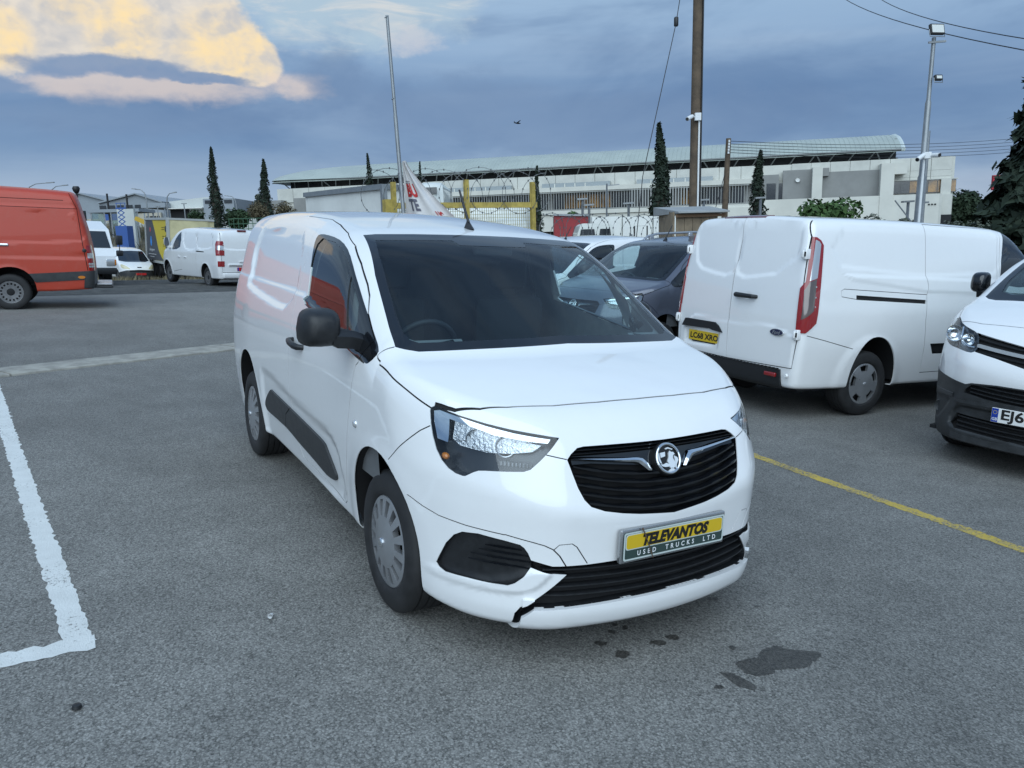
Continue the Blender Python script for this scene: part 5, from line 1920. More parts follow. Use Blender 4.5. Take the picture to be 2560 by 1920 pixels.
def reg_plate(root, loc, yaw, text, face, ink, band=None, w=0.52, h=0.111, gb=None, size=0.092, name='number_plate', tilt=0.0, twidth=None):
    """plate facing its own +x; lettering as geometry on it"""
    p = empty_part(name, root, loc, yaw)
    p.rotation_euler = (0, tilt, yaw)
    k = MB()
    k.box((-0.006, -w / 2, -h / 2), (0.004, w / 2, h / 2), 0.003)
    obj('plate_face', k, face, p)
    x0 = 0.0
    if band:
        k = MB()
        k.box((0.0, -w / 2 + 0.003, -h / 2 + 0.003), (0.0046, -w / 2 + 0.048, h / 2 - 0.003))
        obj('plate_band', k, band, p)
        x0 = 0.02
        if gb:
            text_on('lettering', gb, 0.030, lambda u, v: (0.0056, u - w / 2 + 0.026, v - 0.030), WHITEINK, p, bold=0.0006)
            k = MB()
            for i in range(12):
                a = 2 * math.pi * i / 12
                k.box((0.0046, -w / 2 + 0.0255 + 0.013 * math.cos(a) - 0.0018, 0.022 + 0.013 * math.sin(a) - 0.0018), (0.0054, -w / 2 + 0.0255 + 0.013 * math.cos(a) + 0.0018, 0.022 + 0.013 * math.sin(a) + 0.0018))
            o = obj('star_ring', k, mat('star_yellow', (0.7, 0.55, 0.05), 0.4), p)
            o['kind'] = 'stuff'
    if text:
        text_on('lettering', text, size, lambda u, v: (0.0056, u + x0, v), ink, p, bold=0.003, width=twidth or (w - 0.07 - 2 * x0), stretch=0.8)
    return p


def recolour(root, old, new):
    for o in [root] + [c for c in root.children_recursive]:
        if o.type == 'MESH':
            for sl in o.material_slots:
                if sl.material == old:
                    sl.link = 'OBJECT'
                    sl.material = new


# ---------------------------------------------------------------- two more small vans, nose to the big white van's side
white2 = copy_tree(hero)
white2.location, white2.rotation_euler = (-8.068, 4.623, 0), (0, 0, R(-76.7))
white2['label'] = 'white van hidden but for its roof and door frame, behind the front white van'
grey = copy_tree(hero)
grey.location, grey.rotation_euler = (-5.679, 4.732, 0.03), (0, 0, R(-81.3))
grey['label'] = 'grey metallic van with silver roof rails, between the two white vans'
for o_ in list(white2.children_recursive) + list(grey.children_recursive):
    if o_.parent and o_.parent.name.startswith('number_plate') and o_.name.split('.')[0] in ('lettering', 'binding_wire', 'plate_border', 'plate_field'):
        bpy.data.objects.remove(o_)
    elif o_.name.split('.')[0] == 'plate_face':
        o_.material_slots[0].link = 'OBJECT'
        o_.material_slots[0].material = PLATE_W
recolour(grey, WHITE, GREYBLUE)
for s in (-1, 1):
    k = MB()
    k.tube([(-1.15, s * 0.60, 1.70), (-1.25, s * 0.60, 1.775), (-1.5, s * 0.605, 1.825), (-2.4, s * 0.61, 1.88), (-3.0, s * 0.61, 1.875), (-3.15, s * 0.61, 1.79)], 0.018, 8)
    for xx, z0 in ((-1.35, 1.73), (-2.3, 1.80), (-3.05, 1.79)):
        k.box((xx - 0.05, s * 0.605 - 0.02, z0), (xx + 0.05, s * 0.605 + 0.02, z0 + 0.07), 0.01)
    obj('roof_rail', k, SATIN, grey, smooth=50)


# ---------------------------------------------------------------- big white van seen from behind
def build_big_van():
    B = TRANSIT
    root = empty('cargo_van', 'big white van with twin rear doors and tall red tail lamps, back turned', 'van', (-2.768, 5.097, 0), R(86.92))
    pressL = [(0.76, 1.945), (0.07, 1.945), (0.045, 1.40), (0.51, 1.40), (0.66, 1.46), (0.73, 1.56)]
    pressR = [(-0.005, 1.945), (-0.70, 1.945), (-0.775, 1.65), (-0.76, 1.58), (-0.67, 1.52), (-0.55, 1.42), (-0.45, 1.40), (0.02, 1.39)]
    for p in (pressL, pressR):
        B.rear_feats.append((smooth_poly(p, 3), 0.015, 0.05, 0))
    B.rear_feats.append(([(-0.88, 0.86), (-0.60, 0.925), (0.60, 0.925), (0.84, 0.80), (0.84, 0.52), (-0.86, 0.52)], -0.010, 0.03, 0))
    B.rear_feats.append(([(0.13, 0.775), (0.74, 0.775), (0.74, 0.60), (0.15, 0.58)], 0.020, 0.03, 0))
    B.rear_feats.append((smooth_poly([(-0.14, 1.19), (-0.20, 1.235), (-0.26, 1.19), (-0.20, 1.145)], 4), 0.018, 0.035, 0))
    B.side_feats.append((smooth_poly([(-0.50, 1.90), (-0.42, 1.945), (1.9, 1.945), (1.92, 1.46), (-0.53, 1.50)], 2), 0.008, 0.06, 0))
    B.side_feats.append(([(-0.53, 1.47), (2.0, 1.43), (2.0, 1.24), (0.77, 1.26), (-0.36, 1.375)], -0.010, 0.05, 0))
    V, N, fs = B.skin(0.045, fine={2: (1.35, 1.62, 0.02), 1: (-0.9, 0.9, 0.03), 0: (-1.1, -0.6, 0.025)})
    sk = Skin(V, N, fs)
    for a in ((0.05, 0.36, 0.345, 0.47), (2.95, 0.36, 0.365, 0.45)):
        sk.stamp(arch(*a), 'side', 'hole', where=lambda c, n: abs(c[1]) > 0.5)
    # tail lamps wrap the corner: cut in side view
    corner = lambda c, n: c[0] < -0.7 and abs(c[1]) > 0.78
    zone = [(-0.87, 0.885), (-0.848, 1.31), (-0.88, 1.37), (-0.876, 1.44), (-0.838, 1.80), (-1.05, 1.80), (-1.05, 0.885)]
    for fl in (lambda q: q, flipy):
        sk.stamp(fl(zone), 'front', 'zone', where=lambda c, n: c[0] < -0.7)
    sk.stamp([(-1.2, 0.885), (-0.95, 0.885), (-0.84, 0.98), (-0.76, 1.72), (-0.79, 1.765), (-0.84, 1.795), (-1.2, 1.81)], 'side', 'tail', on=('zone',))
    sk.lab = ['body' if q == 'zone' else q for q in sk.lab]
    sk.stamp([(-0.22, 1.985), (-0.20, 2.024), (0.36, 2.024), (0.40, 1.985)], 'front', 'brake', where=lambda c, n: c[0] < -0.75 and c[2] > 1.9)
    sk.stamp([(-0.855, 1.77), (-0.815, 1.755), (-0.795, 1.73), (-0.845, 1.41), (-0.925, 1.38)], 'side', 'tail_clear', on=('tail',), where=corner)
    sk.stamp([(-0.925, 1.372), (-0.852, 1.402), (-0.885, 1.10), (-0.985, 1.01), (-0.962, 1.29)], 'side', 'tail_smoke', on=('tail',), where=corner)
    bump = [(0.9, 0.515), (0.0, 0.508), (-0.74, 0.505), (-0.755, 0.36), (-0.75, 0.1), (0.75, 0.1), (0.9, 0.3)]
    sk.stamp(bump, 'front', 'bumper', where=lambda c, n: c[0] < -0.8)
    # twin doors
    dl = [(0.76, 1.99), (0.80, 1.80), (0.855, 1.30), (0.86, 0.85), (0.80, 0.525), (0.0, 0.515), (0.022, 0.92), (0.034, 1.29), (0.036, 1.39), (0.035, 1.985)]
    dr = [(0.035, 1.985), (0.036, 1.39), (0.034, 1.29), (0.022, 0.92), (0.0, 0.515), (-0.86, 0.53), (-0.885, 0.80), (-0.872, 1.30), (-0.86, 1.45), (-0.835, 1.80), (-0.76, 1.99)]
    sk.stamp(dl, 'front', 'doorL', where=bak)
    sk.stamp(dr, 'front', 'doorR', where=bak)
    sk.ribbon(dl + dl[:1], 'front', 'gap', 0.010, on=('body', 'doorL', 'doorR', 'bumper'), where=bak)
    sk.ribbon(dr[3:], 'front', 'gap', 0.010, on=('body', 'doorL', 'doorR', 'bumper'), where=bak)
    sld = [(0.75, 1.98), (0.74, 1.63), (0.74, 1.45), (0.77, 1.35), (0.76, 1.24), (0.77, 0.98), (0.81, 0.71), (0.83, 0.42), (1.94, 0.42), (1.96, 1.40), (1.98, 1.97)]
    sk.stamp(sld, 'side', 'slide', where=sidR)
    sk.ribbon(sld + sld[:1], 'side', 'gap', 0.009, on=('body', 'slide'), where=sidR)
    sk.ribbon([(0.77, 1.255), (-0.48, 1.31), (-0.52, 1.29), (-0.51, 1.235), (-0.31, 1.21)], 'side', 'gap', 0.006, where=sidR)
    sk.stamp([(-0.31, 1.25), (0.75, 1.20), (0.75, 1.16), (-0.31, 1.205)], 'side', 'rail', where=sidR)
    sk.stamp([(0.90, 0.735), (1.5, 0.735), (1.42, 0.615), (0.97, 0.62)], 'side', 'step', on=('body', 'slide'), where=sidR)
    sk.ribbon([(-0.93, 0.86), (-0.70, 0.81), (-0.29, 0.715)], 'side', 'gap', 0.007, where=sidR)
    win = smooth_poly([(2.10, 1.93), (2.25, 1.94), (2.42, 1.88), (2.95, 1.50), (3.0, 1.38), (2.10, 1.36), (2.06, 1.7)], 3)
    sk.stamp(win, 'side', 'pane', where=sid)
    sk.ribbon([(2.03, 1.97), (2.0, 1.4), (2.02, 0.45), (3.0, 0.45), (3.1, 1.2)], 'side', 'gap', 0.008, where=sid)
    wso = [(-0.68, 1.86), (-0.84, 1.32), (0.84, 1.32), (0.68, 1.86)]
    sk.stamp(wso, 'front', 'screen', where=lambda c, n: n[0] > 0.3 and c[2] > 1.2)
    part(sk, 'body', 'body', WHITE, root)
    part(sk, 'gap', 'panel_gap', DARKG, root, push=-0.008, skirt=0)
    for lb in ('doorL', 'doorR'):
        d = part(sk, lb, 'rear_door', WHITE, root)
        if lb == 'doorR':
            h = MB()
            x = -1.035
            h.tube([(x + 0.02, -0.055, 1.195), (x - 0.028, -0.075, 1.195), (x - 0.034, -0.20, 1.193), (x - 0.030, -0.31, 1.190), (x + 0.02, -0.33, 1.188)], [0.022, 0.026, 0.024, 0.022, 0.018], 10)
            obj('door_handle', h, BLACK, d, smooth=50)
            bd = empty_part('oval_badge', root, (-1.036, -0.66, 0.865), 0)
            fn = lambda u, v, dd: (-dd, -u, v)
            k = MB()
            k.prism([(0.087 * math.cos(a), 0.034 * math.sin(a)) for a in np.linspace(0, 2 * math.pi, 33)[:-1]], fn, -0.02, 0.006)
            obj('badge_rim', k, CHROME, bd)
            k = MB()
            k.prism([(0.081 * math.cos(a), 0.0295 * math.sin(a)) for a in np.linspace(0, 2 * math.pi, 33)[:-1]], fn, 0.0, 0.008)
            obj('badge_field', k, mat('badge_blue', (0.006, 0.013, 0.06), 0.2, coat=1.0), bd)
            text_on('lettering', 'Ford', 0.052, lambda u, v: (-0.0088, -u, v), CHROME, bd, shear=0.35, bold=0.0005, width=0.105)
        else:
            k = MB()
            fn = lambda u, v, dd: (-1.03 - dd, u, v)
            k.prism([(0.70, 0.872), (0.21, 0.872), (0.15, 0.84), (0.085, 0.772), (0.24, 0.785), (0.29, 0.795), (0.755, 0.785)], fn, -0.02, 0.034)
            obj('pull_bar', k, BLACK, root)
    pan = reg_plate(root, (-1.031, 0.395, 0.692), math.pi, 'LC68 XRO', PLATE_Y, INK, size=0.085, twidth=0.455)
    k = MB()
    k.box((-0.004, -0.20, -0.068), (0.003, 0.19, -0.055))
    obj('plate_foot', k, BLACK, pan)
    for y, z, x in ((-0.845, 1.635, -0.945), (-0.885, 0.865, -1.0), (0.845, 1.64, -0.945), (0.89, 0.865, -1.0)):
        k = MB()
        s = 1 if y > 0 else -1
        k.box((x - 0.030, y - 0.030, z - 0.05), (x + 0.035, y + 0.022, z + 0.05), 0.008)
        k.box((x - 0.048, y - 0.016 - 0.006 * s, z - 0.034), (x - 0.028, y + 0.012 - 0.006 * s, z + 0.034), 0.006)
        obj('door_hinge', k, SATIN if False else WHITE, root, smooth=40)
        k = MB()
        k.box((x - 0.036, y - 0.026, z - 0.022), (x - 0.029, y - 0.004, z + 0.022))
        obj('hinge_recess', k, BLACK, root)
    for s in (-1, 1):
        kp = (lambda c: c[1] < 0) if s < 0 else (lambda c: c[1] >= 0)
        tl = part(sk, 'tail', 'tail_lamp', REDLENS, root, push=0.012, skirt=0.03, keep=kp)
        part(sk, 'tail_clear', 'reversing_lens', CLEARLENS, tl, push=0.013, skirt=0.01, keep=kp)
        part(sk, 'tail_smoke', 'indicator_lens', SMOKELENS, tl, push=0.013, skirt=0.01, keep=kp)
        k = MB()
        for z0 in (1.30, 1.20, 1.11):
            xa = -0.93
            p0 = (-0.965 + (1.30 - z0) * -0.05, s * (0.865 + (1.3 - z0) * 0.05), z0 - 0.02)
            p1 = (-0.855 + (1.30 - z0) * -0.05, s * (0.935 + (1.3 - z0) * 0.1), z0 + 0.03)
            k.bar(p0, p1, 0.012, 0.014)
        obj('lamp_bar', k, CLEARLENS, tl)
    part(sk, 'bumper', 'bumper', BLACK, root, push=0.022, skirt=0.05)
    k = MB()
    for i in range(30):
        y = -0.70 + 1.4 * i / 29
        k.box((-1.075 + 0.045 * y * y, y - 0.016, 0.508), (-1.02, y + 0.010, 0.515))
    o = obj('step_tread', k, BLACK, root)
    o['kind'] = 'stuff'
    for s in (-1, 1):
        k = MB()
        k.box((-1.062, s * 0.635 - 0.075, 0.425), (-1.035, s * 0.635 + 0.075, 0.465), 0.006)
        obj('reflector', k, REDLENS, root, smooth=40)
    k = MB()
    k.lathe([(0.0005, -0.012), (0.016, -0.012), (0.020, -0.006), (0.022, 0.004)], 20, 'x', (-1.035, -0.83, 0.455))
    obj('parking_sensor', k, WHITE, root, smooth=40)
    part(sk, 'brake', 'brake_lamp', REDDARK, root, push=0.006, skirt=0.02)
    part(sk, 'slide', 'sliding_door', WHITE, root)
    part(sk, 'rail', 'door_rail', DARKG, root, push=-0.015, skirt=0)
    part(sk, 'step', 'step_well', DARKG, root, push=-0.05, skirt=0)
    part(sk, 'pane', 'window_pane', GLASSX, root, push=-0.002, skirt=0)
    part(sk, 'screen', 'windscreen', GLASSX, root, push=-0.001, skirt=0)
    for s in (-1, 1):
        mirror_shell(root, s, (3.0, s * 0.90, 1.36), 0.20, 0.30, 0.14, arm=0.12, drop=-0.02)
    blade_wheels(root, (0.0, 2.933), 0.905, 0.335, 0.338, 0.215, 'cover6', rim=0.64)
    tunnels(root, B, ((0.05, 0.36, 0.355, 0.48), (2.95, 0.36, 0.375, 0.46)))
    floor_pan(root, -0.9, 3.6, 0.86, 0.30)
    k = MB()
    k.box((-0.75, -0.35, 0.22), (-0.45, 0.25, 0.40), 0.08)
    obj('silencer', k, DARKG, root, smooth=40)
    k = MB()
    k.box((1.9, -0.84, 0.4), (1.95, 0.84, 1.85))
    obj('bulkhead', k, CABIN, root)
    return root


# ---------------------------------------------------------------- white van with black lower bumper, right edge
def build_mid_van():
    B = PROACE
    root = empty('cargo_van', 'white van with black lower bumper, nose to the viewer at the right edge', 'van', (0.071, 4.987, 0), R(-82.06))
    B.front_feats.append((smooth_poly([(0.30, 0.51), (0.56, 0.49), (0.62, 0.33), (0.50, 0.285), (0.0, 0.27), (0.0, 0.50)], 3), 0.035, 0.03, 0))
    B.front_feats.append((smooth_poly([(0.91, 0.50), (0.62, 0.53), (0.70, 0.37), (0.78, 0.31), (0.90, 0.31)], 3), 0.018, 0.03, 0))
    V, N, fs = B.skin(0.042, fine={2: (0.2, 1.2, 0.022), 1: (-0.93, 0.93, 0.026)})
    sk = Skin(V, N, fs)
    for a in ((0.0, 0.35, 0.365, 0.42), (-3.275, 0.35, 0.365, 0.42)):
        sk.stamp(arch(*a), 'side', 'hole', where=lambda c, n: abs(c[1]) > 0.5)
    hl = [(-0.81, 1.15), (-0.84, 1.10), (-0.855, 1.03), (-0.825, 0.97), (-0.74, 0.94), (-0.64, 0.93), (-0.51, 0.915), (-0.475, 0.955), (-0.485, 1.00), (-0.53, 1.06), (-0.66, 1.10), (-0.745, 1.13)]
    hlR = smooth_poly(hl, 3)
    fw2 = lambda c, n: c[0] > 0.2 and n[0] > 0.05
    white_low = [(-1.0, 0.745), (-0.91, 0.725), (-0.72, 0.70), (-0.50, 0.668), (-0.45, 0.685), (-0.26, 0.70), (0.0, 0.702)]
    low = white_low + [(-a, z) for a, z in white_low[-2::-1]] + [(1.0, 0.1), (-1.0, 0.1)]
    sk.stamp(low, 'front', 'bumper', where=lambda c, n: c[0] > 0.15)
    for fl in (lambda q: q, flipy):
        sk.stamp(fl(hlR), 'front', 'lens', where=fw2)
    gt = [(-0.535, 1.065), (-0.37, 1.038), (-0.16, 1.005), (0.0, 0.995)]
    gb = [(0.0, 0.845), (-0.10, 0.85), (-0.31, 0.895), (-0.485, 0.925)]
    sk.stamp(gt + [(-a, z) for a, z in gt[-2::-1]] + [(-a, z) for a, z in gb[:0:-1]] + gb, 'front', 'grille', where=fw2)
    ug = [(-0.45, 0.672), (-0.50, 0.625), (-0.505, 0.60), (-0.32, 0.575), (0.0, 0.565)]
    sk.stamp([(0.0, 0.692), (-0.26, 0.69)] + ug + [(-a, z) for a, z in ug[-2::-1]] + [(0.26, 0.69)], 'front', 'upper_slot', on=('bumper',), where=fw2)
    lg = [(-0.555, 0.42), (-0.60, 0.33), (-0.55, 0.295), (0.0, 0.275)]
    sk.stamp([(0.0, 0.405), (-0.30, 0.41)] + lg + [(-a, z) for a, z in lg[-2::-1]] + [(0.30, 0.41)], 'front', 'lower_slot', on=('bumper',), where=fw2)
    bon = [(0.10, -0.30), (0.04, -0.66), (-0.05, -0.84), (0.15, -0.855), (0.36, -0.80), (0.47, -0.735), (0.53, -0.55), (0.56, -0.25), (0.565, 0)]
    bon = bon + [(a, -b) for a, b in bon[-2::-1]]
    sk.stamp(bon, 'top', 'bonnet', where=lambda c, n: n[2] > 0.2 and c[0] > -0.2 and c[2] > 1.0)
    sk.ribbon(bon[2:-2], 'top', 'gap', 0.008, on=('body', 'bonnet'), where=lambda c, n: n[2] > 0.15 and c[2] > 1.0)
    wh = [(-0.67, 1.80), (-0.735, 1.50), (-0.77, 1.325), (-0.70, 1.298), (-0.59, 1.290), (-0.42, 1.298), (0.0, 1.315)]
    sk.stamp(wh + [(-a, z) for a, z in wh[-2::-1]] + [(0.0, 1.825)], 'front', 'border', where=lambda c, n: n[0] > 0.2 and c[2] > 1.15)
    wi = [(-0.63, 1.76), (-0.685, 1.46), (-0.665, 1.375), (-0.57, 1.358), (0.0, 1.372)]
    sk.stamp(wi + [(-a, z) for a, z in wi[-2::-1]] + [(0.0, 1.78)], 'front', 'screen', on=('border',), where=lambda c, n: n[0] > 0.2)
    win = [(-0.30, 1.36), (-0.42, 1.45), (-0.80, 1.72), (-1.0, 1.80), (-1.35, 1.82), (-1.38, 1.32)]
    sk.stamp(smooth_poly(win, 2), 'side', 'pane', where=sid)
    sk.ribbon([(-1.42, 1.86), (-1.42, 0.35), (-0.5, 0.32), (-0.42, 0.9), (-0.25, 1.25)], 'side', 'gap', 0.008, where=sid)
    part(sk, 'body', 'body', WHITE, root)
    part(sk, 'bonnet', 'bonnet', WHITE, root)
    bm = part(sk, 'bumper', 'bumper', TRIM, root, push=0.006, skirt=0.02)
    part(sk, 'gap', 'panel_gap', DARKG, root, push=-0.007, skirt=0)
    part(sk, 'border', 'windscreen_border', BLACKG, root)
    part(sk, 'screen', 'windscreen', GLASSF, root, push=-0.001, skirt=0)
    part(sk, 'pane', 'window_pane', GLASSD, root, push=-0.002, skirt=0)
    for lb, nm in (('upper_slot', 'upper_grille'), ('lower_slot', 'lower_grille')):
        part(sk, lb, nm, DARKG, root, push=-0.04, skirt=0)
        part(sk, lb, nm + '_frame', BLACK, root, push=0.0, skirt=0.05, only_skirt=True)
    g = part(sk, 'grille', 'grille', DARKG, root, push=-0.03, skirt=0)
    part(sk, 'grille', 'grille_frame', BLACKG, g, push=0.0, skirt=0.04, only_skirt=True)

    def strip(zf, y0, y1, th, pr, nm, mt, par):
        k = MB()
        ya = np.linspace(y0, y1, 41)
        za = np.array([zf(abs(y)) for y in ya])
        xa = B.xs(ya, za)
        k.quad_grid([[(x - 0.03, y, z - th * 0.5), (x + pr, y, z - th * 0.4), (x + pr, y, z + th * 0.4), (x - 0.03, y, z + th * 0.5)] for x, y, z in zip(xa, ya, za)])
        obj(nm, k, mt, par, smooth=30)
    strip(lambda y: 0.925 + 0.047 * (y / 0.48) ** 1.4, -0.482, 0.482, 0.026, 0.008, 'chrome_bar', mat('bright_trim', (0.72, 0.74, 0.76), 0.28, metal=0.5), g)
    strip(lambda y: 0.965 + 0.055 * (y / 0.48) ** 1.4, -0.50, 0.50, 0.010, -0.006, 'slat', BLACK, g)
    strip(lambda y: 0.883 + 0.045 * (y / 0.48) ** 1.4, -0.48, 0.48, 0.010, -0.006, 'slat', BLACK, g)
    for z in (0.655, 0.62, 0.59):
        strip(lambda y, z=z: z + 0.03 * (y / 0.5) ** 2, -0.46, 0.46, 0.012, -0.006, 'slat', BLACK, root)
    for z in (0.385, 0.345, 0.31):
        strip(lambda y, z=z: z + 0.012 * (y / 0.5) ** 2, -0.55, 0.55, 0.014, -0.004, 'slat', BLACK, root)
    strip(lambda y: 0.535 - 0.01 * (y / 0.5) ** 2, -0.58, 0.58, 0.030, 0.012, 'bumper_ridge', TRIM, root)
    strip(lambda y: 0.235 + 0.05 * max(0, y - 0.45), -0.58, 0.58, 0.06, 0.015, 'bumper_lip', TRIM, root)
    for s in (-1, 1):
        kp = (lambda c: c[1] < 0) if s < 0 else (lambda c: c[1] >= 0)
        h = part(sk, 'lens', 'headlight', LENS, root, push=0.001, skirt=0, keep=kp)
        part(sk, 'lens', 'lamp_case', BLACKG, h, skirt=0.07, keep=kp, only_skirt=True)
        part(sk, 'lens', 'lamp_back', mat('lamp_grey2', (0.16, 0.165, 0.17), 0.25, metal=0.6), h, push=-0.065, skirt=0, keep=kp)
        k = MB()
        for yy, zz, rr in ((0.745, 1.035, 0.062), (0.585, 1.005, 0.045)):
            p = np.array([B.x_at(yy, zz) - 0.012, s * yy, zz])
            k.lathe([(0.004, -0.05), (rr * 0.5, -0.042), (rr * 0.85, -0.02), (rr, 0.0), (rr + 0.006, 0.002), (rr + 0.006, -0.05)], 24, 'x', tuple(p))
        obj('reflector', k, CHROME, h, smooth=40)
        k = MB()
        pp = []
        for yy, zz in ((0.68, 1.09), (0.655, 1.03), (0.62, 0.985), (0.55, 0.955), (0.50, 0.955)):
            pp.append((B.x_at(yy, zz) - 0.015, s * yy, zz))
        k.tube(pp, 0.009, 8)
        obj('light_guide', k, CHROME, h, smooth=60)
        mirror_shell(root, s, (-0.44, s * 0.88, 1.33), 0.15, 0.20, 0.13, m=BLACKG, arm=0.035, drop=0.0)
        k = MB()
        ya, za = [], []
        for (y0, z0) in ((0.92, 0.565), (0.76, 0.56)):
            pass
        row = []
        for yy in np.linspace(0.60, 0.90, 14):
            x = B.x_at(yy, 0.58)
            row.append([(x - 0.01, s * yy, 0.585), (x + 0.016, s * yy, 0.575), (x + 0.016, s * yy, 0.545), (x - 0.01, s * yy, 0.535)])
        k.quad_grid(row)
        obj('bumper_moulding', k, TRIM, root, smooth=40)
        k = MB()
        x = B.x_at(0.77, 0.42)
        k.lathe([(0.0005, -0.006), (0.035, -0.004), (0.045, 0.004), (0.050, -0.02)], 24, 'x', (x, s * 0.77, 0.42))
        obj('fog_lamp_blank', k, TRIM, root, smooth=50)
    pl_ = reg_plate(root, (0.894, 0.0, 0.478), 0.0, None, PLATE_W, INK, band=mat('plate_blue', (0.01, 0.04, 0.30), 0.4), gb='GB')
    text_on('lettering', 'EJ6', 0.105, lambda u, v: (0.0056, u - 0.113, v), INK, pl_, bold=0.003, width=0.155)
    blade_wheels(root, (0.0, -3.275), 0.875, 0.33, 0.335, 0.215, 'steel')
    tunnels(root, B, ((0.0, 0.35, 0.375, 0.43), (-3.275, 0.35, 0.375, 0.43)))
    floor_pan(root, -3.9, 0.6, 0.82, 0.22)
    V2, N2, f2 = B.skin(0.09, offset=-0.04)
    s2 = Skin(V2, N2, f2)
    s2.stamp(wi + [(-a, z) for a, z in wi[-2::-1]] + [(0.0, 1.78)], 'front', 'x', where=lambda c, n: n[0] > 0.2 and c[2] > 1.2)
    s2.stamp(win, 'side', 'x', where=sid)
    part(s2, 'body', 'cabin_lining', LINER, root, skirt=0, keep=lambda c: -1.5 < c[0] < 0 and c[2] > 0.8 and (c[2] > 1.3 or abs(c[1]) > 0.75))
    k = MB()
    k.box((-1.50, -0.85, 0.4), (-1.46, 0.85, 1.70))
    obj('bulkhead', k, LINER, root)
    k = MB()
    k.quad_grid([[(0.0 - 0.2 * y * y, y, 1.27), (-0.3, y, 1.28), (-0.45, y, 1.22), (-0.45, y, 0.6)] for y in np.linspace(-0.78, 0.78, 9)])
    obj('dashboard', k, CABIN, root, smooth=50)
    for y in (-0.45, 0.3):
        k = MB()
        k.box((-1.40, y - 0.24, 0.75), (-1.22, y + 0.24, 1.45), 0.06)
        k.box((-1.38, y - 0.13, 1.48), (-1.28, y + 0.13, 1.66), 0.04)
        obj('seat', k, SEATM, root, smooth=40)
    return root


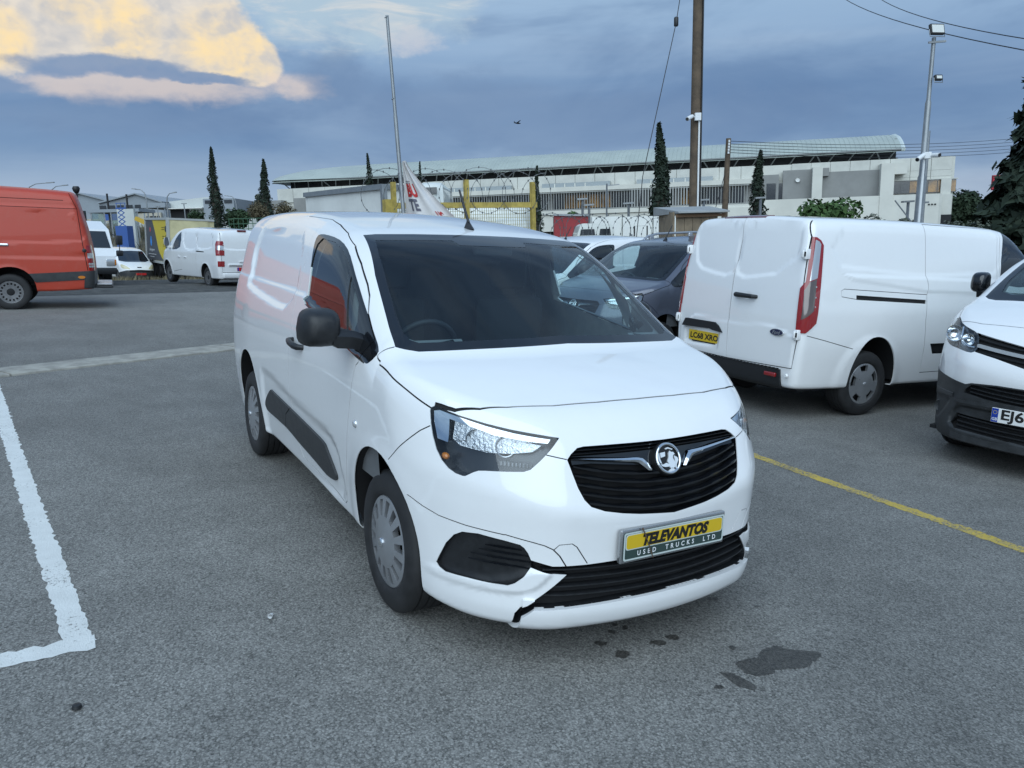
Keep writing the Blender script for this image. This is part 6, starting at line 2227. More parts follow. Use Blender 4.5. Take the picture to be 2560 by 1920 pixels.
# ---------------------------------------------------------------- red high van, left edge
def build_red_van():
    B = SPRINTER
    root = empty('cargo_van', 'red van cut by the left edge, side on with its tail to the right', 'van', (-15.899, -2.898, 0), R(-93))
    B.side_feats.append((smooth_poly([(2.2, 1.93), (-1.00, 1.945), (-1.12, 1.90), (-1.20, 1.80), (-1.29, 1.34), (2.2, 1.29)], 2), 0.018, 0.05, 0))
    B.side_feats.append(([(-1.40, 1.135), (3.5, 1.08), (3.5, 0.955), (-1.40, 1.015)], 0.012, 0.03, 0))
    B.side_feats.append(([(-1.1, 2.16), (3.5, 2.16), (3.5, 1.98), (-1.3, 2.0)], 0.012, 0.03, 0))
    V, N, fs = B.skin(0.06)
    sk = Skin(V, N, fs)
    for a in ((-0.02, 0.38, 0.43, 0.46), (3.665, 0.38, 0.43, 0.46)):
        sk.stamp(arch(*a), 'side', 'hole', where=lambda c, n: abs(c[1]) > 0.5)
    band = [(-1.60, 0.78), (-1.36, 0.775), (-0.28, 0.705), (-0.44, 0.54), (-1.29, 0.60), (-1.27, 0.43), (-1.6, 0.42)]
    sk.stamp(band, 'side', 'band', where=lambda c, n: c[0] < 0.2)
    sk.stamp([(0.45, 0.70), (3.2, 0.70), (3.2, 0.55), (0.50, 0.55)], 'side', 'band', where=sid)
    tl = [(-1.35, 1.285), (-1.60, 1.285), (-1.60, 0.785), (-1.385, 0.785)]
    cor = lambda c, n: c[0] < -1.2 and abs(c[1]) > 0.72
    sk.stamp(tl, 'side', 'tail', where=cor)
    sk.stamp([(-1.36, 1.135), (-1.6, 1.135), (-1.6, 1.03), (-1.365, 1.03)], 'side', 'tail_white', on=('tail',), where=cor)
    sk.stamp([(-1.37, 0.935), (-1.6, 0.935), (-1.6, 0.90), (-1.375, 0.90)], 'side', 'tail_white', on=('tail',), where=cor)
    sk.stamp([(-1.38, 0.885), (-1.6, 0.885), (-1.6, 0.848), (-1.385, 0.848)], 'side', 'tail_white', on=('tail',), where=cor)
    sk.ribbon([(-1.09, 2.33), (-1.23, 2.0), (-1.29, 1.33), (-1.36, 0.78)], 'side', 'gap', 0.014, where=sid)
    sk.ribbon([(0.09, 2.155), (-1.0, 2.155)], 'side', 'gap', 0.012, where=sid)
    sk.ribbon([(3.5, 1.985), (-1.22, 2.0)], 'side', 'gap', 0.012, where=sid)
    sk.stamp([(4.0, 1.38), (3.0, 1.38), (3.0, 2.0), (3.35, 2.0)], 'side', 'pane', where=sid)
    sk.stamp([(-0.75, 2.05), (-0.85, 1.42), (0.85, 1.42), (0.75, 2.05)], 'front', 'screen', where=lambda c, n: n[0] > 0.3 and c[2] > 1.3)
    part(sk, 'body', 'body', REDP, root)
    part(sk, 'band', 'side_band', TRIM, root, push=0.012, skirt=0.03)
    part(sk, 'gap', 'panel_gap', DARKG, root, push=-0.010, skirt=0)
    part(sk, 'screen', 'windscreen', GLASSX, root, skirt=0)
    for s in (-1, 1):
        kp = (lambda c: c[1] < 0) if s < 0 else (lambda c: c[1] >= 0)
        part(sk, 'pane', 'window_pane', GLASSX, root, skirt=0, keep=kp)
        t = part(sk, 'tail', 'tail_lamp', REDLENS, root, push=0.008, skirt=0.02, keep=kp)
        part(sk, 'tail_white', 'reversing_lens', CLEARLENS, t, push=0.010, skirt=0.01, keep=kp)
        k = MB()
        k.prism([(-1.24 + 0.065 * math.cos(a), 0.65 + 0.030 * math.sin(a)) for a in np.linspace(0, 2 * math.pi, 21)[:-1]], lambda u, v, d: (u, s * d, v), 0.93, 0.985)
        obj('side_marker', k, AMBER, root)
        k = MB()
        k.lathe([(0.0005, s * 0.012), (0.03, s * 0.012), (0.045, s * 0.004), (0.045, -s * 0.02)], 16, 'y', (-1.31, s * 0.955, 1.18))
        obj('lock_cap', k, BLACK, root, smooth=40)
    k = MB()
    k.box((-0.03, 0.955, 1.235), (0.6, 0.985, 1.285), 0.01)
    obj('door_rail', k, CHROME, root, smooth=40)
    k = MB()
    k.box((-1.80, -0.72, 0.42), (-1.42, 0.72, 0.47), 0.015)
    k.box((-1.78, -0.70, 0.47), (-1.45, 0.70, 0.49), 0.01)
    obj('rear_step', k, BLACK, root, smooth=40)
    k = MB()
    k.box((-1.78, -0.71, 0.488), (-1.50, 0.71, 0.505), 0.008)
    obj('step_plate', k, SATIN, root, smooth=40)
    blade_wheels(root, (0.0, 3.665), 0.905, 0.345, 0.350, 0.225, 'steel')
    tunnels(root, B, ((-0.02, 0.38, 0.44, 0.47), (3.665, 0.38, 0.44, 0.47)))
    floor_pan(root, -1.3, 4.3, 0.6, 0.46)
    for s in (-1, 1):
        mirror_shell(root, s, (3.9, s * 0.9, 1.4), 0.2, 0.34, 0.14, arm=0.12, drop=-0.05)
    return root


# ---------------------------------------------------------------- white van seen from its left rear corner, far left
def build_side_van():
    B = TRAFIC
    root = empty('cargo_van', 'white panel van with a red plate parked in front of the yellow box truck', 'van', (-26.715, 2.054, -0.145), R(-164.99))
    B.side_feats.append((smooth_poly([(-1.32, 1.70), (-2.28, 1.73), (-2.42, 1.22), (-1.55, 1.19)], 3), 0.018, 0.05, 0))
    B.side_feats.append((smooth_poly([(-2.40, 1.73), (-3.42, 1.74), (-3.62, 1.40), (-3.44, 1.25), (-2.50, 1.22)], 3), 0.018, 0.05, 0))
    B.rear_feats.append((smooth_poly([(0.77, 1.72), (-0.77, 1.72), (-0.80, 1.28), (0.0, 1.22), (0.80, 1.28)], 3), 0.02, 0.05, 0))
    B.rear_feats.append(([(0.62, 0.80), (-0.62, 0.80), (-0.62, 0.72), (0.62, 0.72)], -0.03, 0.03, 0))
    V, N, fs = B.skin(0.06)
    sk = Skin(V, N, fs)
    for a in ((0.0, 0.35, 0.37, 0.43), (-3.098, 0.35, 0.37, 0.43)):
        sk.stamp(arch(*a), 'side', 'hole', where=lambda c, n: abs(c[1]) > 0.5)
    cor = lambda c, n: c[0] < -3.75 and abs(c[1]) > 0.74
    sk.stamp([(-3.80, 1.40), (-3.86, 1.50), (-4.1, 1.50), (-4.1, 1.06), (-3.90, 1.05)], 'side', 'tail', where=cor)
    sk.stamp([(-3.98, 0.88), (-4.1, 0.88), (-4.1, 0.71), (-3.98, 0.71)], 'side', 'tail', where=cor)
    sk.stamp([(-3.92, 1.36), (-4.1, 1.36), (-4.1, 1.22), (-3.94, 1.22)], 'side', 'tail_white', on=('tail',), where=cor)
    sk.ribbon([(0.80, 1.76), (0.84, 1.25), (0.80, 0.53), (-0.80, 0.53), (-0.84, 1.25), (-0.80, 1.76)], 'front', 'gap', 0.016, where=bak)
    sk.ribbon([(-1.17, 1.76), (-1.20, 1.2), (-1.25, 0.50), (-0.5, 0.40)], 'side', 'gap', 0.012, where=sid)
    sk.ribbon([(-2.34, 1.78), (-2.40, 1.2), (-2.38, 0.40)], 'side', 'gap', 0.012, where=sid)
    sk.stamp(smooth_poly([(-0.52, 1.20), (-0.73, 1.50), (-1.05, 1.72), (-1.14, 1.70), (-1.15, 1.24), (-0.60, 1.14)], 2), 'side', 'pane', where=sid)
    sk.stamp([(-2.42, 1.16), (-2.42, 1.12), (-3.02, 1.12), (-3.02, 1.15)], 'side', 'rail', where=sid)
    sk.stamp([(-0.70, 1.75), (-0.82, 1.30), (0.82, 1.30), (0.70, 1.75)], 'front', 'screen', where=lambda c, n: n[0] > 0.3 and c[2] > 1.2)
    part(sk, 'body', 'body', WHITE2, root)
    part(sk, 'gap', 'panel_gap', DARKG, root, push=-0.01, skirt=0)
    part(sk, 'screen', 'windscreen', GLASSX, root, skirt=0)
    part(sk, 'rail', 'door_rail', DARKG, root, push=-0.02, skirt=0)
    for s in (-1, 1):
        kp = (lambda c: c[1] < 0) if s < 0 else (lambda c: c[1] >= 0)
        part(sk, 'pane', 'window_pane', GLASSX, root, skirt=0, keep=kp)
        t = part(sk, 'tail', 'tail_lamp', REDLENS, root, push=0.01, skirt=0.03, keep=kp)
        part(sk, 'tail_white', 'reversing_lens', CLEARLENS, t, push=0.012, skirt=0.01, keep=kp)
        mirror_shell(root, s, (-0.35, s * 0.93, 1.22), 0.17, 0.30, 0.12, m=WHITE2, arm=0.06, drop=-0.02)
        for x in (-1.05, -1.55):
            k = MB()
            k.tube([(x + 0.07, s * 0.945, 0.92), (x + 0.05, s * 0.975, 0.92), (x - 0.10, s * 0.975, 0.92), (x - 0.12, s * 0.945, 0.92)], 0.014, 6)
            obj('door_handle', k, WHITE2, root, smooth=50)
    reg_plate(root, (-4.075, 0.08, 0.635), math.pi, None, PLATE_R, WHITEINK, band=mat('plate_blue', (0.01, 0.04, 0.30), 0.4))
    k = MB()
    k.box((-3.95, -0.05, 1.80), (-3.90, 0.24, 1.86), 0.01)
    obj('brake_lamp', k, REDDARK, root)
    k = MB()
    k.tube([(-4.065, 0.02, 1.10), (-4.06, -0.45, 1.26)], 0.012, 6)
    k.box((-4.08, -0.03, 1.07), (-4.02, 0.06, 1.13), 0.01)
    obj('rear_wiper', k, BLACK, root)
    k = MB()
    k.box((-4.09, -0.20, 0.85), (-4.05, 0.26, 0.895), 0.01)
    k.lathe([(0.0005, -0.02), (0.05, -0.018), (0.06, 0.0)], 18, 'x', (-4.07, 0.03, 0.85))
    obj('tailgate_handle', k, WHITE2, root, smooth=40)
    k = MB()
    k.box((-4.10, -0.80, 0.36), (-4.02, 0.80, 0.50), 0.02)
    obj('bumper', k, WHITE2, root, smooth=40)
    blade_wheels(root, (0.0, -3.098), 0.865, 0.33, 0.335, 0.215, 'steel')
    tunnels(root, B, ((0.0, 0.35, 0.38, 0.44), (-3.098, 0.35, 0.38, 0.44)))
    floor_pan(root, -3.9, 0.6, 0.82, 0.30)
    return root


# ---------------------------------------------------------------- small old white van in the grass
def build_old_van():
    B = PARTNER
    root = empty('panel_van', 'small old white van with yellowed headlights and grey bumper, in the dry grass', 'van', (-43.317, 1.361, -1.185), R(11.97))
    V, N, fs = B.skin(0.06)
    sk = Skin(V, N, fs)
    for a in ((0.0, 0.33, 0.345, 0.37), (-2.728, 0.33, 0.345, 0.37)):
        sk.stamp(arch(*a), 'side', 'hole', where=lambda c, n: abs(c[1]) > 0.5)
    fw3 = lambda c, n: c[0] > 0.0
    bh = [(-1.0, 0.49), (-0.89, 0.50), (-0.84, 0.57), (-0.64, 0.66), (0.0, 0.69)]
    sk.stamp(bh + [(-a, z) for a, z in bh[-2::-1]] + [(1.0, 0.1), (-1.0, 0.1)], 'front', 'bumper', where=lambda c, n: c[0] > 0.1)
    hl = smooth_poly([(-0.81, 0.92), (-0.74, 0.955), (-0.60, 0.87), (-0.45, 0.735), (-0.60, 0.72), (-0.78, 0.76)], 3)
    for fl in (lambda q: q, flipy):
        sk.stamp(fl(hl), 'front', 'lens', where=fw3)
    sk.stamp([(-0.50, 0.665), (0.50, 0.665), (0.49, 0.575), (-0.49, 0.575)], 'front', 'grille', on=('bumper', 'body'), where=fw3)
    wh = [(-0.645, 1.62), (-0.76, 1.13), (-0.50, 1.075), (0.0, 1.07)]
    sk.stamp(wh + [(-a, z) for a, z in wh[-2::-1]] + [(0.0, 1.645)], 'front', 'screen', where=lambda c, n: n[0] > 0.2 and c[2] > 1.0)
    sk.stamp(smooth_poly([(-1.20, 1.58), (-0.80, 1.53), (-0.30, 1.14), (-1.12, 1.20)], 2), 'side', 'pane', where=sid)
    sk.ribbon([(-1.25, 1.68), (-1.25, 0.45), (-0.45, 0.40), (-0.30, 1.1)], 'side', 'gap', 0.012, where=sid)
    sk.stamp([(-1.75, 0.68), (-0.45, 0.62), (-0.40, 0.45), (-1.75, 0.52)], 'side', 'strip', where=sid)
    part(sk, 'body', 'body', WHITE2, root)
    part(sk, 'bumper', 'bumper', TRIM, root, push=0.01, skirt=0.02)
    part(sk, 'gap', 'panel_gap', DARKG, root, push=-0.008, skirt=0)
    part(sk, 'grille', 'grille', DARKG, root, push=-0.03, skirt=0)
    part(sk, 'screen', 'windscreen', GLASSX, root, skirt=0)
    part(sk, 'pane', 'window_pane', GLASSX, root, skirt=0)
    part(sk, 'strip', 'rubbing_strip', TRIM, root, push=0.012, skirt=0.02)
    for s in (-1, 1):
        kp = (lambda c: c[1] < 0) if s < 0 else (lambda c: c[1] >= 0)
        part(sk, 'lens', 'headlight', mat('yellowed_lens', (0.50, 0.46, 0.30), 0.25, coat=0.6), root, push=0.003, skirt=0.01, keep=kp)
        mirror_shell(root, s, (-0.42, s * 0.86, 1.10), 0.19, 0.17, 0.12, arm=0.07, drop=0.04)
    k = MB()
    x = B.x_at(0.0, 0.80)
    k.prism([(-0.11, 0.84), (0.11, 0.84), (0.08, 0.755), (-0.08, 0.755)], lambda u, v, d: (d, u, v), x - 0.05, x + 0.012)
    em = obj('badge', k, BLACKG, root)
    k = MB()
    k.prism([(-0.055, 0.765), (-0.03, 0.815), (-0.05, 0.825), (-0.01, 0.83), (0.02, 0.825), (0.05, 0.80), (0.03, 0.795), (0.06, 0.765), (0.03, 0.77), (0.0, 0.79), (-0.03, 0.765)], lambda u, v, d: (d, u, v), x, x + 0.018)
    obj('badge_emblem', k, CHROME, em)
    reg_plate(root, (0.955, 0.03, 0.47), 0.0, None, PLATE_R, WHITEINK)
    k = MB()
    k.tube([(-1.0, 0, 1.73), (-1.05, 0, 1.95)], 0.006, 5)
    obj('aerial', k, BLACK, root)
    k = MB()
    k.box((-0.18, -0.12, 1.13), (-0.10, 0.20, 1.15))
    obj('paper_on_dash', k, WHITEINK, root)
    blade_wheels(root, (0.0, -2.728), 0.86, 0.31, 0.315, 0.195, 'steel')
    tunnels(root, B, ((0.0, 0.33, 0.355, 0.38), (-2.728, 0.33, 0.355, 0.38)))
    floor_pan(root, -3.2, 0.6, 0.78, 0.25)
    return root


build_big_van()
build_mid_van()
build_red_van()
build_side_van()
build_old_van()
# ---------------------------------------------------------------- the long exhibition hall
def facade(u, z, d=0.0):
    """hall axes: u metres left along the front from its right corner, d metres behind the front"""
    return (u, -d, z)


def fbox(u0, u1, d0, d1, z0, z1):
    k = MB()
    k.box((u0, -d1, z0), (u1, -d0, z1))
    return k


def px_u(px, depth0=98.0):
    """where a sight line px/1930 to the side of the view meets the front"""
    rho = (px - 1280) / 1929.84
    return (55.1 - 98.0 * rho) / (0.962 + 0.274 * rho)


HALLW = mat('hall_white_render', (0.62, 0.61, 0.55), 0.8, noise=(0.5, 0.06, 6))
HALLP = mat('hall_cladding', (0.54, 0.535, 0.485), 0.6, noise=(0.8, 0.07, 6))
HALLG = mat('hall_grey_panel', (0.25, 0.25, 0.24), 0.75, noise=(0.6, 0.08, 6))
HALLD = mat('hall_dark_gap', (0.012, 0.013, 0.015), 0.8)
HALLR = mat('hall_roof_sheet', (0.36, 0.395, 0.36), 0.45, noise=(0.3, 0.07, 6))
STRUT = mat('hall_steel', (0.17, 0.18, 0.18), 0.5)
LOUV = mat('hall_louvre', (0.33, 0.335, 0.32), 0.5)
WINB = mat('hall_window', (0.020, 0.025, 0.030), 0.1, coat=0.6)
WINA = mat('hall_window_amber', (0.24, 0.12, 0.025), 0.15, coat=0.8, noise=(0.9, 0.6))


def build_hall():
    root = empty('exhibition_hall', 'long white exhibition hall with a curved pale green roof, across the background', 'building')
    root.matrix_world = far_matrix(98.0, 55.1, 0.0, math.atan2(0.962, 0.274))
    U = {p: px_u(p) for p in (2394, 2378, 2330, 2218, 2185, 2130, 2045, 2020, 1955, 1945, 1920, 1905, 1868, 1725, 1585, 1450, 1300, 1150, 1000, 860, 810, 765, 735, 690)}
    b = lambda *a: fbox(*a)
    L = 95.0
    obj('wall', b(0.02, L, 1.2, 28, -8, 8.93), HALLW, root)
    # cladding panels along the upper front, joints open between them
    W = 2.35
    n = 0
    me = None
    for r, (z0, z1) in enumerate(((7.42, 8.99), (6.66, 7.40), (6.36, 6.64))):
        for i in range(int(20 / W)):
            u0 = i * W + 0.03
            u1 = u0 + W - 0.05
            if r == 2 and u0 > 9:
                continue
            obj('cladding_panel', b(u0, u1, 1.0 + 0.01 * (i % 3), 1.19, z0, z1), HALLP, root)
    for i in range(8, 34):
        obj('cladding_panel', b(i * 2.8, i * 2.8 + 2.74, 1.0 + 0.008 * (i % 2), 1.19, 6.9, 8.99), HALLP, root)
    obj('end_wall', b(-0.35, -0.02, 1.2, 20, -8, 8.97), HALLP, root)
    obj('corner_pier', b(0.05, 1.2, 0.55, 1.15, -8, 6.33), HALLP, root)
    # glazed corner room
    u0, u1 = U[2378], U[2218]
    f = obj('window', b(u0, u1, 0.98, 1.17, 4.66, 6.22), WINB, root)
    for i in range(7):
        a = u0 + (u1 - u0) * i / 7
        obj('pane', b(a + 0.05, a + (u1 - u0) / 7 - 0.05, 0.93, 0.97, 4.74, 6.14), WINA if i in (0, 1, 2, 4) else WINB, f)
    obj('window_head', b(u0 - 0.1, u1 + 0.1, 0.6, 0.97, 6.24, 6.34), HALLP, root)
    obj('balcony_wall', b(U[2330], U[1905], -0.9, -0.4, -8, 4.45), HALLW, root)
    obj('balcony_return', b(U[2330] - 0.3, U[2330], -0.9, 1.1, -8, 4.45), HALLP, root)
    obj('ledge', b(0.0, U[2330] - 0.32, 0.2, 1.18, 0.1, 4.4), HALLP, root)
    obj('doorway', b(U[2394] + 1.2, U[2330] - 0.5, 0.1, 0.19, -8, 1.9), HALLD, root)
    # grey panels between white piers
    obj('grey_panel', b(U[2185] + 0.02, U[2045], 0.3, 1.0, 4.4, 7.72), HALLG, root)
    obj('grey_panel', b(U[2020], U[1945] - 0.3, 0.3, 1.0, 4.4, 8.15), HALLG, root)
    obj('grey_panel', b(U[1945] + 0.2, U[1905] + 1.2, 0.5, 1.0, 4.4, 7.7), HALLG, root)
    w = obj('window', b(U[1945] - 0.28, U[1945] + 0.18, 0.7, 1.0, 4.5, 6.6), WINB, root)
    w = obj('window', b(U[1945] + 0.55, U[1945] + 1.7, 0.42, 0.49, 4.5, 6.6), WINB, root)
    obj('pier', b(U[2218] + 0.02, U[2185], -1.0, 0.95, -8, 8.35), HALLW, root)
    obj('pier_cap', b(U[2218] - 1.4, U[2218], -0.9, 0.95, 7.0, 8.30), HALLW, root)
    obj('pier', b(U[2045] + 0.02, U[2020] - 0.02, -1.0, 0.95, -8, 8.3), HALLW, root)
    obj('pier_cap', b(U[2045] - 0.8, U[2045], -0.3, 0.95, 7.2, 8.2), HALLG, root)
    k = MB()
    k.lathe([(0.001, 0.0), (0.28, 0.0), (0.30, 0.12)], 14, 'y', (U[1955] - 1.6, -0.15, 6.9))
    obj('wall_lamp', k, mat('lamp_white', (0.7, 0.7, 0.68), 0.4), root, smooth=40)
    k = MB()
    for q in (0, 1, 2):
        k.box((U[2130] - 9.0 + q * 0.35 - 0.1, 0.9, 3.1), (U[2130] - 9.0 + q * 0.35 + 0.1, 1.0, 3.25))
    o = obj('wall_vent', k, HALLD, root)
    o['kind'] = 'stuff'
    obj('sign_board', b(U[1955] - 0.8, U[1955] + 2.0, -1.0, -0.92, 1.55, 2.35), WINB, root)
    # louvred office wing
    la, lb = U[1868], U[1150]
    obj('wing_roof', b(U[1905] + 0.9, 88.0, -2.2, 1.0, 6.55, 7.15), HALLW, root)
    obj('wing_wall', b(U[1905] + 0.9, 88.0, -0.6, 1.0, 1.0, 6.5), HALLG, root)
    obj('wing_sill', b(U[1905] + 0.9, 88.0, -2.4, -0.65, 3.45, 4.0), HALLW, root)
    obj('lower_wall', b(U[1725] - 4, 88.0, -2.2, -1.4, 1.2, 3.4), HALLW, root)
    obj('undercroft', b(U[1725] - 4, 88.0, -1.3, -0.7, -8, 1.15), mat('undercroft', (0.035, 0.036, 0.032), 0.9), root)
    obj('low_block', b(U[1905], U[1725] - 3, -2.6, -1.0, -8, 3.6), HALLW, root)
    u = la + 0.6
    while u < 86:
        g = 1.55
        grp = int((u - la) / 9.0)
        if (u - la) % 9.0 < 7.6:
            f = obj('window', b(u, u + g, -0.75, -0.62, 4.25, 6.2), WINB, root)
            obj('pane', b(u + 0.06, u + g - 0.06, -0.80, -0.76, 4.33, 6.12), WINA if grp in (0, 2, 5) and int(u * 7) % 3 == 0 else WINB, f)
            u += g + 0.12
        else:
            u += 0.7
    sl = MB()
    n = 0
    for u in np.arange(la + 0.2, 86, 0.36):
        bright = U[1725] < u < U[1585]
        sl.box((u, 2.18 if not bright else 2.16, 4.05), (u + (0.07 if not bright else 0.16), 2.30 if not bright else 2.38, 6.50))
    o = obj('louvre', sl, LOUV, root)
    o['kind'] = 'stuff'
    for z in (6.4, 4.1):
        obj('louvre_rail', b(la, 86, -2.36, -2.31, z - 0.05, z + 0.05), LOUV, root)
    # ducts on the wing roof
    duct = mat('duct_metal', (0.30, 0.33, 0.34), 0.45, metal=0.3)
    for a, c in ((1780, 1595), (1530, 1365), (1290, 1120), (1090, 1000)):
        ua, uc = px_u(a), px_u(c)
        obj('roof_duct', b(ua, uc, 0.0, 0.8, 7.15, 7.85), duct, root)
        for i in range(4):
            q = ua + (uc - ua) * (0.35 + 0.15 * i)
            obj('duct_frame', b(q, q + 0.14, -0.1, 0.02, 7.15, 7.75), HALLW, root)
    # left end: grey boxes standing out of the wall
    for a, c, z0, z1 in ((735, 690, 5.2, 7.2), (810, 765, 5.0, 7.4), (890, 840, 5.4, 7.4)):
        obj('grey_box', b(px_u(a), px_u(c), -0.6, 0.98, z0, z1), HALLG, root)
    # roof: one long shallow barrel with a rounded left end, dark gallery and struts beneath its eave
    prof = [(9.0, 10.95), (9.6, 11.35), (11.0, 12.15), (13.0, 12.95), (15.5, 13.5), (18.0, 13.68), (20.5, 13.5), (23.5, 12.9), (26.5, 12.0), (28.5, 11.2)]
    us = list(np.linspace(4.2, 86, 34)) + list(np.linspace(87, 101.5, 12))
    rows = []
    for u in us:
        t = max(0.0, (u - 86) / 15.5)
        q = math.sqrt(max(1 - t ** 2.2, 0.0))
        rows.append([(u, -(18.0 + (d - 18.0) * (0.25 + 0.75 * q) - 6.0 * t * t), 10.95 + (z - 10.95) * max(q, 0.04)) for d, z in prof])
    k = MB()
    k.quad_grid(rows)
    k2 = [[(x, y, z - 0.35) for x, y, z in r] for r in rows]
    k.quad_grid([r[::-1] for r in k2])
    k.quad_grid([rows[0], k2[0]])
    roof = obj('roof', k, HALLR, root, smooth=40)
    ribs = MB()
    for u in np.arange(5, 86, 0.62):
        ribs.quad_grid([[(u + du, -d, z + 0.05 * (du == 0.05)) for du in (0.0, 0.05, 0.10)] for d, z in prof[:6]])
    o = obj('standing_seam', ribs, HALLR, roof)
    o['kind'] = 'stuff'
    k = MB()
    k.tube([(4.15, -d, z - 0.15) for d, z in prof], 0.28, 6)
    obj('roof_rim', k, mat('rim_white', (0.55, 0.60, 0.58), 0.5), roof, smooth=50)
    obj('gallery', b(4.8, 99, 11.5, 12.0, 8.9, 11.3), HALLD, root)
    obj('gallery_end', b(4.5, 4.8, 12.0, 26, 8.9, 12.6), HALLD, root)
    obj('eave_beam', b(4.2, 97, 9.0, 9.25, 10.80, 10.97), STRUT, root)
    x = 5.0
    i = 0
    while x < 97:
        k = MB()
        k.bar((x, -9.1, 10.85), (x + 1.25, -11.4, 8.95), 0.13)
        if i % 3 == 0:
            k.bar((x + 2.5, -9.1, 10.85), (x + 1.25, -11.4, 8.95), 0.13)
        obj('strut', k, STRUT, root)
        x += 2.55
        i += 1
    k = MB()
    for i in range(6):
        z = 9.3 + 0.55 * i
        w_ = max(1.0, 8 - 1.3 * i)
        k.box((4.25, -(18 + w_), z), (4.45, -(18 - w_ * 0.9), z + 0.18))
    o = obj('end_louvre', k, STRUT, root)
    o['kind'] = 'stuff'
    return root


build_hall()
# ---------------------------------------------------------------- trees and shrubs (plumb placement: depth, right, height over eye level)
def leaf_mat(name, a, b):
    if name in MATS:
        return MATS[name]
    m = bpy.data.materials.new(name)
    m.use_nodes = True
    nt = m.node_tree
    p = nt.nodes['Principled BSDF']
    w = NT(nt)
    g = w.n('ShaderNodeNewGeometry')
    r = g.outputs['Random Per Island']
    n = w.noise(g.outputs['Position'], 1.3, 4, 0.6)
    nt.links.new(w.mix(w.m('ADD', w.m('MULTIPLY', r, 0.6), w.m('MULTIPLY', n, 0.4)), a, b), p.inputs['Base Color'])
    p.inputs['Roughness'].default_value = 0.75
    p.inputs['Specular IOR Level'].default_value = 0.25
    MATS[name] = m
    return m


BARK = mat('bark', (0.06, 0.05, 0.04), 0.9, noise=(6, 0.3))


def leaves(pts, nrm, size, r_, asp=1.7):
    """small leaf faces at the given points"""
    n = len(pts)
    d = nrm + r_.normal(0, 0.55, (n, 3))
    d /= np.linalg.norm(d, axis=1, keepdims=True)
    a = np.cross(d, r_.normal(0, 1, (n, 3)))
    a /= np.linalg.norm(a, axis=1, keepdims=True)
    b = np.cross(d, a)
    s = size * r_.uniform(0.6, 1.4, (n, 1))
    V = np.stack([pts - a * s * asp * 0.5, pts + b * s * 0.5, pts + a * s * asp * 0.5, pts - b * s * 0.5], 1).reshape(-1, 3)
    F = np.arange(n * 4).reshape(-1, 4)
    return V, [tuple(f) for f in F]


def cypress(label, depth, right, h0, h1, width, lean=0.0, n=3200, group='slim cypress trees', seed=1):
    root = empty('cypress_tree', label, 'tree', group=group)
    root.matrix_world = far_matrix(depth, right, h0)
    H = h1 - h0
    r_ = np.random.default_rng(seed)
    t = r_.uniform(0.02, 1.0, n) ** 1.05
    ph = r_.uniform(0, 2 * math.pi, n)
    prof = np.minimum(1, (1 - t) * 1.25 + 0.02) ** 0.75 * np.minimum(1, 0.55 + t * 3.0)
    # vertical tufts make the outline uneven
    k1, k2, k3 = r_.uniform(0, 6.28, 3)
    tuft = 1 + 0.20 * np.sin(ph * 3 + t * H * 2.6 + k1) + 0.16 * np.sin(ph * 5 - t * H * 4.1 + k2) + 0.12 * np.sin(t * H * 7.3 + ph * 2 + k3)
    rad = width / 2 * prof * tuft * (0.62 + 0.40 * r_.uniform(0, 1, n) ** 0.5)
    sz = max(width * 0.085, H * 0.011)
    x, y, z = rad * np.cos(ph) + lean * t * H, rad * np.sin(ph), t * H
    lx = 0.06 * width * np.sin(t * 9 + k1)
    P = np.stack([x, y + lx, z], 1)
    N = np.stack([np.cos(ph), np.sin(ph), np.full(n, 0.9)], 1)
    V, F = leaves(P, N, sz, r_, 2.2)
    obj('crown', (V, F), leaf_mat('cypress_green', (0.010, 0.017, 0.012), (0.030, 0.045, 0.028)), root)
    k = MB()
    k.tube([(0, 0, -1.5), (lean * H * 0.5, 0, H * 0.5), (lean * H * 0.92, 0, H * 0.92)], [width * 0.09, width * 0.06, 0.02], 8)
    # dark inner stems stop the sky showing through the middle
    for q in range(5):
        a = q * 1.256
        k.tube([(0.10 * width * math.cos(a), 0.10 * width * math.sin(a), 0.1), (lean * H * 0.4 + 0.2 * width * math.cos(a), 0.2 * width * math.sin(a), H * 0.4), (lean * H * 0.8, 0, H * 0.8)], [width * 0.10, width * 0.13, 0.03], 6)
    obj('trunk', k, BARK, root, smooth=60)
    return root


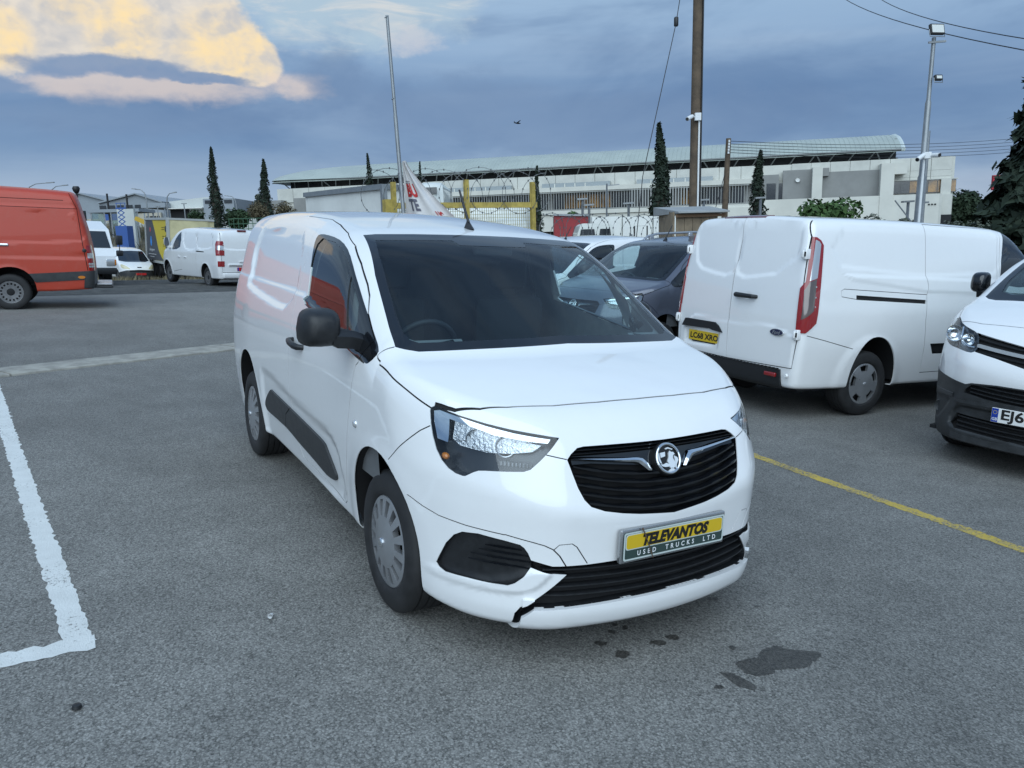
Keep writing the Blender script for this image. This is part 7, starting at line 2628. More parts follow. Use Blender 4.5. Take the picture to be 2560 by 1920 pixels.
def bushy(name, label, cat, depth, right, h0, h1, width, cols, n=2200, leaf=0.14, seed=1, group=None, lobes=9, trunk=True, squash=1.0):
    root = empty(name, label, cat, group=group)
    root.matrix_world = far_matrix(depth, right, h0)
    H = h1 - h0
    r_ = np.random.default_rng(seed)
    C = []
    for i in range(lobes):
        a = r_.uniform(0, 6.28)
        q = r_.uniform(0.1, 0.62) * width / 2
        C.append((q * math.cos(a), q * math.sin(a), H * r_.uniform(0.42, 0.82), r_.uniform(0.20, 0.36) * min(width, H * 1.3)))
    P, N = [], []
    for cx, cy, cz, cr_ in C:
        m = n // lobes
        d = r_.normal(0, 1, (m, 3))
        d /= np.linalg.norm(d, axis=1, keepdims=True)
        rr = cr_ * (0.45 + 0.6 * r_.uniform(0, 1, (m, 1)) ** 0.6)
        q = np.array([cx, cy, cz]) + d * rr * np.array([1, 1, 0.8 * squash])
        P.append(q)
        N.append(d + np.array([0, 0, 0.5]))
    P, N = np.concatenate(P), np.concatenate(N)
    k_ = P[:, 2] > 0.02
    V, F = leaves(P[k_], N[k_], leaf, r_)
    obj('crown', (V, F), leaf_mat(*cols), root)
    k = MB()
    k.tube([(0, 0, -1.2), (0.02, 0, H * 0.3), (0.0, 0.03, H * 0.55)], [0.06 * H ** 0.6, 0.05 * H ** 0.6, 0.02], 8)
    for cx, cy, cz, cr_ in C:
        k.tube([(0, 0, H * 0.25), (cx * 0.5, cy * 0.5, (H * 0.25 + cz) / 2), (cx, cy, cz)], [0.03 * H ** 0.6, 0.02 * H ** 0.6, 0.008], 5)
    obj('trunk', k, BARK, root, smooth=60)
    return root


DEEP, MIDG, OLIVE, DRY, PINE = (('deep_leaf', (0.012, 0.024, 0.012), (0.045, 0.075, 0.032)), ('fresh_leaf', (0.025, 0.055, 0.018), (0.085, 0.15, 0.050)),
                                ('olive_leaf', (0.045, 0.055, 0.042), (0.12, 0.135, 0.105)), ('dry_leaf', (0.06, 0.05, 0.028), (0.15, 0.125, 0.075)), ('pine_leaf', (0.010, 0.020, 0.011), (0.035, 0.055, 0.028)))


def far_ground(depth, right):
    """height (over eye level) of the ground at a plumb position"""
    p = far_point(depth, right, -1.5)
    return (ground_z(p[0], p[1]) - 1.6587 - 0.0597 * right) / 0.998


def cyp(label, d, r, h1, w, lean, n, seed):
    h0 = far_ground(d, r) - 0.1
    cypress(label, d, r, h0, h1, w, lean, n, seed=seed)


cyp('tall thin cypress leaning left above the white van on the far left', 75, -27.46, 9.31, 1.30, -0.05, 3000, 1)
cyp('cypress beside the left end of the curved green roof', 90, -27.38, 9.78, 1.65, 0.01, 3000, 2)
cyp('cypress tip behind the white box truck body', 95, -16.42, 10.71, 1.30, 0.01, 2200, 3)
cyp('thinnest cypress tip, right of the hanging white banner', 100, -10.79, 10.1, 0.95, 0.01, 1600, 4)
cyp('narrow cypress right of the yellow fence', 80, 3.05, 7.36, 1.15, 0.0, 2600, 5)
cyp('big cypress left of the wooden utility pole', 60, 11.59, 8.39, 1.85, 0.01, 4200, 6)
cyp('stout cypress right of the small wooden power pole', 65, 20.61, 6.72, 1.70, 0.0, 3400, 7)
cyp('broad dark cypress at the right edge, beyond the vans', 45, 30.4, 9.8, 5.2, 0.0, 11000, 8)
G_ = lambda d, r: far_ground(d, r) - 0.05
bushy('poplar_tree', 'small grey green poplar left of the second cypress', 'tree', 98, -30.79, G_(98, -30.8), 7.5, 1.5, OLIVE, 1500, 0.20, 11, lobes=12)
bushy('leafy_bush', 'round bright green bush above the big white van roof', 'bush', 40, 16.26, G_(40, 16.3), 2.12, 2.5, MIDG, 3600, 0.17, 12, lobes=14)
bushy('olive_bush', 'grey olive bush above the big white van, left of the lamp mast', 'bush', 38, 17.98, G_(38, 18), 1.25, 1.6, OLIVE, 2400, 0.10, 13, 'olive bushes', lobes=12)
bushy('olive_bush', 'smaller olive bush touching the left side of the lamp mast', 'bush', 40, 20.4, G_(40, 20), 1.15, 1.3, OLIVE, 2000, 0.10, 14, 'olive bushes', lobes=12)
bushy('olive_bush', 'low olive bush right of the lamp mast', 'bush', 42, 23.6, G_(42, 23), 1.0, 2.3, OLIVE, 2400, 0.10, 15, 'olive bushes', lobes=12)
bushy('olive_bush', 'last olive bush before the dark pines', 'bush', 44, 26.4, G_(44, 26), 0.8, 2.3, OLIVE, 2000, 0.10, 25, 'olive bushes', lobes=12)
for i, (lb, d, r, h1, w) in enumerate((('dark pine right behind the hall corner', 115, 66.6, 7.6, 5.6), ('middle dark pine with a pointed top, left of the red billboard', 120, 72.4, 7.6, 6.2),
                                       ('low dark pine below the red billboard', 110, 69.0, 5.2, 8.0))):
    bushy('pine_tree', lb, 'tree', d, r, G_(d, r) - 3, h1, w, PINE, 5200, 0.36, 16 + i, 'pines by the hall', lobes=18)
bushy('leafy_bush', 'dark green tree above the white van with the red plate', 'tree', 85, -28.9, G_(85, -28.5), 4.25, 3.2, DEEP, 2600, 0.2, 20, lobes=12)
bushy('dry_shrub', 'brownish shrub left of the front van roof', 'shrub', 80, -25.2, G_(80, -25), 4.7, 2.6, DRY, 1500, 0.13, 21, 'dry shrubs', lobes=12)
bushy('dry_shrub', 'brownish shrub just above the rear of the front van roof', 'shrub', 80, -22.6, G_(80, -22), 4.7, 2.4, DRY, 1500, 0.13, 22, 'dry shrubs', lobes=12)
bushy('leafy_bush', 'small green tree above the yellow box truck', 'tree', 95, -37.6, G_(95, -37), 4.6, 2.6, DEEP, 1800, 0.2, 23, lobes=9)
bushy('papaya_plant', 'light green leafy plant above the red truck body', 'plant', 50, 4.03, G_(50, 4), 2.60, 1.5, MIDG, 700, 0.20, 24, lobes=6)
bushy('leafy_bush', 'little yellow green bush peeping over the white container wall', 'bush', 60, 9.76, G_(60, 9.8), 2.0, 1.7, MIDG, 900, 0.12, 26, lobes=8)

# ---------------------------------------------------------------- dry grass on the far bank
r_ = np.random.default_rng(5)
V, F = [], []
n = 16000
for i in range(n):
    s = r_.uniform(9, 58) if i % 4 else r_.uniform(17, 30)
    t = r_.uniform(-12, 26)
    x, y = st(s, t)
    patch = 0.5 + 0.5 * math.sin(x * 0.55 + math.sin(y * 0.7) * 2) * math.sin(y * 0.43 + x * 0.21)
    if r_.uniform() > patch * (0.35 if s < 16 else 0.9) + 0.06:
        continue
    z = ground_z(x, y) - 0.05
    hgt = r_.uniform(0.12, 0.42) * (1.0 if s < 36 else 2.0)
    for q in range(3):
        a = r_.uniform(0, 6.28)
        w_ = 0.025 + 0.012 * (s > 36)
        dx, dy = r_.normal(0, 0.16) * hgt * 2, r_.normal(0, 0.16) * hgt * 2
        b0 = len(V)
        ox, oy = r_.normal(0, 0.12, 2)
        V += [(x + ox - w_ * math.cos(a), y + oy - w_ * math.sin(a), z), (x + ox + w_ * math.cos(a), y + oy + w_ * math.sin(a), z), (x + ox + dx, y + oy + dy, z + hgt)]
        F.append((b0, b0 + 1, b0 + 2))
o = obj('dry_grass', (V, F), leaf_mat('dry_grass', (0.10, 0.085, 0.05), (0.24, 0.205, 0.13)))
o['kind'] = 'stuff'
o['label'] = 'dry tan grass over the far bank'
o['category'] = 'grass'
# ---------------------------------------------------------------- poles, wires, fence, far vehicles and buildings
def fp(d, r, h):
    return tuple(far_point(d, r, h))


def thing_mb(name, label, cat, mb, m, group=None, smooth=None):
    return tag(obj(name, mb, m, smooth=smooth), label, cat, group)


GALV = mat('galvanised_steel', (0.27, 0.285, 0.295), 0.45, metal=0.6, noise=(5, 0.12))
WOODP = mat('weathered_pole_wood', (0.105, 0.075, 0.05), 0.85, noise=(3, 0.35, 8), bump=(25, 0.3))
WIREM = mat('cable_black', (0.012, 0.012, 0.014), 0.6)
CAMW = mat('camera_white', (0.72, 0.73, 0.73), 0.4)
YELP = mat('yellow_fence_paint', (0.40, 0.30, 0.07), 0.6, noise=(8, 0.22, 6))
BARB = mat('barbed_wire', (0.16, 0.165, 0.17), 0.5, metal=0.6)


def camera_unit(parent, a, b, name='cctv_camera'):
    """small bullet camera looking from a to b"""
    k = MB()
    a, b = Vector(a), Vector(b)
    k.tube([a, a.lerp(b, 0.25), b], [0.045, 0.055, 0.055], 10)
    o = obj(name, k, CAMW, parent, smooth=40)
    k = MB()
    d = (b - a).normalized()
    k.tube([b + d * 0.001, b + d * 0.02], [0.045, 0.045], 10)
    obj('lens', k, BLACKG, o)
    return o


# wooden utility pole with conduit, junction box and camera
root = empty('utility_pole', 'thick wooden utility pole with a white conduit and camera, right of centre', 'pole')
k = MB()
pb, pt = Vector(fp(22, 5.19, far_ground(22, 5.19))), Vector(fp(22, 5.22, 9.5))
k.tube([pb.lerp(pt, q) for q in np.linspace(0, 1, 9)], list(np.linspace(0.155, 0.118, 9)), 14)
obj('pole', k, WOODP, root, smooth=50)
k = MB()
k.tube([fp(21.84, 5.255, -1.5), fp(21.84, 5.26, 3.1)], 0.026, 8)
obj('conduit', k, CAMW, root, smooth=50)
k = MB()
k.tube([fp(21.9, 5.33, 0.2), fp(21.9, 5.33, 9.0)], 0.022, 6)
obj('cable', k, WIREM, root)
k = MB()
k.box((-0.085, -0.05, -0.10), (0.085, 0.05, 0.10), 0.01)
jb = obj('junction_box', k, CAMW, root)
jb.matrix_world = far_matrix(21.80, 5.21, 3.18, math.pi / 2)
camera_unit(root, fp(21.78, 5.06, 3.20), fp(21.6, 4.88, 3.10))
k = MB()
k.bar(fp(21.8, 5.15, 3.17), fp(21.78, 5.04, 3.20), 0.02)
obj('camera_arm', k, CAMW, root)

# its guy wire with an egg insulator
root = empty('guy_wire', 'thin slanting guy wire with a dark insulator, left of the wooden pole', 'wire')
k = MB()
k.tube([fp(22, 5.1, 8.6), fp(21.75, 4.60, 5.68)], 0.011, 5)
k.tube([fp(21.7, 4.56, 5.50), fp(20, 3.42, 1.53), fp(18.6, 2.85, far_ground(18.6, 2.85))], 0.011, 5)
obj('strand', k, WIREM, root)
k = MB()
k.box((-0.055, -0.055, -0.12), (0.055, 0.055, 0.12), 0.03)
o = obj('insulator', k, BLACK, root, smooth=50)
o.matrix_world = far_matrix(21.72, 4.575, 5.58)

# leaning flag pole with the torn-off banner hanging at its foot
root = empty('flag_pole', 'thin grey metal flag pole leaning left, behind the front van', 'pole')
b0, b1 = Vector(fp(16, -2.03, far_ground(16, -2.03))), Vector(fp(16, -2.232, 4.36))
k = MB()
k.tube([b0.lerp(b1, q) for q in (0, 0.35, 0.36, 0.68, 0.69, 1.0)], [0.052, 0.048, 0.042, 0.040, 0.034, 0.030], 10)
obj('pole', k, GALV, root, smooth=40)
for q in (0.50, 0.74, 0.995):
    k = MB()
    c = b0.lerp(b1, q)
    k.tube([c + Vector((0.03 * math.cos(a), 0.03 * math.sin(a) - 0.02, 0.02 * math.sin(a))) for a in np.linspace(0, 6.28, 9)], 0.008, 5)
    obj('ring', k, GALV, root)
k = MB()
rows = []
for v in np.linspace(0, 1, 22):
    row = []
    for u in np.linspace(0, 1, 16):
        h = 1.63 - 1.30 * v - 1.02 * u * (0.30 + 0.70 * (1 - v)) * (1 if v < 0.999 else 1)
        r = -2.075 + 0.02 * v + u * (0.08 + 1.22 * (v ** 1.25)) * 0.98
        h = 1.63 - 1.28 * v - 0.10 * u * v
        d = 15.93 + 0.09 * math.sin(u * 7.0 + v * 2.0) * (0.3 + v) + 0.05 * math.sin(u * 15 + 1.0)
        row.append(fp(d, r, h))
    rows.append(row)
k.quad_grid(rows)
ban = thing_mb('banner', 'crumpled white banner with red and grey letters hanging from the flag pole', 'banner', k, mat('banner_cloth', (0.60, 0.58, 0.57), 0.85, noise=(3, 0.08)), smooth=180)


def on_banner(u0, v0, ang=0.0):
    def f(a, b):
        u, v = u0 + a, v0 - b
        r = -2.075 + 0.02 * v + u * (0.08 + 1.22 * (v ** 1.25)) * 0.98
        h = 1.63 - 1.28 * v - 0.10 * u * v
        d = 15.915 + 0.09 * math.sin(u * 7.0 + v * 2.0) * (0.3 + v) + 0.05 * math.sin(u * 15 + 1.0)
        return fp(d, r, h)
    return f


text_on('lettering', 'BU', 0.26, on_banner(0.30, 0.44), mat('banner_red', (0.45, 0.03, 0.03), 0.8), ban, stretch=1.15, bold=0.012)
text_on('lettering', 'TE', 0.24, on_banner(0.24, 0.66), mat('banner_grey', (0.10, 0.10, 0.13), 0.8), ban, stretch=0.95, bold=0.010)
for q in (0.545, 0.57):
    k = MB()
    f = on_banner(0, 0)
    k.quad_grid([[f(0.10 + 0.02 * i, -0.30 - (q - 0.545)) for i in range(14)], [f(0.10 + 0.02 * i, -0.308 - (q - 0.545)) for i in range(14)]])
    obj('printed_rule', k, mat('banner_grey', (0.10, 0.10, 0.13), 0.8), ban)
text_on('lettering', 'UC', 0.16, on_banner(0.74, 0.80), mat('banner_red', (0.45, 0.03, 0.03), 0.8), ban, stretch=0.6, bold=0.008)

# floodlight mast on the right with its thinner twin
root = empty('lamp_mast', 'grey steel floodlight mast with two white cameras, on the right', 'mast')
b0, b1 = Vector(fp(20, 10.37, far_ground(20, 10.37))), Vector(fp(20, 10.51, 4.62))
k = MB()
k.tube([b0.lerp(b1, q) for q in (0, 0.52, 0.53, 0.78, 0.79, 1)], [0.10, 0.095, 0.072, 0.070, 0.05, 0.048], 14)
obj('pole', k, GALV, root, smooth=40)
k = MB()
k.tube([fp(19.86, 10.335, -1.6), fp(19.86, 10.40, 1.75)], 0.03, 8)
obj('conduit', k, CAMW, root, smooth=40)
k = MB()
k.bar(fp(19.95, 10.36, 4.50), fp(19.95, 10.78, 4.52), 0.045)
obj('cross_arm', k, GALV, root)
for d, r, h, w, hh, nm in ((19.85, 10.485, 4.77, 0.37, 0.25, 'big'), (19.85, 10.60, 3.66, 0.20, 0.13, 'small')):
    k = MB()
    k.box((-w / 2, -0.045, -hh / 2), (w / 2, 0.045, hh / 2), 0.012)
    fl = obj('floodlight', k, BLACK, root, smooth=30)
    fl.matrix_world = far_matrix(d, r, h, -math.pi / 2 + 0.15) @ Matrix.Rotation(R(-14), 4, 'X')
    k = MB()
    k.box((-w / 2 + 0.03, 0.0445, -hh / 2 + 0.03), (w / 2 - 0.03, 0.050, hh / 2 - 0.03))
    k2 = [(x, -y, z) for x, y, z in k.v]
    k.add(k2, [q[::-1] for q in k.f[:6]])
    g = obj('lamp_glass', k, mat('lamp_panel', (0.62, 0.63, 0.60), 0.3), fl)
    k = MB()
    k.tube([(-w / 2 - 0.01, 0, 0), (-w / 2 - 0.01, 0, -hh / 2 - 0.05), (w / 2 + 0.01, 0, -hh / 2 - 0.05), (w / 2 + 0.01, 0, 0)], 0.010, 5)
    obj('bracket', k, GALV, fl)
k = MB()
k.box((-0.09, -0.07, -0.08), (0.09, 0.07, 0.08), 0.01)
o = obj('junction_box', k, CAMW, root)
o.matrix_world = far_matrix(19.83, 10.44, 1.83, math.pi / 2)
camera_unit(root, fp(19.8, 10.36, 1.85), fp(19.62, 10.11, 1.72))
camera_unit(root, fp(19.8, 10.54, 1.83), fp(19.58, 10.62, 1.81))
k = MB()
k.tube([fp(20.3, 9.95, 0.78), fp(20.1, 10.33, 0.2)], 0.018, 5)
obj('brace', k, GALV, root)
k = MB()
k.tube([fp(20.5, 10.76, far_ground(20.5, 10.76)), fp(20.5, 10.80, 2.5)], [0.055, 0.045], 10)
thing_mb('steel_pole', 'thin plain steel pole close behind the floodlight mast', 'pole', k, GALV, smooth=40)

# small power pole with five wires, two overhead cables
root = empty('power_pole', 'small dark wooden power pole carrying five wires, in front of the hall', 'pole')
k = MB()
k.tube([fp(45, 12.27, far_ground(45, 12.3)), fp(45, 12.5, 5.36)], [0.20, 0.14], 10)
obj('pole', k, WOODP, root, smooth=50)
k = MB()
for i in range(5):
    h = 5.20 - 0.155 * i
    k.tube([fp(44.85, 12.50 - 0.008 * i, h - 0.06), fp(44.85, 12.50 - 0.008 * i, h + 0.06)], 0.055, 7)
o = obj('insulator', k, CAMW, root)
o['kind'] = 'stuff'
k = MB()
k.tube([fp(44.9, 12.3, 3.4), fp(44, 11.3, 0.4)], 0.02, 5)
obj('stay', k, WIREM, root)
for i in range(5):
    k = MB()
    P = []
    for q in np.linspace(0, 1, 14):
        d = 45 + 22 * q
        r = 12.52 + 36.5 * q
        h = 5.22 - 0.155 * i + (2.75 - 0.13 * i) * q - 1.25 * 4 * q * (1 - q) * 0.5
        P.append(fp(d, r, h))
    k.tube(P, 0.016, 5)
    thing_mb('power_wire', ('topmost', 'second from the top', 'middle', 'fourth from the top', 'lowest')[i] + ' of the five wires running right from the small wooden pole', 'wire', k, WIREM, 'parallel wires of the power pole')
for lb, a, b, c in (('lower left of the two overhead cables across the top right corner', (40, 15.6, 12.2), (30, 12.62, 8.20), (16, 11.1, 3.25)), ('upper right of the two overhead cables across the top right corner', (40, 17.5, 12.1), (30, 13.85, 8.20), (18, 12.3, 3.95))):
    k = MB()
    A, B_, C_ = (np.array(q) for q in (a, b, c))
    P = []
    for q in np.linspace(0, 1, 20):
        m = A + (C_ - A) * q
        s_ = 4 * q * (1 - q)
        mid = A + (C_ - A) * 0.42
        m = m + (B_ - mid) * s_ * 1.0
        P.append(fp(*m))
    k.tube(P, 0.012, 5)
    thing_mb('overhead_cable', lb, 'cable', k, WIREM, 'overhead cables')

# yellow mesh fence with razor wire, behind the vans
root = empty('yellow_fence', 'yellow steel fence with wire mesh, behind the front van roof', 'fence')
gz_ = far_ground(17, -1) - 0.02
for r, h, d in ((-2.43, 1.31, 17.0), (-0.89, 1.35, 17.4), (0.575, 1.30, 17.9)):
    k = MB()
    k.bar(fp(d, r, gz_ - 0.1), fp(d, r, h), 0.095, up=(1, 0, 0))
    obj('post', k, YELP, root)
k = MB()
k.bar(fp(17.0, -2.56, gz_ - 0.1), fp(17.0, -2.55, 0.95), 0.20, up=(1, 0, 0))
obj('post', k, YELP, root)
for h in (0.82, -1.2):
    k = MB()
    k.bar(fp(17, -2.5, h), fp(17.95, 0.66, h - 0.02), 0.12)
    obj('rail', k, YELP, root)
k = MB()
for i in range(62):
    q = i / 61
    d, r = 17 + 0.92 * q, -2.42 + 2.98 * q
    k.bar(fp(d, r, -1.15), fp(d, r, 0.80), 0.008)
for i in range(26):
    h = -1.12 + 0.075 * i
    k.bar(fp(17, -2.42, h), fp(17.92, 0.56, h), 0.007)
o = obj('mesh_panel', k, mat('fence_mesh', (0.30, 0.25, 0.08), 0.55), root)
o['kind'] = 'stuff'


def razor(label, a, b, rad, turns, group=None):
    a, b = Vector(a), Vector(b)
    t = (b - a).normalized()
    up = Vector((0, 0, 1))
    s = t.cross(up).normalized()
    P = []
    n = int(turns * 26)
    for i in range(n + 1):
        q = i / n
        ang = 2 * math.pi * turns * q
        rr = rad * (1 + 0.14 * math.sin(ang * 0.37))
        P.append(a.lerp(b, q) + up * (rr * math.cos(ang)) + t * (rr * math.sin(ang)) + s * (0.16 * math.sin(ang * 0.5 + 0.4)))
    k = MB()
    k.tube(P, 0.0055, 4)
    root = empty('razor_wire', label, 'wire', group=group)
    obj('coil', k, BARB, root)
    k = MB()
    for i in range(0, n, 2):
        p = P[i]
        k.bar(p - up * 0.020, p + up * 0.020, 0.020)
    o = obj('barb', k, BARB, root)
    o['kind'] = 'stuff'
    return root


razor('razor wire coil along the top of the yellow fence', fp(17, -2.9, 1.12), fp(17.95, 0.85, 1.10), 0.45, 10, 'razor wire coils')
razor('lower razor wire coil right of the yellow fence, before the red truck and white wall', fp(17.95, 0.75, 0.25), fp(20.5, 4.1, 0.20), 0.34, 11, 'razor wire coils')
k = MB()
for h in (-1.0, -0.5, 0.0):
    pass
for r, d in ((0.9, 18.1), (2.0, 19.0), (3.1, 19.8), (4.1, 20.5)):
    k.bar(fp(d, r, far_ground(d, r)), fp(d, r, 0.10), 0.05, up=(1, 0, 0))
for h in (-0.15, -0.6, -1.1):
    k.tube([fp(18.1, 0.9, h), fp(20.5, 4.1, h)], 0.006, 4)
root = empty('wire_fence', 'low wire fence under the razor wire, mostly hidden behind the grey van', 'fence')
obj('fence_frame', k, GALV, root)

# ---- vehicles behind the fence
BOXW = mat('truck_white', (0.74, 0.74, 0.70), 0.5, noise=(1.2, 0.06))
root = empty('box_truck', 'plain white box truck body above the front van roof, left of the yellow fence', 'truck')
k = MB()
gA, gB = far_ground(30, -7.5), far_ground(24, -3.7)
A, B_, C_ = np.array([30, -7.62]), np.array([24, -3.72]), np.array([25.6, -2.3])
D_ = A + C_ - B_


def quad_box(k, cs, h0, h1, tops=None):
    n = len(k.v)
    tops = tops or [h1] * 4
    k.v += [fp(c[0], c[1], h0) for c in cs] + [fp(c[0], c[1], h) for c, h in zip(cs, tops)]
    k.f += [tuple(n + i for i in q) for q in ((3, 2, 1, 0), (4, 5, 6, 7), (0, 1, 5, 4), (1, 2, 6, 5), (2, 3, 7, 6), (3, 0, 4, 7))]


quad_box(k, (A, B_, C_, D_), -0.75, 1.8, [1.90, 1.70, 1.70, 1.90])
obj('box_body', k, BOXW, root)
for a, b in ((A, B_), (B_, C_)):
    k = MB()
    ha, hb = (1.92, 1.72) if a is A else (1.72, 1.72)
    k.bar(fp(a[0] - 0.02, a[1], ha), fp(b[0] - 0.02, b[1], hb), 0.16)
    obj('roof_edge', k, GALV, root)
k = MB()
k.bar(fp(B_[0] - 0.03, B_[1], -0.8), fp(B_[0] - 0.03, B_[1], 1.78), 0.16, up=(1, 0, 0))
obj('corner_post', k, GALV, root)
k = MB()
quad_box(k, (A + [0.2, 0.1], B_ + [0.2, 0.1], C_, D_), -1.05, -0.75)
obj('chassis', k, DARKG, root)
for q in (0.2, 0.75):
    c = A + (B_ - A) * q
    k = MB()
    k.lathe([(0.02, 0.0), (0.25, 0.0), (0.27, 0.03), (0.48, 0.03), (0.5, -0.02), (0.5, -0.25), (0.3, -0.27)], 24, 'y')
    o = obj('wheel', k, RUBBER, root, smooth=40)
    o.matrix_world = far_matrix(c[0] - 0.05, c[1], far_ground(c[0], c[1]) + 0.5, math.atan2(-(B_ - A)[1], (B_ - A)[0]))


def round_body(name, label, cat, cs, h0, h1, m, group=None, win=None, rad=0.35):
    """coach-like body with rounded top edges; cs = 4 plan corners (depth, right)"""
    root = empty(name, label, cat, group=group)
    cs = [np.array(c, float) for c in cs]
    cen = sum(cs) / 4
    rows = []
    for inset, h in ((0.0, h0), (0.0, h1 - rad), (0.06, h1 - rad * 0.45), (0.16, h1 - rad * 0.15), (0.30, h1)):
        ring = []
        for i, c in enumerate(cs):
            d = cen - c
            d = d / np.linalg.norm(d)
            nx = cs[(i + 1) % 4] - c
            pv = cs[i - 1] - c
            nx, pv = nx / np.linalg.norm(nx), pv / np.linalg.norm(pv)
            for q in (pv, nx):
                e = c + d * inset * 1.2 + q * rad * 0.7
                ring.append(fp(e[0], e[1], h))
        rows.append(ring)
    k = MB()
    k.quad_grid(rows, close_u=True)
    n = len(k.v)
    k.f.append(tuple(range(n - 8, n)))
    obj('body', k, m, root, smooth=40)
    return root


COACH = mat('coach_white', (0.66, 0.67, 0.63), 0.35, coat=0.6, noise=(1, 0.05))
cw = round_body('white_coach', 'long white coach roof seen through and over the yellow fence', 'coach', ((19.6, -1.9), (19.9, 0.55), (26, 0.9), (26, -1.9)), -1.3, 0.98, COACH)
k = MB()
quad_box(k, (np.array([19.56, -1.35]), np.array([19.62, -0.75]), np.array([19.68, -0.75]), np.array([19.62, -1.35])), 0.30, 0.62)
obj('sign_panel', k, BOXW, cw)
text_on('lettering', 'NA', 0.22, lambda u, v: fp(19.54, -0.98 + u, 0.47 + v), mat('banner_grey', (0.10, 0.10, 0.13), 0.8), cw, bold=0.012)
cv = round_body('white_van_body', 'rounded white van end behind the right half of the yellow fence mesh', 'van', ((18.9, -0.35), (19.0, 0.47), (23, 0.52), (23, -0.3)), -1.3, 0.55, COACH, rad=0.28)
k = MB()
quad_box(k, (np.array([18.86, -0.2]), np.array([18.9, 0.3]), np.array([18.95, 0.3]), np.array([18.92, -0.2])), -0.05, 0.02)
obj('door_line', k, DARKG, cv)
pv = round_body('white_minibus', 'white minibus front with a dark grille strip, between flag pole and fence post', 'van', ((21.2, -2.45), (21.2, -1.72), (25, -1.7), (25, -2.45)), -1.2, 1.62, COACH, rad=0.3)
k = MB()
quad_box(k, (np.array([21.14, -2.30]), np.array([21.14, -1.86]), np.array([21.25, -1.86]), np.array([21.25, -2.30])), 1.30, 1.47)
obj('windscreen', k, WINB, pv)
k = MB()
quad_box(k, (np.array([21.14, -2.25]), np.array([21.14, -1.78]), np.array([21.25, -1.78]), np.array([21.25, -2.25])), 0.98, 1.06)
obj('grille', k, DARKG, pv)
text_on('lettering', 'KING', 0.10, lambda u, v: fp(21.1, -2.05 + u, 1.20 + v), INK, pv, bold=0.004)

root = empty('red_truck', 'dark red box truck body right of the yellow fence', 'truck')
k = MB()
quad_box(k, (np.array([30, 1.76]), np.array([30, 3.06]), np.array([33, 3.2]), np.array([33, 1.9])), -1.6, 0.93)
obj('box_body', k, mat('truck_red', (0.26, 0.018, 0.022), 0.5, noise=(2, 0.1)), root)
k = MB()
k.bar(fp(29.96, 1.74, 0.95), fp(29.96, 3.08, 0.90), 0.07)
obj('roof_edge', k, GALV, root)
k = MB()
quad_box(k, (np.array([29.3, 1.95]), np.array([29.3, 2.9]), np.array([30, 2.9]), np.array([30, 1.95])), -1.6, 0.12)
obj('cab', k, BOXW, root)
k = MB()
quad_box(k, (np.array([29.25, 2.05]), np.array([29.25, 2.8]), np.array([29.29, 2.8]), np.array([29.29, 2.05])), -0.3, 0.08)
obj('windscreen', k, WINB, root)
root = empty('container_wall', 'long white site wall of panels behind the razor wire', 'wall')
for i in range(4):
    k = MB()
    a, b = 2.78 + i * 1.02, 2.78 + (i + 1) * 1.02 - 0.02
    quad_box(k, (np.array([26, a]), np.array([26.1, b]), np.array([26.4, b]), np.array([26.3, a])), -1.9, 0.72 - 0.015 * i)
    obj('wall_panel', k, BOXW, root)
root = empty('pickup_truck', 'small white pickup cab in front of the white site wall', 'truck')
k = MB()
pc = [(1.93, -1.5), (1.93, 0.10), (2.02, 0.38), (2.10, 0.44), (2.86, 0.42), (2.95, 0.35), (3.02, 0.0), (3.05, -1.5)]
k.prism(pc, lambda u, v, d: fp(d, u, v), 22.0, 23.6)
obj('cab', k, COACH, root, smooth=30)
for a, b in ((1.98, 2.44), (2.52, 2.88)):
    k = MB()
    k.prism([(a + 0.02, 0.06), (a + 0.06, 0.28), (b - 0.03, 0.28), (b, 0.06)], lambda u, v, d: fp(d, u, v), 21.97, 22.02)
    obj('window_pane', k, WINB, root)
root = empty('pipe_frame', 'dark pipe frame standing in front of the white site wall', 'frame')
k = MB()
k.tube([fp(19.9, 3.20, far_ground(20, 3.2)), fp(19.9, 3.20, 0.30), fp(19.9, 3.52, 0.30), fp(19.9, 3.52, far_ground(20, 3.5))], 0.018, 7)
obj('pipe', k, BLACK, root)
# wooden shed under the pole
SHEDM = mat('shed_board', (0.22, 0.17, 0.115), 0.85, noise=(4, 0.25, 6))
root = empty('shed', 'small wooden shed with a flat grey roof at the foot of the utility pole', 'shed')
sw = 0.20
for i in range(5):
    k = MB()
    a, b = 3.42 + i * 0.17, 3.42 + (i + 1) * 0.17 - 0.008
    quad_box(k, (np.array([16.0, a]), np.array([16.0, b]), np.array([16.04, b]), np.array([16.04, a])), -1.9, 0.46)
    obj('plank', k, SHEDM, root)
for i in range(5):
    k = MB()
    a, b = 16.05 + i * 0.3, 16.05 + (i + 1) * 0.3 - 0.01
    quad_box(k, (np.array([a, 3.36]), np.array([a, 3.40]), np.array([b, 3.40]), np.array([b, 3.36])), -1.9, 0.50 + 0.02 * i)
    obj('plank', k, SHEDM, root)
k = MB()
quad_box(k, (np.array([15.8, 3.42]), np.array([15.8, 4.45]), np.array([17.6, 4.5]), np.array([17.6, 3.25])), 0.47, 0.50, [0.50, 0.50, 0.66, 0.66])
obj('roof', k, mat('shed_roof', (0.30, 0.31, 0.31), 0.7, noise=(3, 0.15)), root)
k = MB()
k.bar(fp(15.95, 3.40, 0.42), fp(15.95, 4.4, 0.42), 0.06)
obj('fascia', k, mat('shed_fascia', (0.15, 0.09, 0.05), 0.8), root)

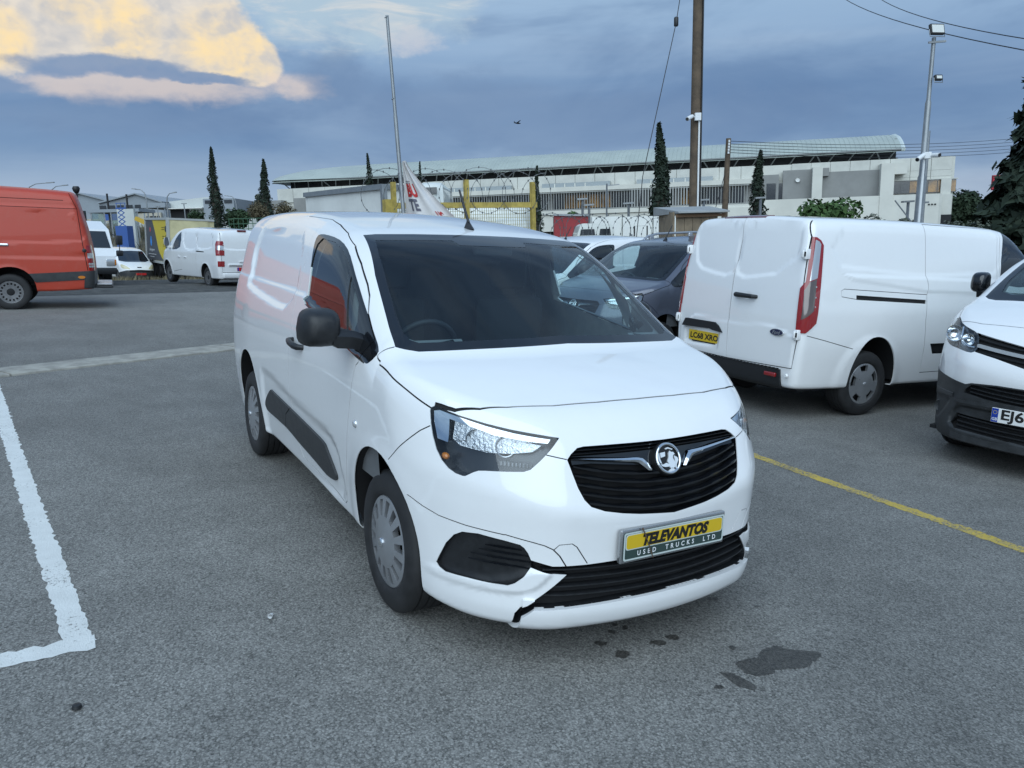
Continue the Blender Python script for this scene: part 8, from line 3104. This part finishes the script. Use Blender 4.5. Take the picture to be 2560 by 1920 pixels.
# ---- yellow box truck and white cab on the far left
root = empty('box_truck', 'box truck with dark grey and yellow printed side, in the dry grass', 'truck', (-41.141, 2.843, -0.996), R(7.39))
CREAM = mat('cream_panel', (0.52, 0.47, 0.28), 0.55, noise=(1.5, 0.12))
ALU = mat('alu_edge', (0.48, 0.49, 0.48), 0.45, metal=0.4)
k = MB()
k.box((-4.74, 0.02, 0.95), (-0.02, 2.36, 3.18), 0.02)
obj('box_body', k, CREAM, root)
k = MB()
rows = []
for z in np.linspace(0.98, 3.16, 8):
    rows.append([(0.02 + 0.16 * math.sin(math.pi * min(max((z - 0.98) / 2.18, 0), 1)) * 0.4, y, z) for y in np.linspace(0.08, 2.0, 8)] + [(0.0 - 0.25 * t * t, 2.0 + 0.4 * t, z) for t in (0.4, 0.7, 1.0)])
k.quad_grid(rows)
obj('front_fairing', k, CREAM, root, smooth=60)
for a, b, w in (((-4.76, -0.0, 0.9), (0.02, -0.0, 0.9), 0.12), ((-4.76, 0.0, 3.2), (0.02, 0.0, 3.2), 0.12), ((-4.76, 0, 0.9), (-4.76, 0, 3.2), 0.12), ((0.0, 0.0, 0.9), (0.0, 0.0, 3.2), 0.14), ((0.0, 0.0, 3.2), (0.0, 2.35, 3.2), 0.10)):
    k = MB()
    k.bar(a, b, w)
    obj('edge_rail', k, ALU, root)
fs = lambda u, v, d: (u, -d, v)
curve = smooth_poly([(-3.2, 3.12), (-2.75, 2.6), (-2.35, 2.0), (-2.0, 1.5), (-1.3, 1.10), (-0.7, 1.0)], 5, False)
k = MB()
k.prism([(-4.68, 0.98), (-4.68, 3.12)] + [tuple(p) for p in curve], fs, 0.0, 0.012)
obj('printed_panel', k, mat('print_grey', (0.055, 0.058, 0.068), 0.5), root)
k = MB()
k.prism([(-0.08, 3.12)] + [tuple(p) for p in curve] + [(-0.08, 1.0)], fs, 0.0, 0.010)
obj('printed_panel', k, mat('print_yellow', (0.55, 0.42, 0.03), 0.5), root)
k = MB()
k.prism([(-3.62 + 0.16 * math.cos(a) * (1 - 0.45 * max(0, math.sin(a))), 1.95 + 0.22 * math.sin(a) * (1.45 if math.sin(a) > 0 else 1)) for a in np.linspace(0, 2 * math.pi, 25)[:-1]], fs, 0.01, 0.02)
obj('printed_drop', k, mat('print_blue', (0.03, 0.22, 0.60), 0.5), root)
k = MB()
k.prism([(-3.72 + 0.11 * math.cos(a), 2.62 + 0.13 * math.sin(a)) for a in np.linspace(0, 2 * math.pi, 17)[:-1]], fs, 0.01, 0.02)
obj('printed_dot', k, mat('print_red', (0.50, 0.05, 0.05), 0.5), root)
text_on('lettering', 'safetygreen', 0.20, lambda u, v: (-3.5 + u, -0.016, 1.52 + v), WHITEINK, root, width=1.15)
for z, w in ((1.28, 1.7), (1.14, 0.9)):
    k = MB()
    k.box((-3.5 - w / 2, -0.016, z), (-3.5 + w / 2, -0.011, z + 0.022))
    obj('printed_line', k, WHITEINK, root)
for i, z in enumerate((2.68, 2.22, 1.82)):
    k = MB()
    nn = 3 if i == 1 else 16
    k.prism([(-0.42 + 0.16 * math.cos(a), z + 0.16 * math.sin(a)) for a in np.linspace(math.pi / 2, 2.5 * math.pi, nn + 1)[:-1]], fs, 0.008, 0.018)
    obj('printed_icon', k, INK, root)
    k = MB()
    for q in (0.05, -0.05):
        k.box((-1.25 + 0.1 * i, -0.014, z + q), (-0.68, -0.011, z + q + 0.03))
    o = obj('printed_caption', k, INK, root)
    o['kind'] = 'stuff'
k = MB()
k.lathe([(0.001, 0.10), (0.12, 0.09), (0.16, 0.0)], 12, 'z', (-1.4, 1.0, 3.19))
obj('roof_vent', k, BLACK, root)
k = MB()
k.box((-4.6, 0.15, 0.55), (1.6, 2.2, 0.93), 0.03)
obj('chassis', k, DARKG, root)
k = MB()
k.prism([(0.3, 0.5), (2.0, 0.5), (2.05, 1.2), (1.6, 1.95), (0.3, 2.0)], lambda u, v, d: (u, d, v), 0.2, 2.15)
obj('cab', k, CREAM, root)
for x in (-3.6, -2.7, 1.2):
    for y in (0.12, 2.0):
        k = MB()
        k.lathe([(0.02, 0.0), (0.2, -0.01), (0.24, -0.03), (0.40, -0.03), (0.42, 0.02), (0.42, 0.24), (0.2, 0.26)], 20, 'y', (x, y, 0.42))
        obj('wheel', k, RUBBER, root, smooth=40)

root = empty('white_truck', 'white truck cab with big black mirrors behind the red van tail', 'truck', fp(25, -13.6, far_ground(25, -13.6)), R(12))
root.scale = (0.85, 0.85, 0.76)
k = MB()
prof = [(-2.6, 0.55), (-2.6, 2.55), (-1.3, 2.62), (-0.55, 2.36), (-0.30, 2.28), (0.12, 1.52), (0.40, 1.18), (0.48, 0.60), (0.40, 0.45)]
k.prism(prof, lambda u, v, d: (u, d, v), -1.0, 1.0)
obj('cab', k, WHITE2, root, smooth=20)
for s in (-1, 1):
    k = MB()
    k.prism([(-0.95, 1.40), (-0.90, 2.12), (-0.42, 2.10), (-0.05, 1.48), (-0.30, 1.36)], lambda u, v, d: (u, s * d, v), 0.99, 1.012)
    d = obj('window_pane', k, WINB, root)
    k = MB()
    k.bar((-0.98, s * 1.008, 0.62), (-0.98, s * 1.008, 2.2), 0.02)
    obj('door_gap', k, DARKG, root)
    for z, h in ((1.85, 0.40), (1.30, 0.24)):
        k = MB()
        k.box((0.10, s * 1.22 - 0.12, z - h / 2), (0.24, s * 1.22 + 0.12, z + h / 2), 0.04)
        obj('wing_mirror', k, BLACK, root, smooth=40)
    k = MB()
    k.tube([(0.1, s * 0.98, 2.1), (0.18, s * 1.22, 1.95), (0.18, s * 1.22, 1.2), (0.15, s * 0.98, 1.15)], 0.018, 6)
    obj('mirror_arm', k, BLACK, root)
    k = MB()
    k.box((0.40, s * 0.80 - 0.15, 0.78), (0.50, s * 0.80 + 0.15, 1.06), 0.02)
    hl_ = obj('headlight', k, CLEARLENS, root, smooth=40)
    k = MB()
    k.box((0.30, s * 0.93 - 0.08, 0.80), (0.49, s * 0.985 + 0.02, 1.04), 0.02)
    obj('indicator', k, AMBER, root, smooth=40)
    k = MB()
    k.lathe([(0.02, s * 0.98), (0.22, s * 0.97), (0.26, s * 0.99), (0.42, s * 0.99), (0.44, s * 0.94), (0.44, s * 0.70), (0.2, s * 0.7)], 24, 'y', (-0.55, 0, 0.44))
    obj('wheel', k, RUBBER, root, smooth=40)
k = MB()
k.prism([(-0.86, 2.20), (0.86, 2.20), (0.92, 1.52), (-0.92, 1.52)], lambda u, v, d: (-0.275 + (2.24 - v) * 0.553 + d, u, v), 0.0, 0.02)
obj('windscreen', k, WINB, root)
k = MB()
k.tube([(-0.28, -0.97, 2.27), (0.14, -1.0, 1.52), (0.42, -1.0, 1.2)], 0.035, 6)
obj('pillar_trim', k, BLACK, root)
k = MB()
k.box((0.36, -1.0, 0.42), (0.56, 1.0, 0.70), 0.04)
obj('bumper', k, BLACK, root, smooth=40)

# ---- far left: halls, shelter, lamps, fences
WAREG = mat('warehouse_grey', (0.26, 0.29, 0.32), 0.6, noise=(0.3, 0.05))
WAREW = mat('warehouse_white', (0.50, 0.52, 0.50), 0.6, noise=(0.3, 0.05))
WAREB = mat('warehouse_beige', (0.42, 0.39, 0.32), 0.7, noise=(0.3, 0.06))


def gable(name, label, d0, d1, prof, h_base, m, wallm=None, eave=None):
    """hall whose gable faces the viewer; prof = (right, height) outline of the gable at depth d0"""
    root = empty(name, label, 'building')
    k = MB()
    n = len(prof)
    wide = (d1 / d0)
    pts = [(prof[0][0], h_base)] + prof + [(prof[-1][0], h_base)]
    k.prism(pts, lambda u, v, d: fp(d, u, v), d0, d1)
    obj('wall', k, wallm or m, root)
    k = MB()
    rows = [[fp(d, u, v + 0.12) for u, v in prof] for d in (d0 - 0.5, d1)]
    k.quad_grid(rows)
    k.quad_grid([[fp(d, u, v - 0.1) for u, v in prof][::-1] for d in (d0 - 0.5, d1)])
    k.quad_grid([[fp(d0 - 0.5, u, v + 0.12) for u, v in prof], [fp(d0 - 0.5, u, v - 0.1) for u, v in prof]])
    obj('roof', k, m, root)
    return root


w1 = gable('warehouse', 'grey gabled warehouse just right of the red van roof', 150, 190, [(-84.5, 9.9), (-80.5, 11.0), (-72.3, 8.6)], 2.0, WAREG)
k = MB()
quad_box(k, (np.array([149.4, -84]), np.array([149.4, -72.5]), np.array([149.9, -72.5]), np.array([149.9, -84])), 2.0, 6.2)
obj('lower_wall', k, WAREB, w1)
w2 = gable('warehouse', 'grey gabled warehouse behind the two net poles', 140, 185, [(-72.0, 8.5), (-65.3, 9.95), (-60.7, 8.35)], 2.0, WAREG)
k = MB()
quad_box(k, (np.array([139.3, -72]), np.array([139.3, -61]), np.array([139.9, -61]), np.array([139.9, -72])), 2.0, 6.6)
obj('lower_wall', k, WAREB, w2)
for i in range(4):
    k = MB()
    a = -63.5 + i * 0.62
    quad_box(k, (np.array([139.1, a]), np.array([139.1, a + 0.4]), np.array([139.28, a + 0.4]), np.array([139.28, a])), 4.2, 6.0)
    obj('doorway', k, HALLD, w2)
for i in range(5):
    k = MB()
    a = -71.5 + i * 1.55
    quad_box(k, (np.array([139.05, a]), np.array([139.05, a + 1.1]), np.array([139.28, a + 1.1]), np.array([139.28, a])), 6.75, 8.0)
    obj('window', k, WINB, w2)
cn = empty('canopy', 'long grey flat canopy on thin posts in front of the warehouses', 'canopy')
k = MB()
quad_box(k, (np.array([118, -54.5]), np.array([118, -50.9]), np.array([126, -51]), np.array([126, -54.5])), 6.3, 7.0)
obj('roof', k, WAREG, cn)
for r in (-54.3, -53.0, -51.2):
    k = MB()
    k.bar(fp(118.4, r, 3.0), fp(118.4, r, 6.3), 0.18, up=(1, 0, 0))
    obj('post', k, WAREG, cn)
w3 = empty('warehouse', 'white warehouse with a dark open bay, left of the tallest cypress', 'building')
k = MB()
k.prism([(-51.1, 3.0), (-51.1, 7.25), (-45.7, 7.75), (-44.6, 7.70), (-44.6, 3.0)], lambda u, v, d: fp(d, u, v), 120, 150)
obj('wall', k, WAREW, w3)
k = MB()
quad_box(k, (np.array([119, -45.6]), np.array([119, -41.0]), np.array([145, -41]), np.array([145, -45.6])), 3.0, 7.45)
obj('office_wing', k, WAREG, w3)
for a, b in ((-45.3, -44.1), (-42.4, -41.25)):
    k = MB()
    quad_box(k, (np.array([118.9, a]), np.array([118.9, b]), np.array([118.99, b]), np.array([118.99, a])), 6.75, 7.22)
    obj('window', k, WINB, w3)
k = MB()
quad_box(k, (np.array([119.7, -50.9]), np.array([119.7, -48.2]), np.array([119.95, -48.2]), np.array([119.95, -50.9])), 3.0, 6.05)
obj('open_bay', k, HALLD, w3)
k = MB()
quad_box(k, (np.array([118.6, -51.2]), np.array([118.6, -45.7]), np.array([119.9, -45.7]), np.array([119.9, -51.2])), 6.08, 6.2)
obj('eave_strip', k, BOXW, w3)
for i, (r0, r1, h1, d) in enumerate(((-40.8, -37.2, 5.9, 135), (-38.6, -36.4, 6.8, 140))):
    b_ = empty('low_building', ('low white building right of the tallest cypress', 'small white roof block beside the poplar')[i], 'building')
    k = MB()
    quad_box(k, (np.array([d, r0]), np.array([d, r1]), np.array([d + 10, r1]), np.array([d + 10, r0])), 2.5, h1)
    obj('wall', k, WAREW, b_)
    k = MB()
    quad_box(k, (np.array([d - 0.5, r0 - 0.2]), np.array([d - 0.5, r1 + 0.2]), np.array([d + 10, r1 + 0.2]), np.array([d + 10, r0 - 0.2])), h1, h1 + 0.2)
    obj('roof', k, WAREG, b_)
    for q in range(3):
        k = MB()
        a = r0 + 0.4 + q * (r1 - r0 - 0.4) / 3
        quad_box(k, (np.array([d - 0.1, a]), np.array([d - 0.1, a + 0.5]), np.array([d - 0.02, a + 0.5]), np.array([d - 0.02, a])), h1 - 1.4, h1 - 0.5)
        obj('window', k, WINB, b_)
# glazed shelter
sh = empty('glass_shelter', 'glazed steel shelter with a flat roof right of the red van', 'shelter')
k = MB()
quad_box(k, (np.array([60, -31.9]), np.array([60, -27.9]), np.array([63, -28]), np.array([63, -31.9])), 2.95, 3.18)
obj('roof', k, WAREG, sh)
for r in (-31.6, -30.6, -30.1, -28.1):
    for d in (60.1, 62.8):
        k = MB()
        k.bar(fp(d, r, far_ground(60, r)), fp(d, r, 2.95), 0.10, up=(1, 0, 0))
        obj('post', k, GALV, sh)
for a, b in ((-31.55, -30.65), (-30.05, -28.15)):
    k = MB()
    quad_box(k, (np.array([60.12, a]), np.array([60.12, b]), np.array([60.14, b]), np.array([60.14, a])), far_ground(60, a) + 0.2, 2.9)
    obj('pane', k, glass('shelter_glass', (0.62, 0.74, 0.74), 0.08), sh)


def street_lamp(label, d, r, h, arm, base=None, double=False):
    root = empty('street_lamp', label, 'street lamp', group='street lamps in the distance')
    g = far_ground(d, r) if base is None else base
    k = MB()
    k.tube([fp(d, r, g), fp(d, r, h - 1.2), fp(d, r + arm * 0.12, h - 0.45), fp(d, r + arm * 0.45, h - 0.08), fp(d, r + arm, h)], [0.09, 0.07, 0.06, 0.05, 0.05], 7)
    if double:
        k.tube([fp(d, r, h - 1.2), fp(d, r - arm * 0.12, h - 0.4), fp(d, r - arm * 0.45, h), fp(d, r - arm, h + 0.1)], [0.06, 0.06, 0.05, 0.05], 7)
    obj('post', k, GALV, root, smooth=60)
    for s in ((1, -1) if double else (1,)):
        k = MB()
        k.bar(fp(d, r + s * arm * 0.95, h + (0.1 if s < 0 else 0)), fp(d, r + s * arm * 1.35, h + 0.05 + (0.1 if s < 0 else 0)), 0.28, 0.10)
        obj('lamp_head', k, GALV, root)


street_lamp('curved lamp rising behind the red van roof, left one', 100, -60.2, 8.7, 2.6)
street_lamp('curved lamp behind the red van roof, right one', 96, -55.0, 8.0, 1.6)
street_lamp('curved street lamp left of the white warehouse, arm to the left', 90, -40.87, 6.9, -1.1)
street_lamp('curved street lamp left of the white warehouse, arm to the right', 90, -38.6, 6.4, 0.9)
street_lamp('faint curved street lamp right of the tallest cypress', 110, -37.6, 7.2, -1.1)
for lb, d, r, h in (('short post lamp above the yellow box truck', 80, -35.3, 4.4), ('short post lamp left of the tallest cypress trunk', 80, -32.6, 4.6)):
    k = MB()
    k.bar(fp(d, r, far_ground(d, r)), fp(d, r, h), 0.09, up=(1, 0, 0))
    k.bar(fp(d, r - 0.25, h), fp(d, r + 0.25, h), 0.20, 0.06)
    thing_mb('post_lamp', lb, 'lamp', k, GALV, 'short post lamps')
for lb, d, r, h in (('flat topped lamp before the louvred wing, left', 60, 6.2, 2.55), ('flat topped lamp before the louvred wing, taller', 60, 5.7, 3.0), ('flat topped lamp beside the papaya plant', 60, 9.2, 2.6), ('flat topped lamp left of the utility pole', 60, 14.9, 2.7),
                    ('flat topped lamp below the grey panels', 60, 19.2, 2.75), ('flat topped lamp above the olive bushes', 55, 27.9, 2.0), ('flat topped lamp left of the floodlight mast', 55, 28.9, 1.9), ('flat topped lamp on a thick post by the right pines', 50, 31.2, 1.1)):
    root = empty('post_lamp', lb, 'lamp', group='flat topped lamps before the hall')
    k = MB()
    k.bar(fp(d, r, far_ground(d, r)), fp(d, r, h), 0.14, up=(1, 0, 0))
    obj('post', k, GALV, root)
    k = MB()
    k.bar(fp(d, r - 0.42, h), fp(d, r + 0.36, h + 0.03), 0.36, 0.12)
    obj('lamp_head', k, GALV, root)
root = empty('signal_mast', 'thin grey mast with a crossarm in front of the louvred wing', 'mast')
k = MB()
k.bar(fp(60, 7.5, far_ground(60, 7.5)), fp(60, 7.55, 4.1), 0.09, up=(1, 0, 0))
k.bar(fp(60, 7.6, 3.95), fp(60, 8.5, 4.02), 0.07)
obj('mast', k, GALV, root)
for lb, r, h1 in (('left net pole before the warehouses', -35.2, 5.05), ('right net pole before the warehouses', -33.5, 4.95)):
    k = MB()
    k.tube([fp(70, r, far_ground(70, r)), fp(70, r, h1)], 0.085, 7)
    thing_mb('net_pole', lb, 'pole', k, WIREM, 'net poles')
for lb, r in (('left signal head by the shelter', -29.75), ('right signal head by the shelter', -29.42)):
    root = empty('traffic_light', lb, 'traffic light', group='traffic lights by the shelter')
    k = MB()
    k.box((-0.12, -0.12, -0.40), (0.12, 0.12, 0.40), 0.03)
    o = obj('signal_box', k, BLACK, root)
    o.matrix_world = far_matrix(55, r, 2.45)
    k = MB()
    k.tube([fp(55.1, r, far_ground(55, r)), fp(55.1, r, 2.1)], 0.05, 6)
    obj('post', k, GALV, root)
k = MB()
g_ = far_ground(70, -23)
for i in range(9):
    r = -24.7 + i * 0.42
    k.bar(fp(70, r, g_), fp(70, r, 2.62), 0.05, up=(1, 0, 0))
for h in (2.6, 2.15, 1.7):
    k.bar(fp(70, -24.75, h), fp(70, -21.2, h), 0.06)
root = empty('green_railing', 'dark green railing between the far cypresses', 'railing')
obj('railing', k, mat('rail_green', (0.03, 0.09, 0.05), 0.5), root)
root = empty('scissor_lift', 'small blue scissor lift before the canopy', 'lift')
BLUE = mat('lift_blue', (0.03, 0.09, 0.30), 0.5)
k = MB()
k.bar(fp(55, -27.15, 2.95), fp(55, -26.45, 2.95), 0.10)
k.bar(fp(55, -27.15, 3.3), fp(55, -26.45, 3.3), 0.05)
for r in (-27.1, -26.8, -26.5):
    k.bar(fp(55, r, 2.95), fp(55, r, 3.3), 0.04, up=(1, 0, 0))
obj('platform', k, BLUE, root)
k = MB()
for i in range(4):
    h = 1.75 + 0.3 * i
    k.bar(fp(55, -27.05, h), fp(55, -26.6, h + 0.3), 0.05)
    k.bar(fp(55, -26.6, h), fp(55, -27.05, h + 0.3), 0.05)
obj('scissor_arm', k, BLUE, root)
k = MB()
quad_box(k, (np.array([54.7, -27.2]), np.array([54.7, -26.4]), np.array([55.6, -26.4]), np.array([55.6, -27.2])), far_ground(55, -27) - 0.1, 1.75)
obj('base', k, BLUE, root)
k = MB()
quad_box(k, (np.array([57, -28.1]), np.array([57, -26.9]), np.array([57.3, -26.9]), np.array([57.3, -28.1])), far_ground(57, -27.5), 3.0)
thing_mb('grey_panel', 'pale upright panel behind the blue lift', 'panel', k, WAREW)
k = MB()
quad_box(k, (np.array([110, -56]), np.array([110, -52.8]), np.array([110.3, -52.8]), np.array([110.3, -56])), 4.3, 5.3)
thing_mb('blue_tarp', 'blue tarpaulin strip hung beneath the canopy', 'tarpaulin', k, BLUE)
k = MB()
quad_box(k, (np.array([100, -62]), np.array([100, -30]), np.array([100.2, -30]), np.array([100.2, -62])), 2.2, 3.75)
root = empty('boundary_wall', 'low pale boundary wall along the road behind the dry bank', 'wall')
obj('wall', k, WAREW, root)
root = empty('crane_arm', 'yellow loader arm sticking out left of the box truck', 'machine')
k = MB()
k.bar(fp(50, -23.5, 2.05), fp(50, -22.5, 1.55), 0.30, 0.24)
k.bar(fp(50, -22.5, 1.55), fp(50, -22.3, far_ground(50, -22.3)), 0.35)
obj('arm', k, mat('machine_yellow', (0.50, 0.32, 0.03), 0.5), root)
root = empty('roof_camera', 'black domed camera on a post above the red van roof corner', 'camera')
k = MB()
k.tube([fp(30, -16.22, 2.05), fp(30, -16.22, 2.25)], 0.04, 6)
k.tube([fp(30, -16.22, far_ground(30, -16.2)), fp(30, -16.22, 2.1)], 0.03, 6)
obj('post', k, BLACK, root)
k = MB()
k.tube([fp(30, -16.22, 2.2), fp(30, -16.22, 2.28), fp(30, -16.22, 2.38), fp(30, -16.22, 2.46)], [0.06, 0.11, 0.14, 0.10], 10)
obj('dome', k, BLACK, root, smooth=60)
# red billboard, far right
root = empty('billboard', 'red billboard with white lines of text above the right pines', 'billboard')
k = MB()
quad_box(k, (np.array([120, 73.5]), np.array([120, 78.6]), np.array([120.4, 78.6]), np.array([120.4, 73.5])), 5.75, 7.95)
obj('board', k, mat('billboard_red', (0.42, 0.02, 0.035), 0.5), root)
for i, (z, w) in enumerate(((7.35, 3.2), (6.95, 2.9))):
    text_on('lettering', ('Topical', 'solutions')[i], 0.55, lambda u, v: fp(119.9, 75.6 + u, z + v), WHITEINK, root, bold=0.03, width=w)
for z in (6.5, 6.25, 6.0):
    k = MB()
    quad_box(k, (np.array([119.92, 74.2]), np.array([119.92, 76.6]), np.array([119.95, 76.6]), np.array([119.95, 74.2])), z, z + 0.12)
    obj('printed_line', k, WHITEINK, root)
k = MB()
k.bar(fp(120.2, 75.5, far_ground(120, 75.5) - 3), fp(120.2, 75.5, 5.75), 0.5, up=(1, 0, 0))
obj('post', k, GALV, root)
# bird high over the hall
k = MB()
k.quad_grid([[(-0.42, 0.02, 0.16), (-0.18, 0.05, 0.04), (0.0, 0.0, 0.0), (0.18, 0.05, 0.05), (0.42, 0.02, 0.20)], [(-0.40, 0.10, 0.15), (-0.18, 0.22, 0.03), (0.0, 0.25, 0.0), (0.18, 0.22, 0.04), (0.40, 0.10, 0.19)]])
k.lathe([(0.004, -0.28), (0.05, -0.12), (0.06, 0.05), (0.03, 0.25), (0.01, 0.38)], 8, 'y')
b_ = thing_mb('bird', 'small dark bird flying above the hall roof', 'bird', k, BLACK, smooth=60)
b_.matrix_world = far_matrix(60, 0.95, 8.63, 0.6)
# litter on the yard
k = MB()
k.lathe([(0.011, 0.0), (0.017, 0.045), (0.016, 0.045), (0.010, 0.002)], 12, 'z')
c_ = thing_mb('paper_cup', 'tiny crushed white cup on the asphalt left of the front wheel', 'cup', k, WHITEINK, smooth=40)
c_.matrix_world = Matrix.Translation((-0.138, -1.349, 0.010)) @ Matrix.Rotation(R(80), 4, 'Y') @ Matrix.Rotation(R(30), 4, 'X') @ Matrix.Scale(0.6, 4)
k = MB()
k.lathe([(0.001, 0.012), (0.014, 0.011), (0.017, 0.0)], 14, 'z')
c2 = thing_mb('bottle_cap', 'small black cap on the asphalt at lower left', 'cap', k, BLACK, smooth=40)
c2.location = (0.242, -2.105, 0.005)
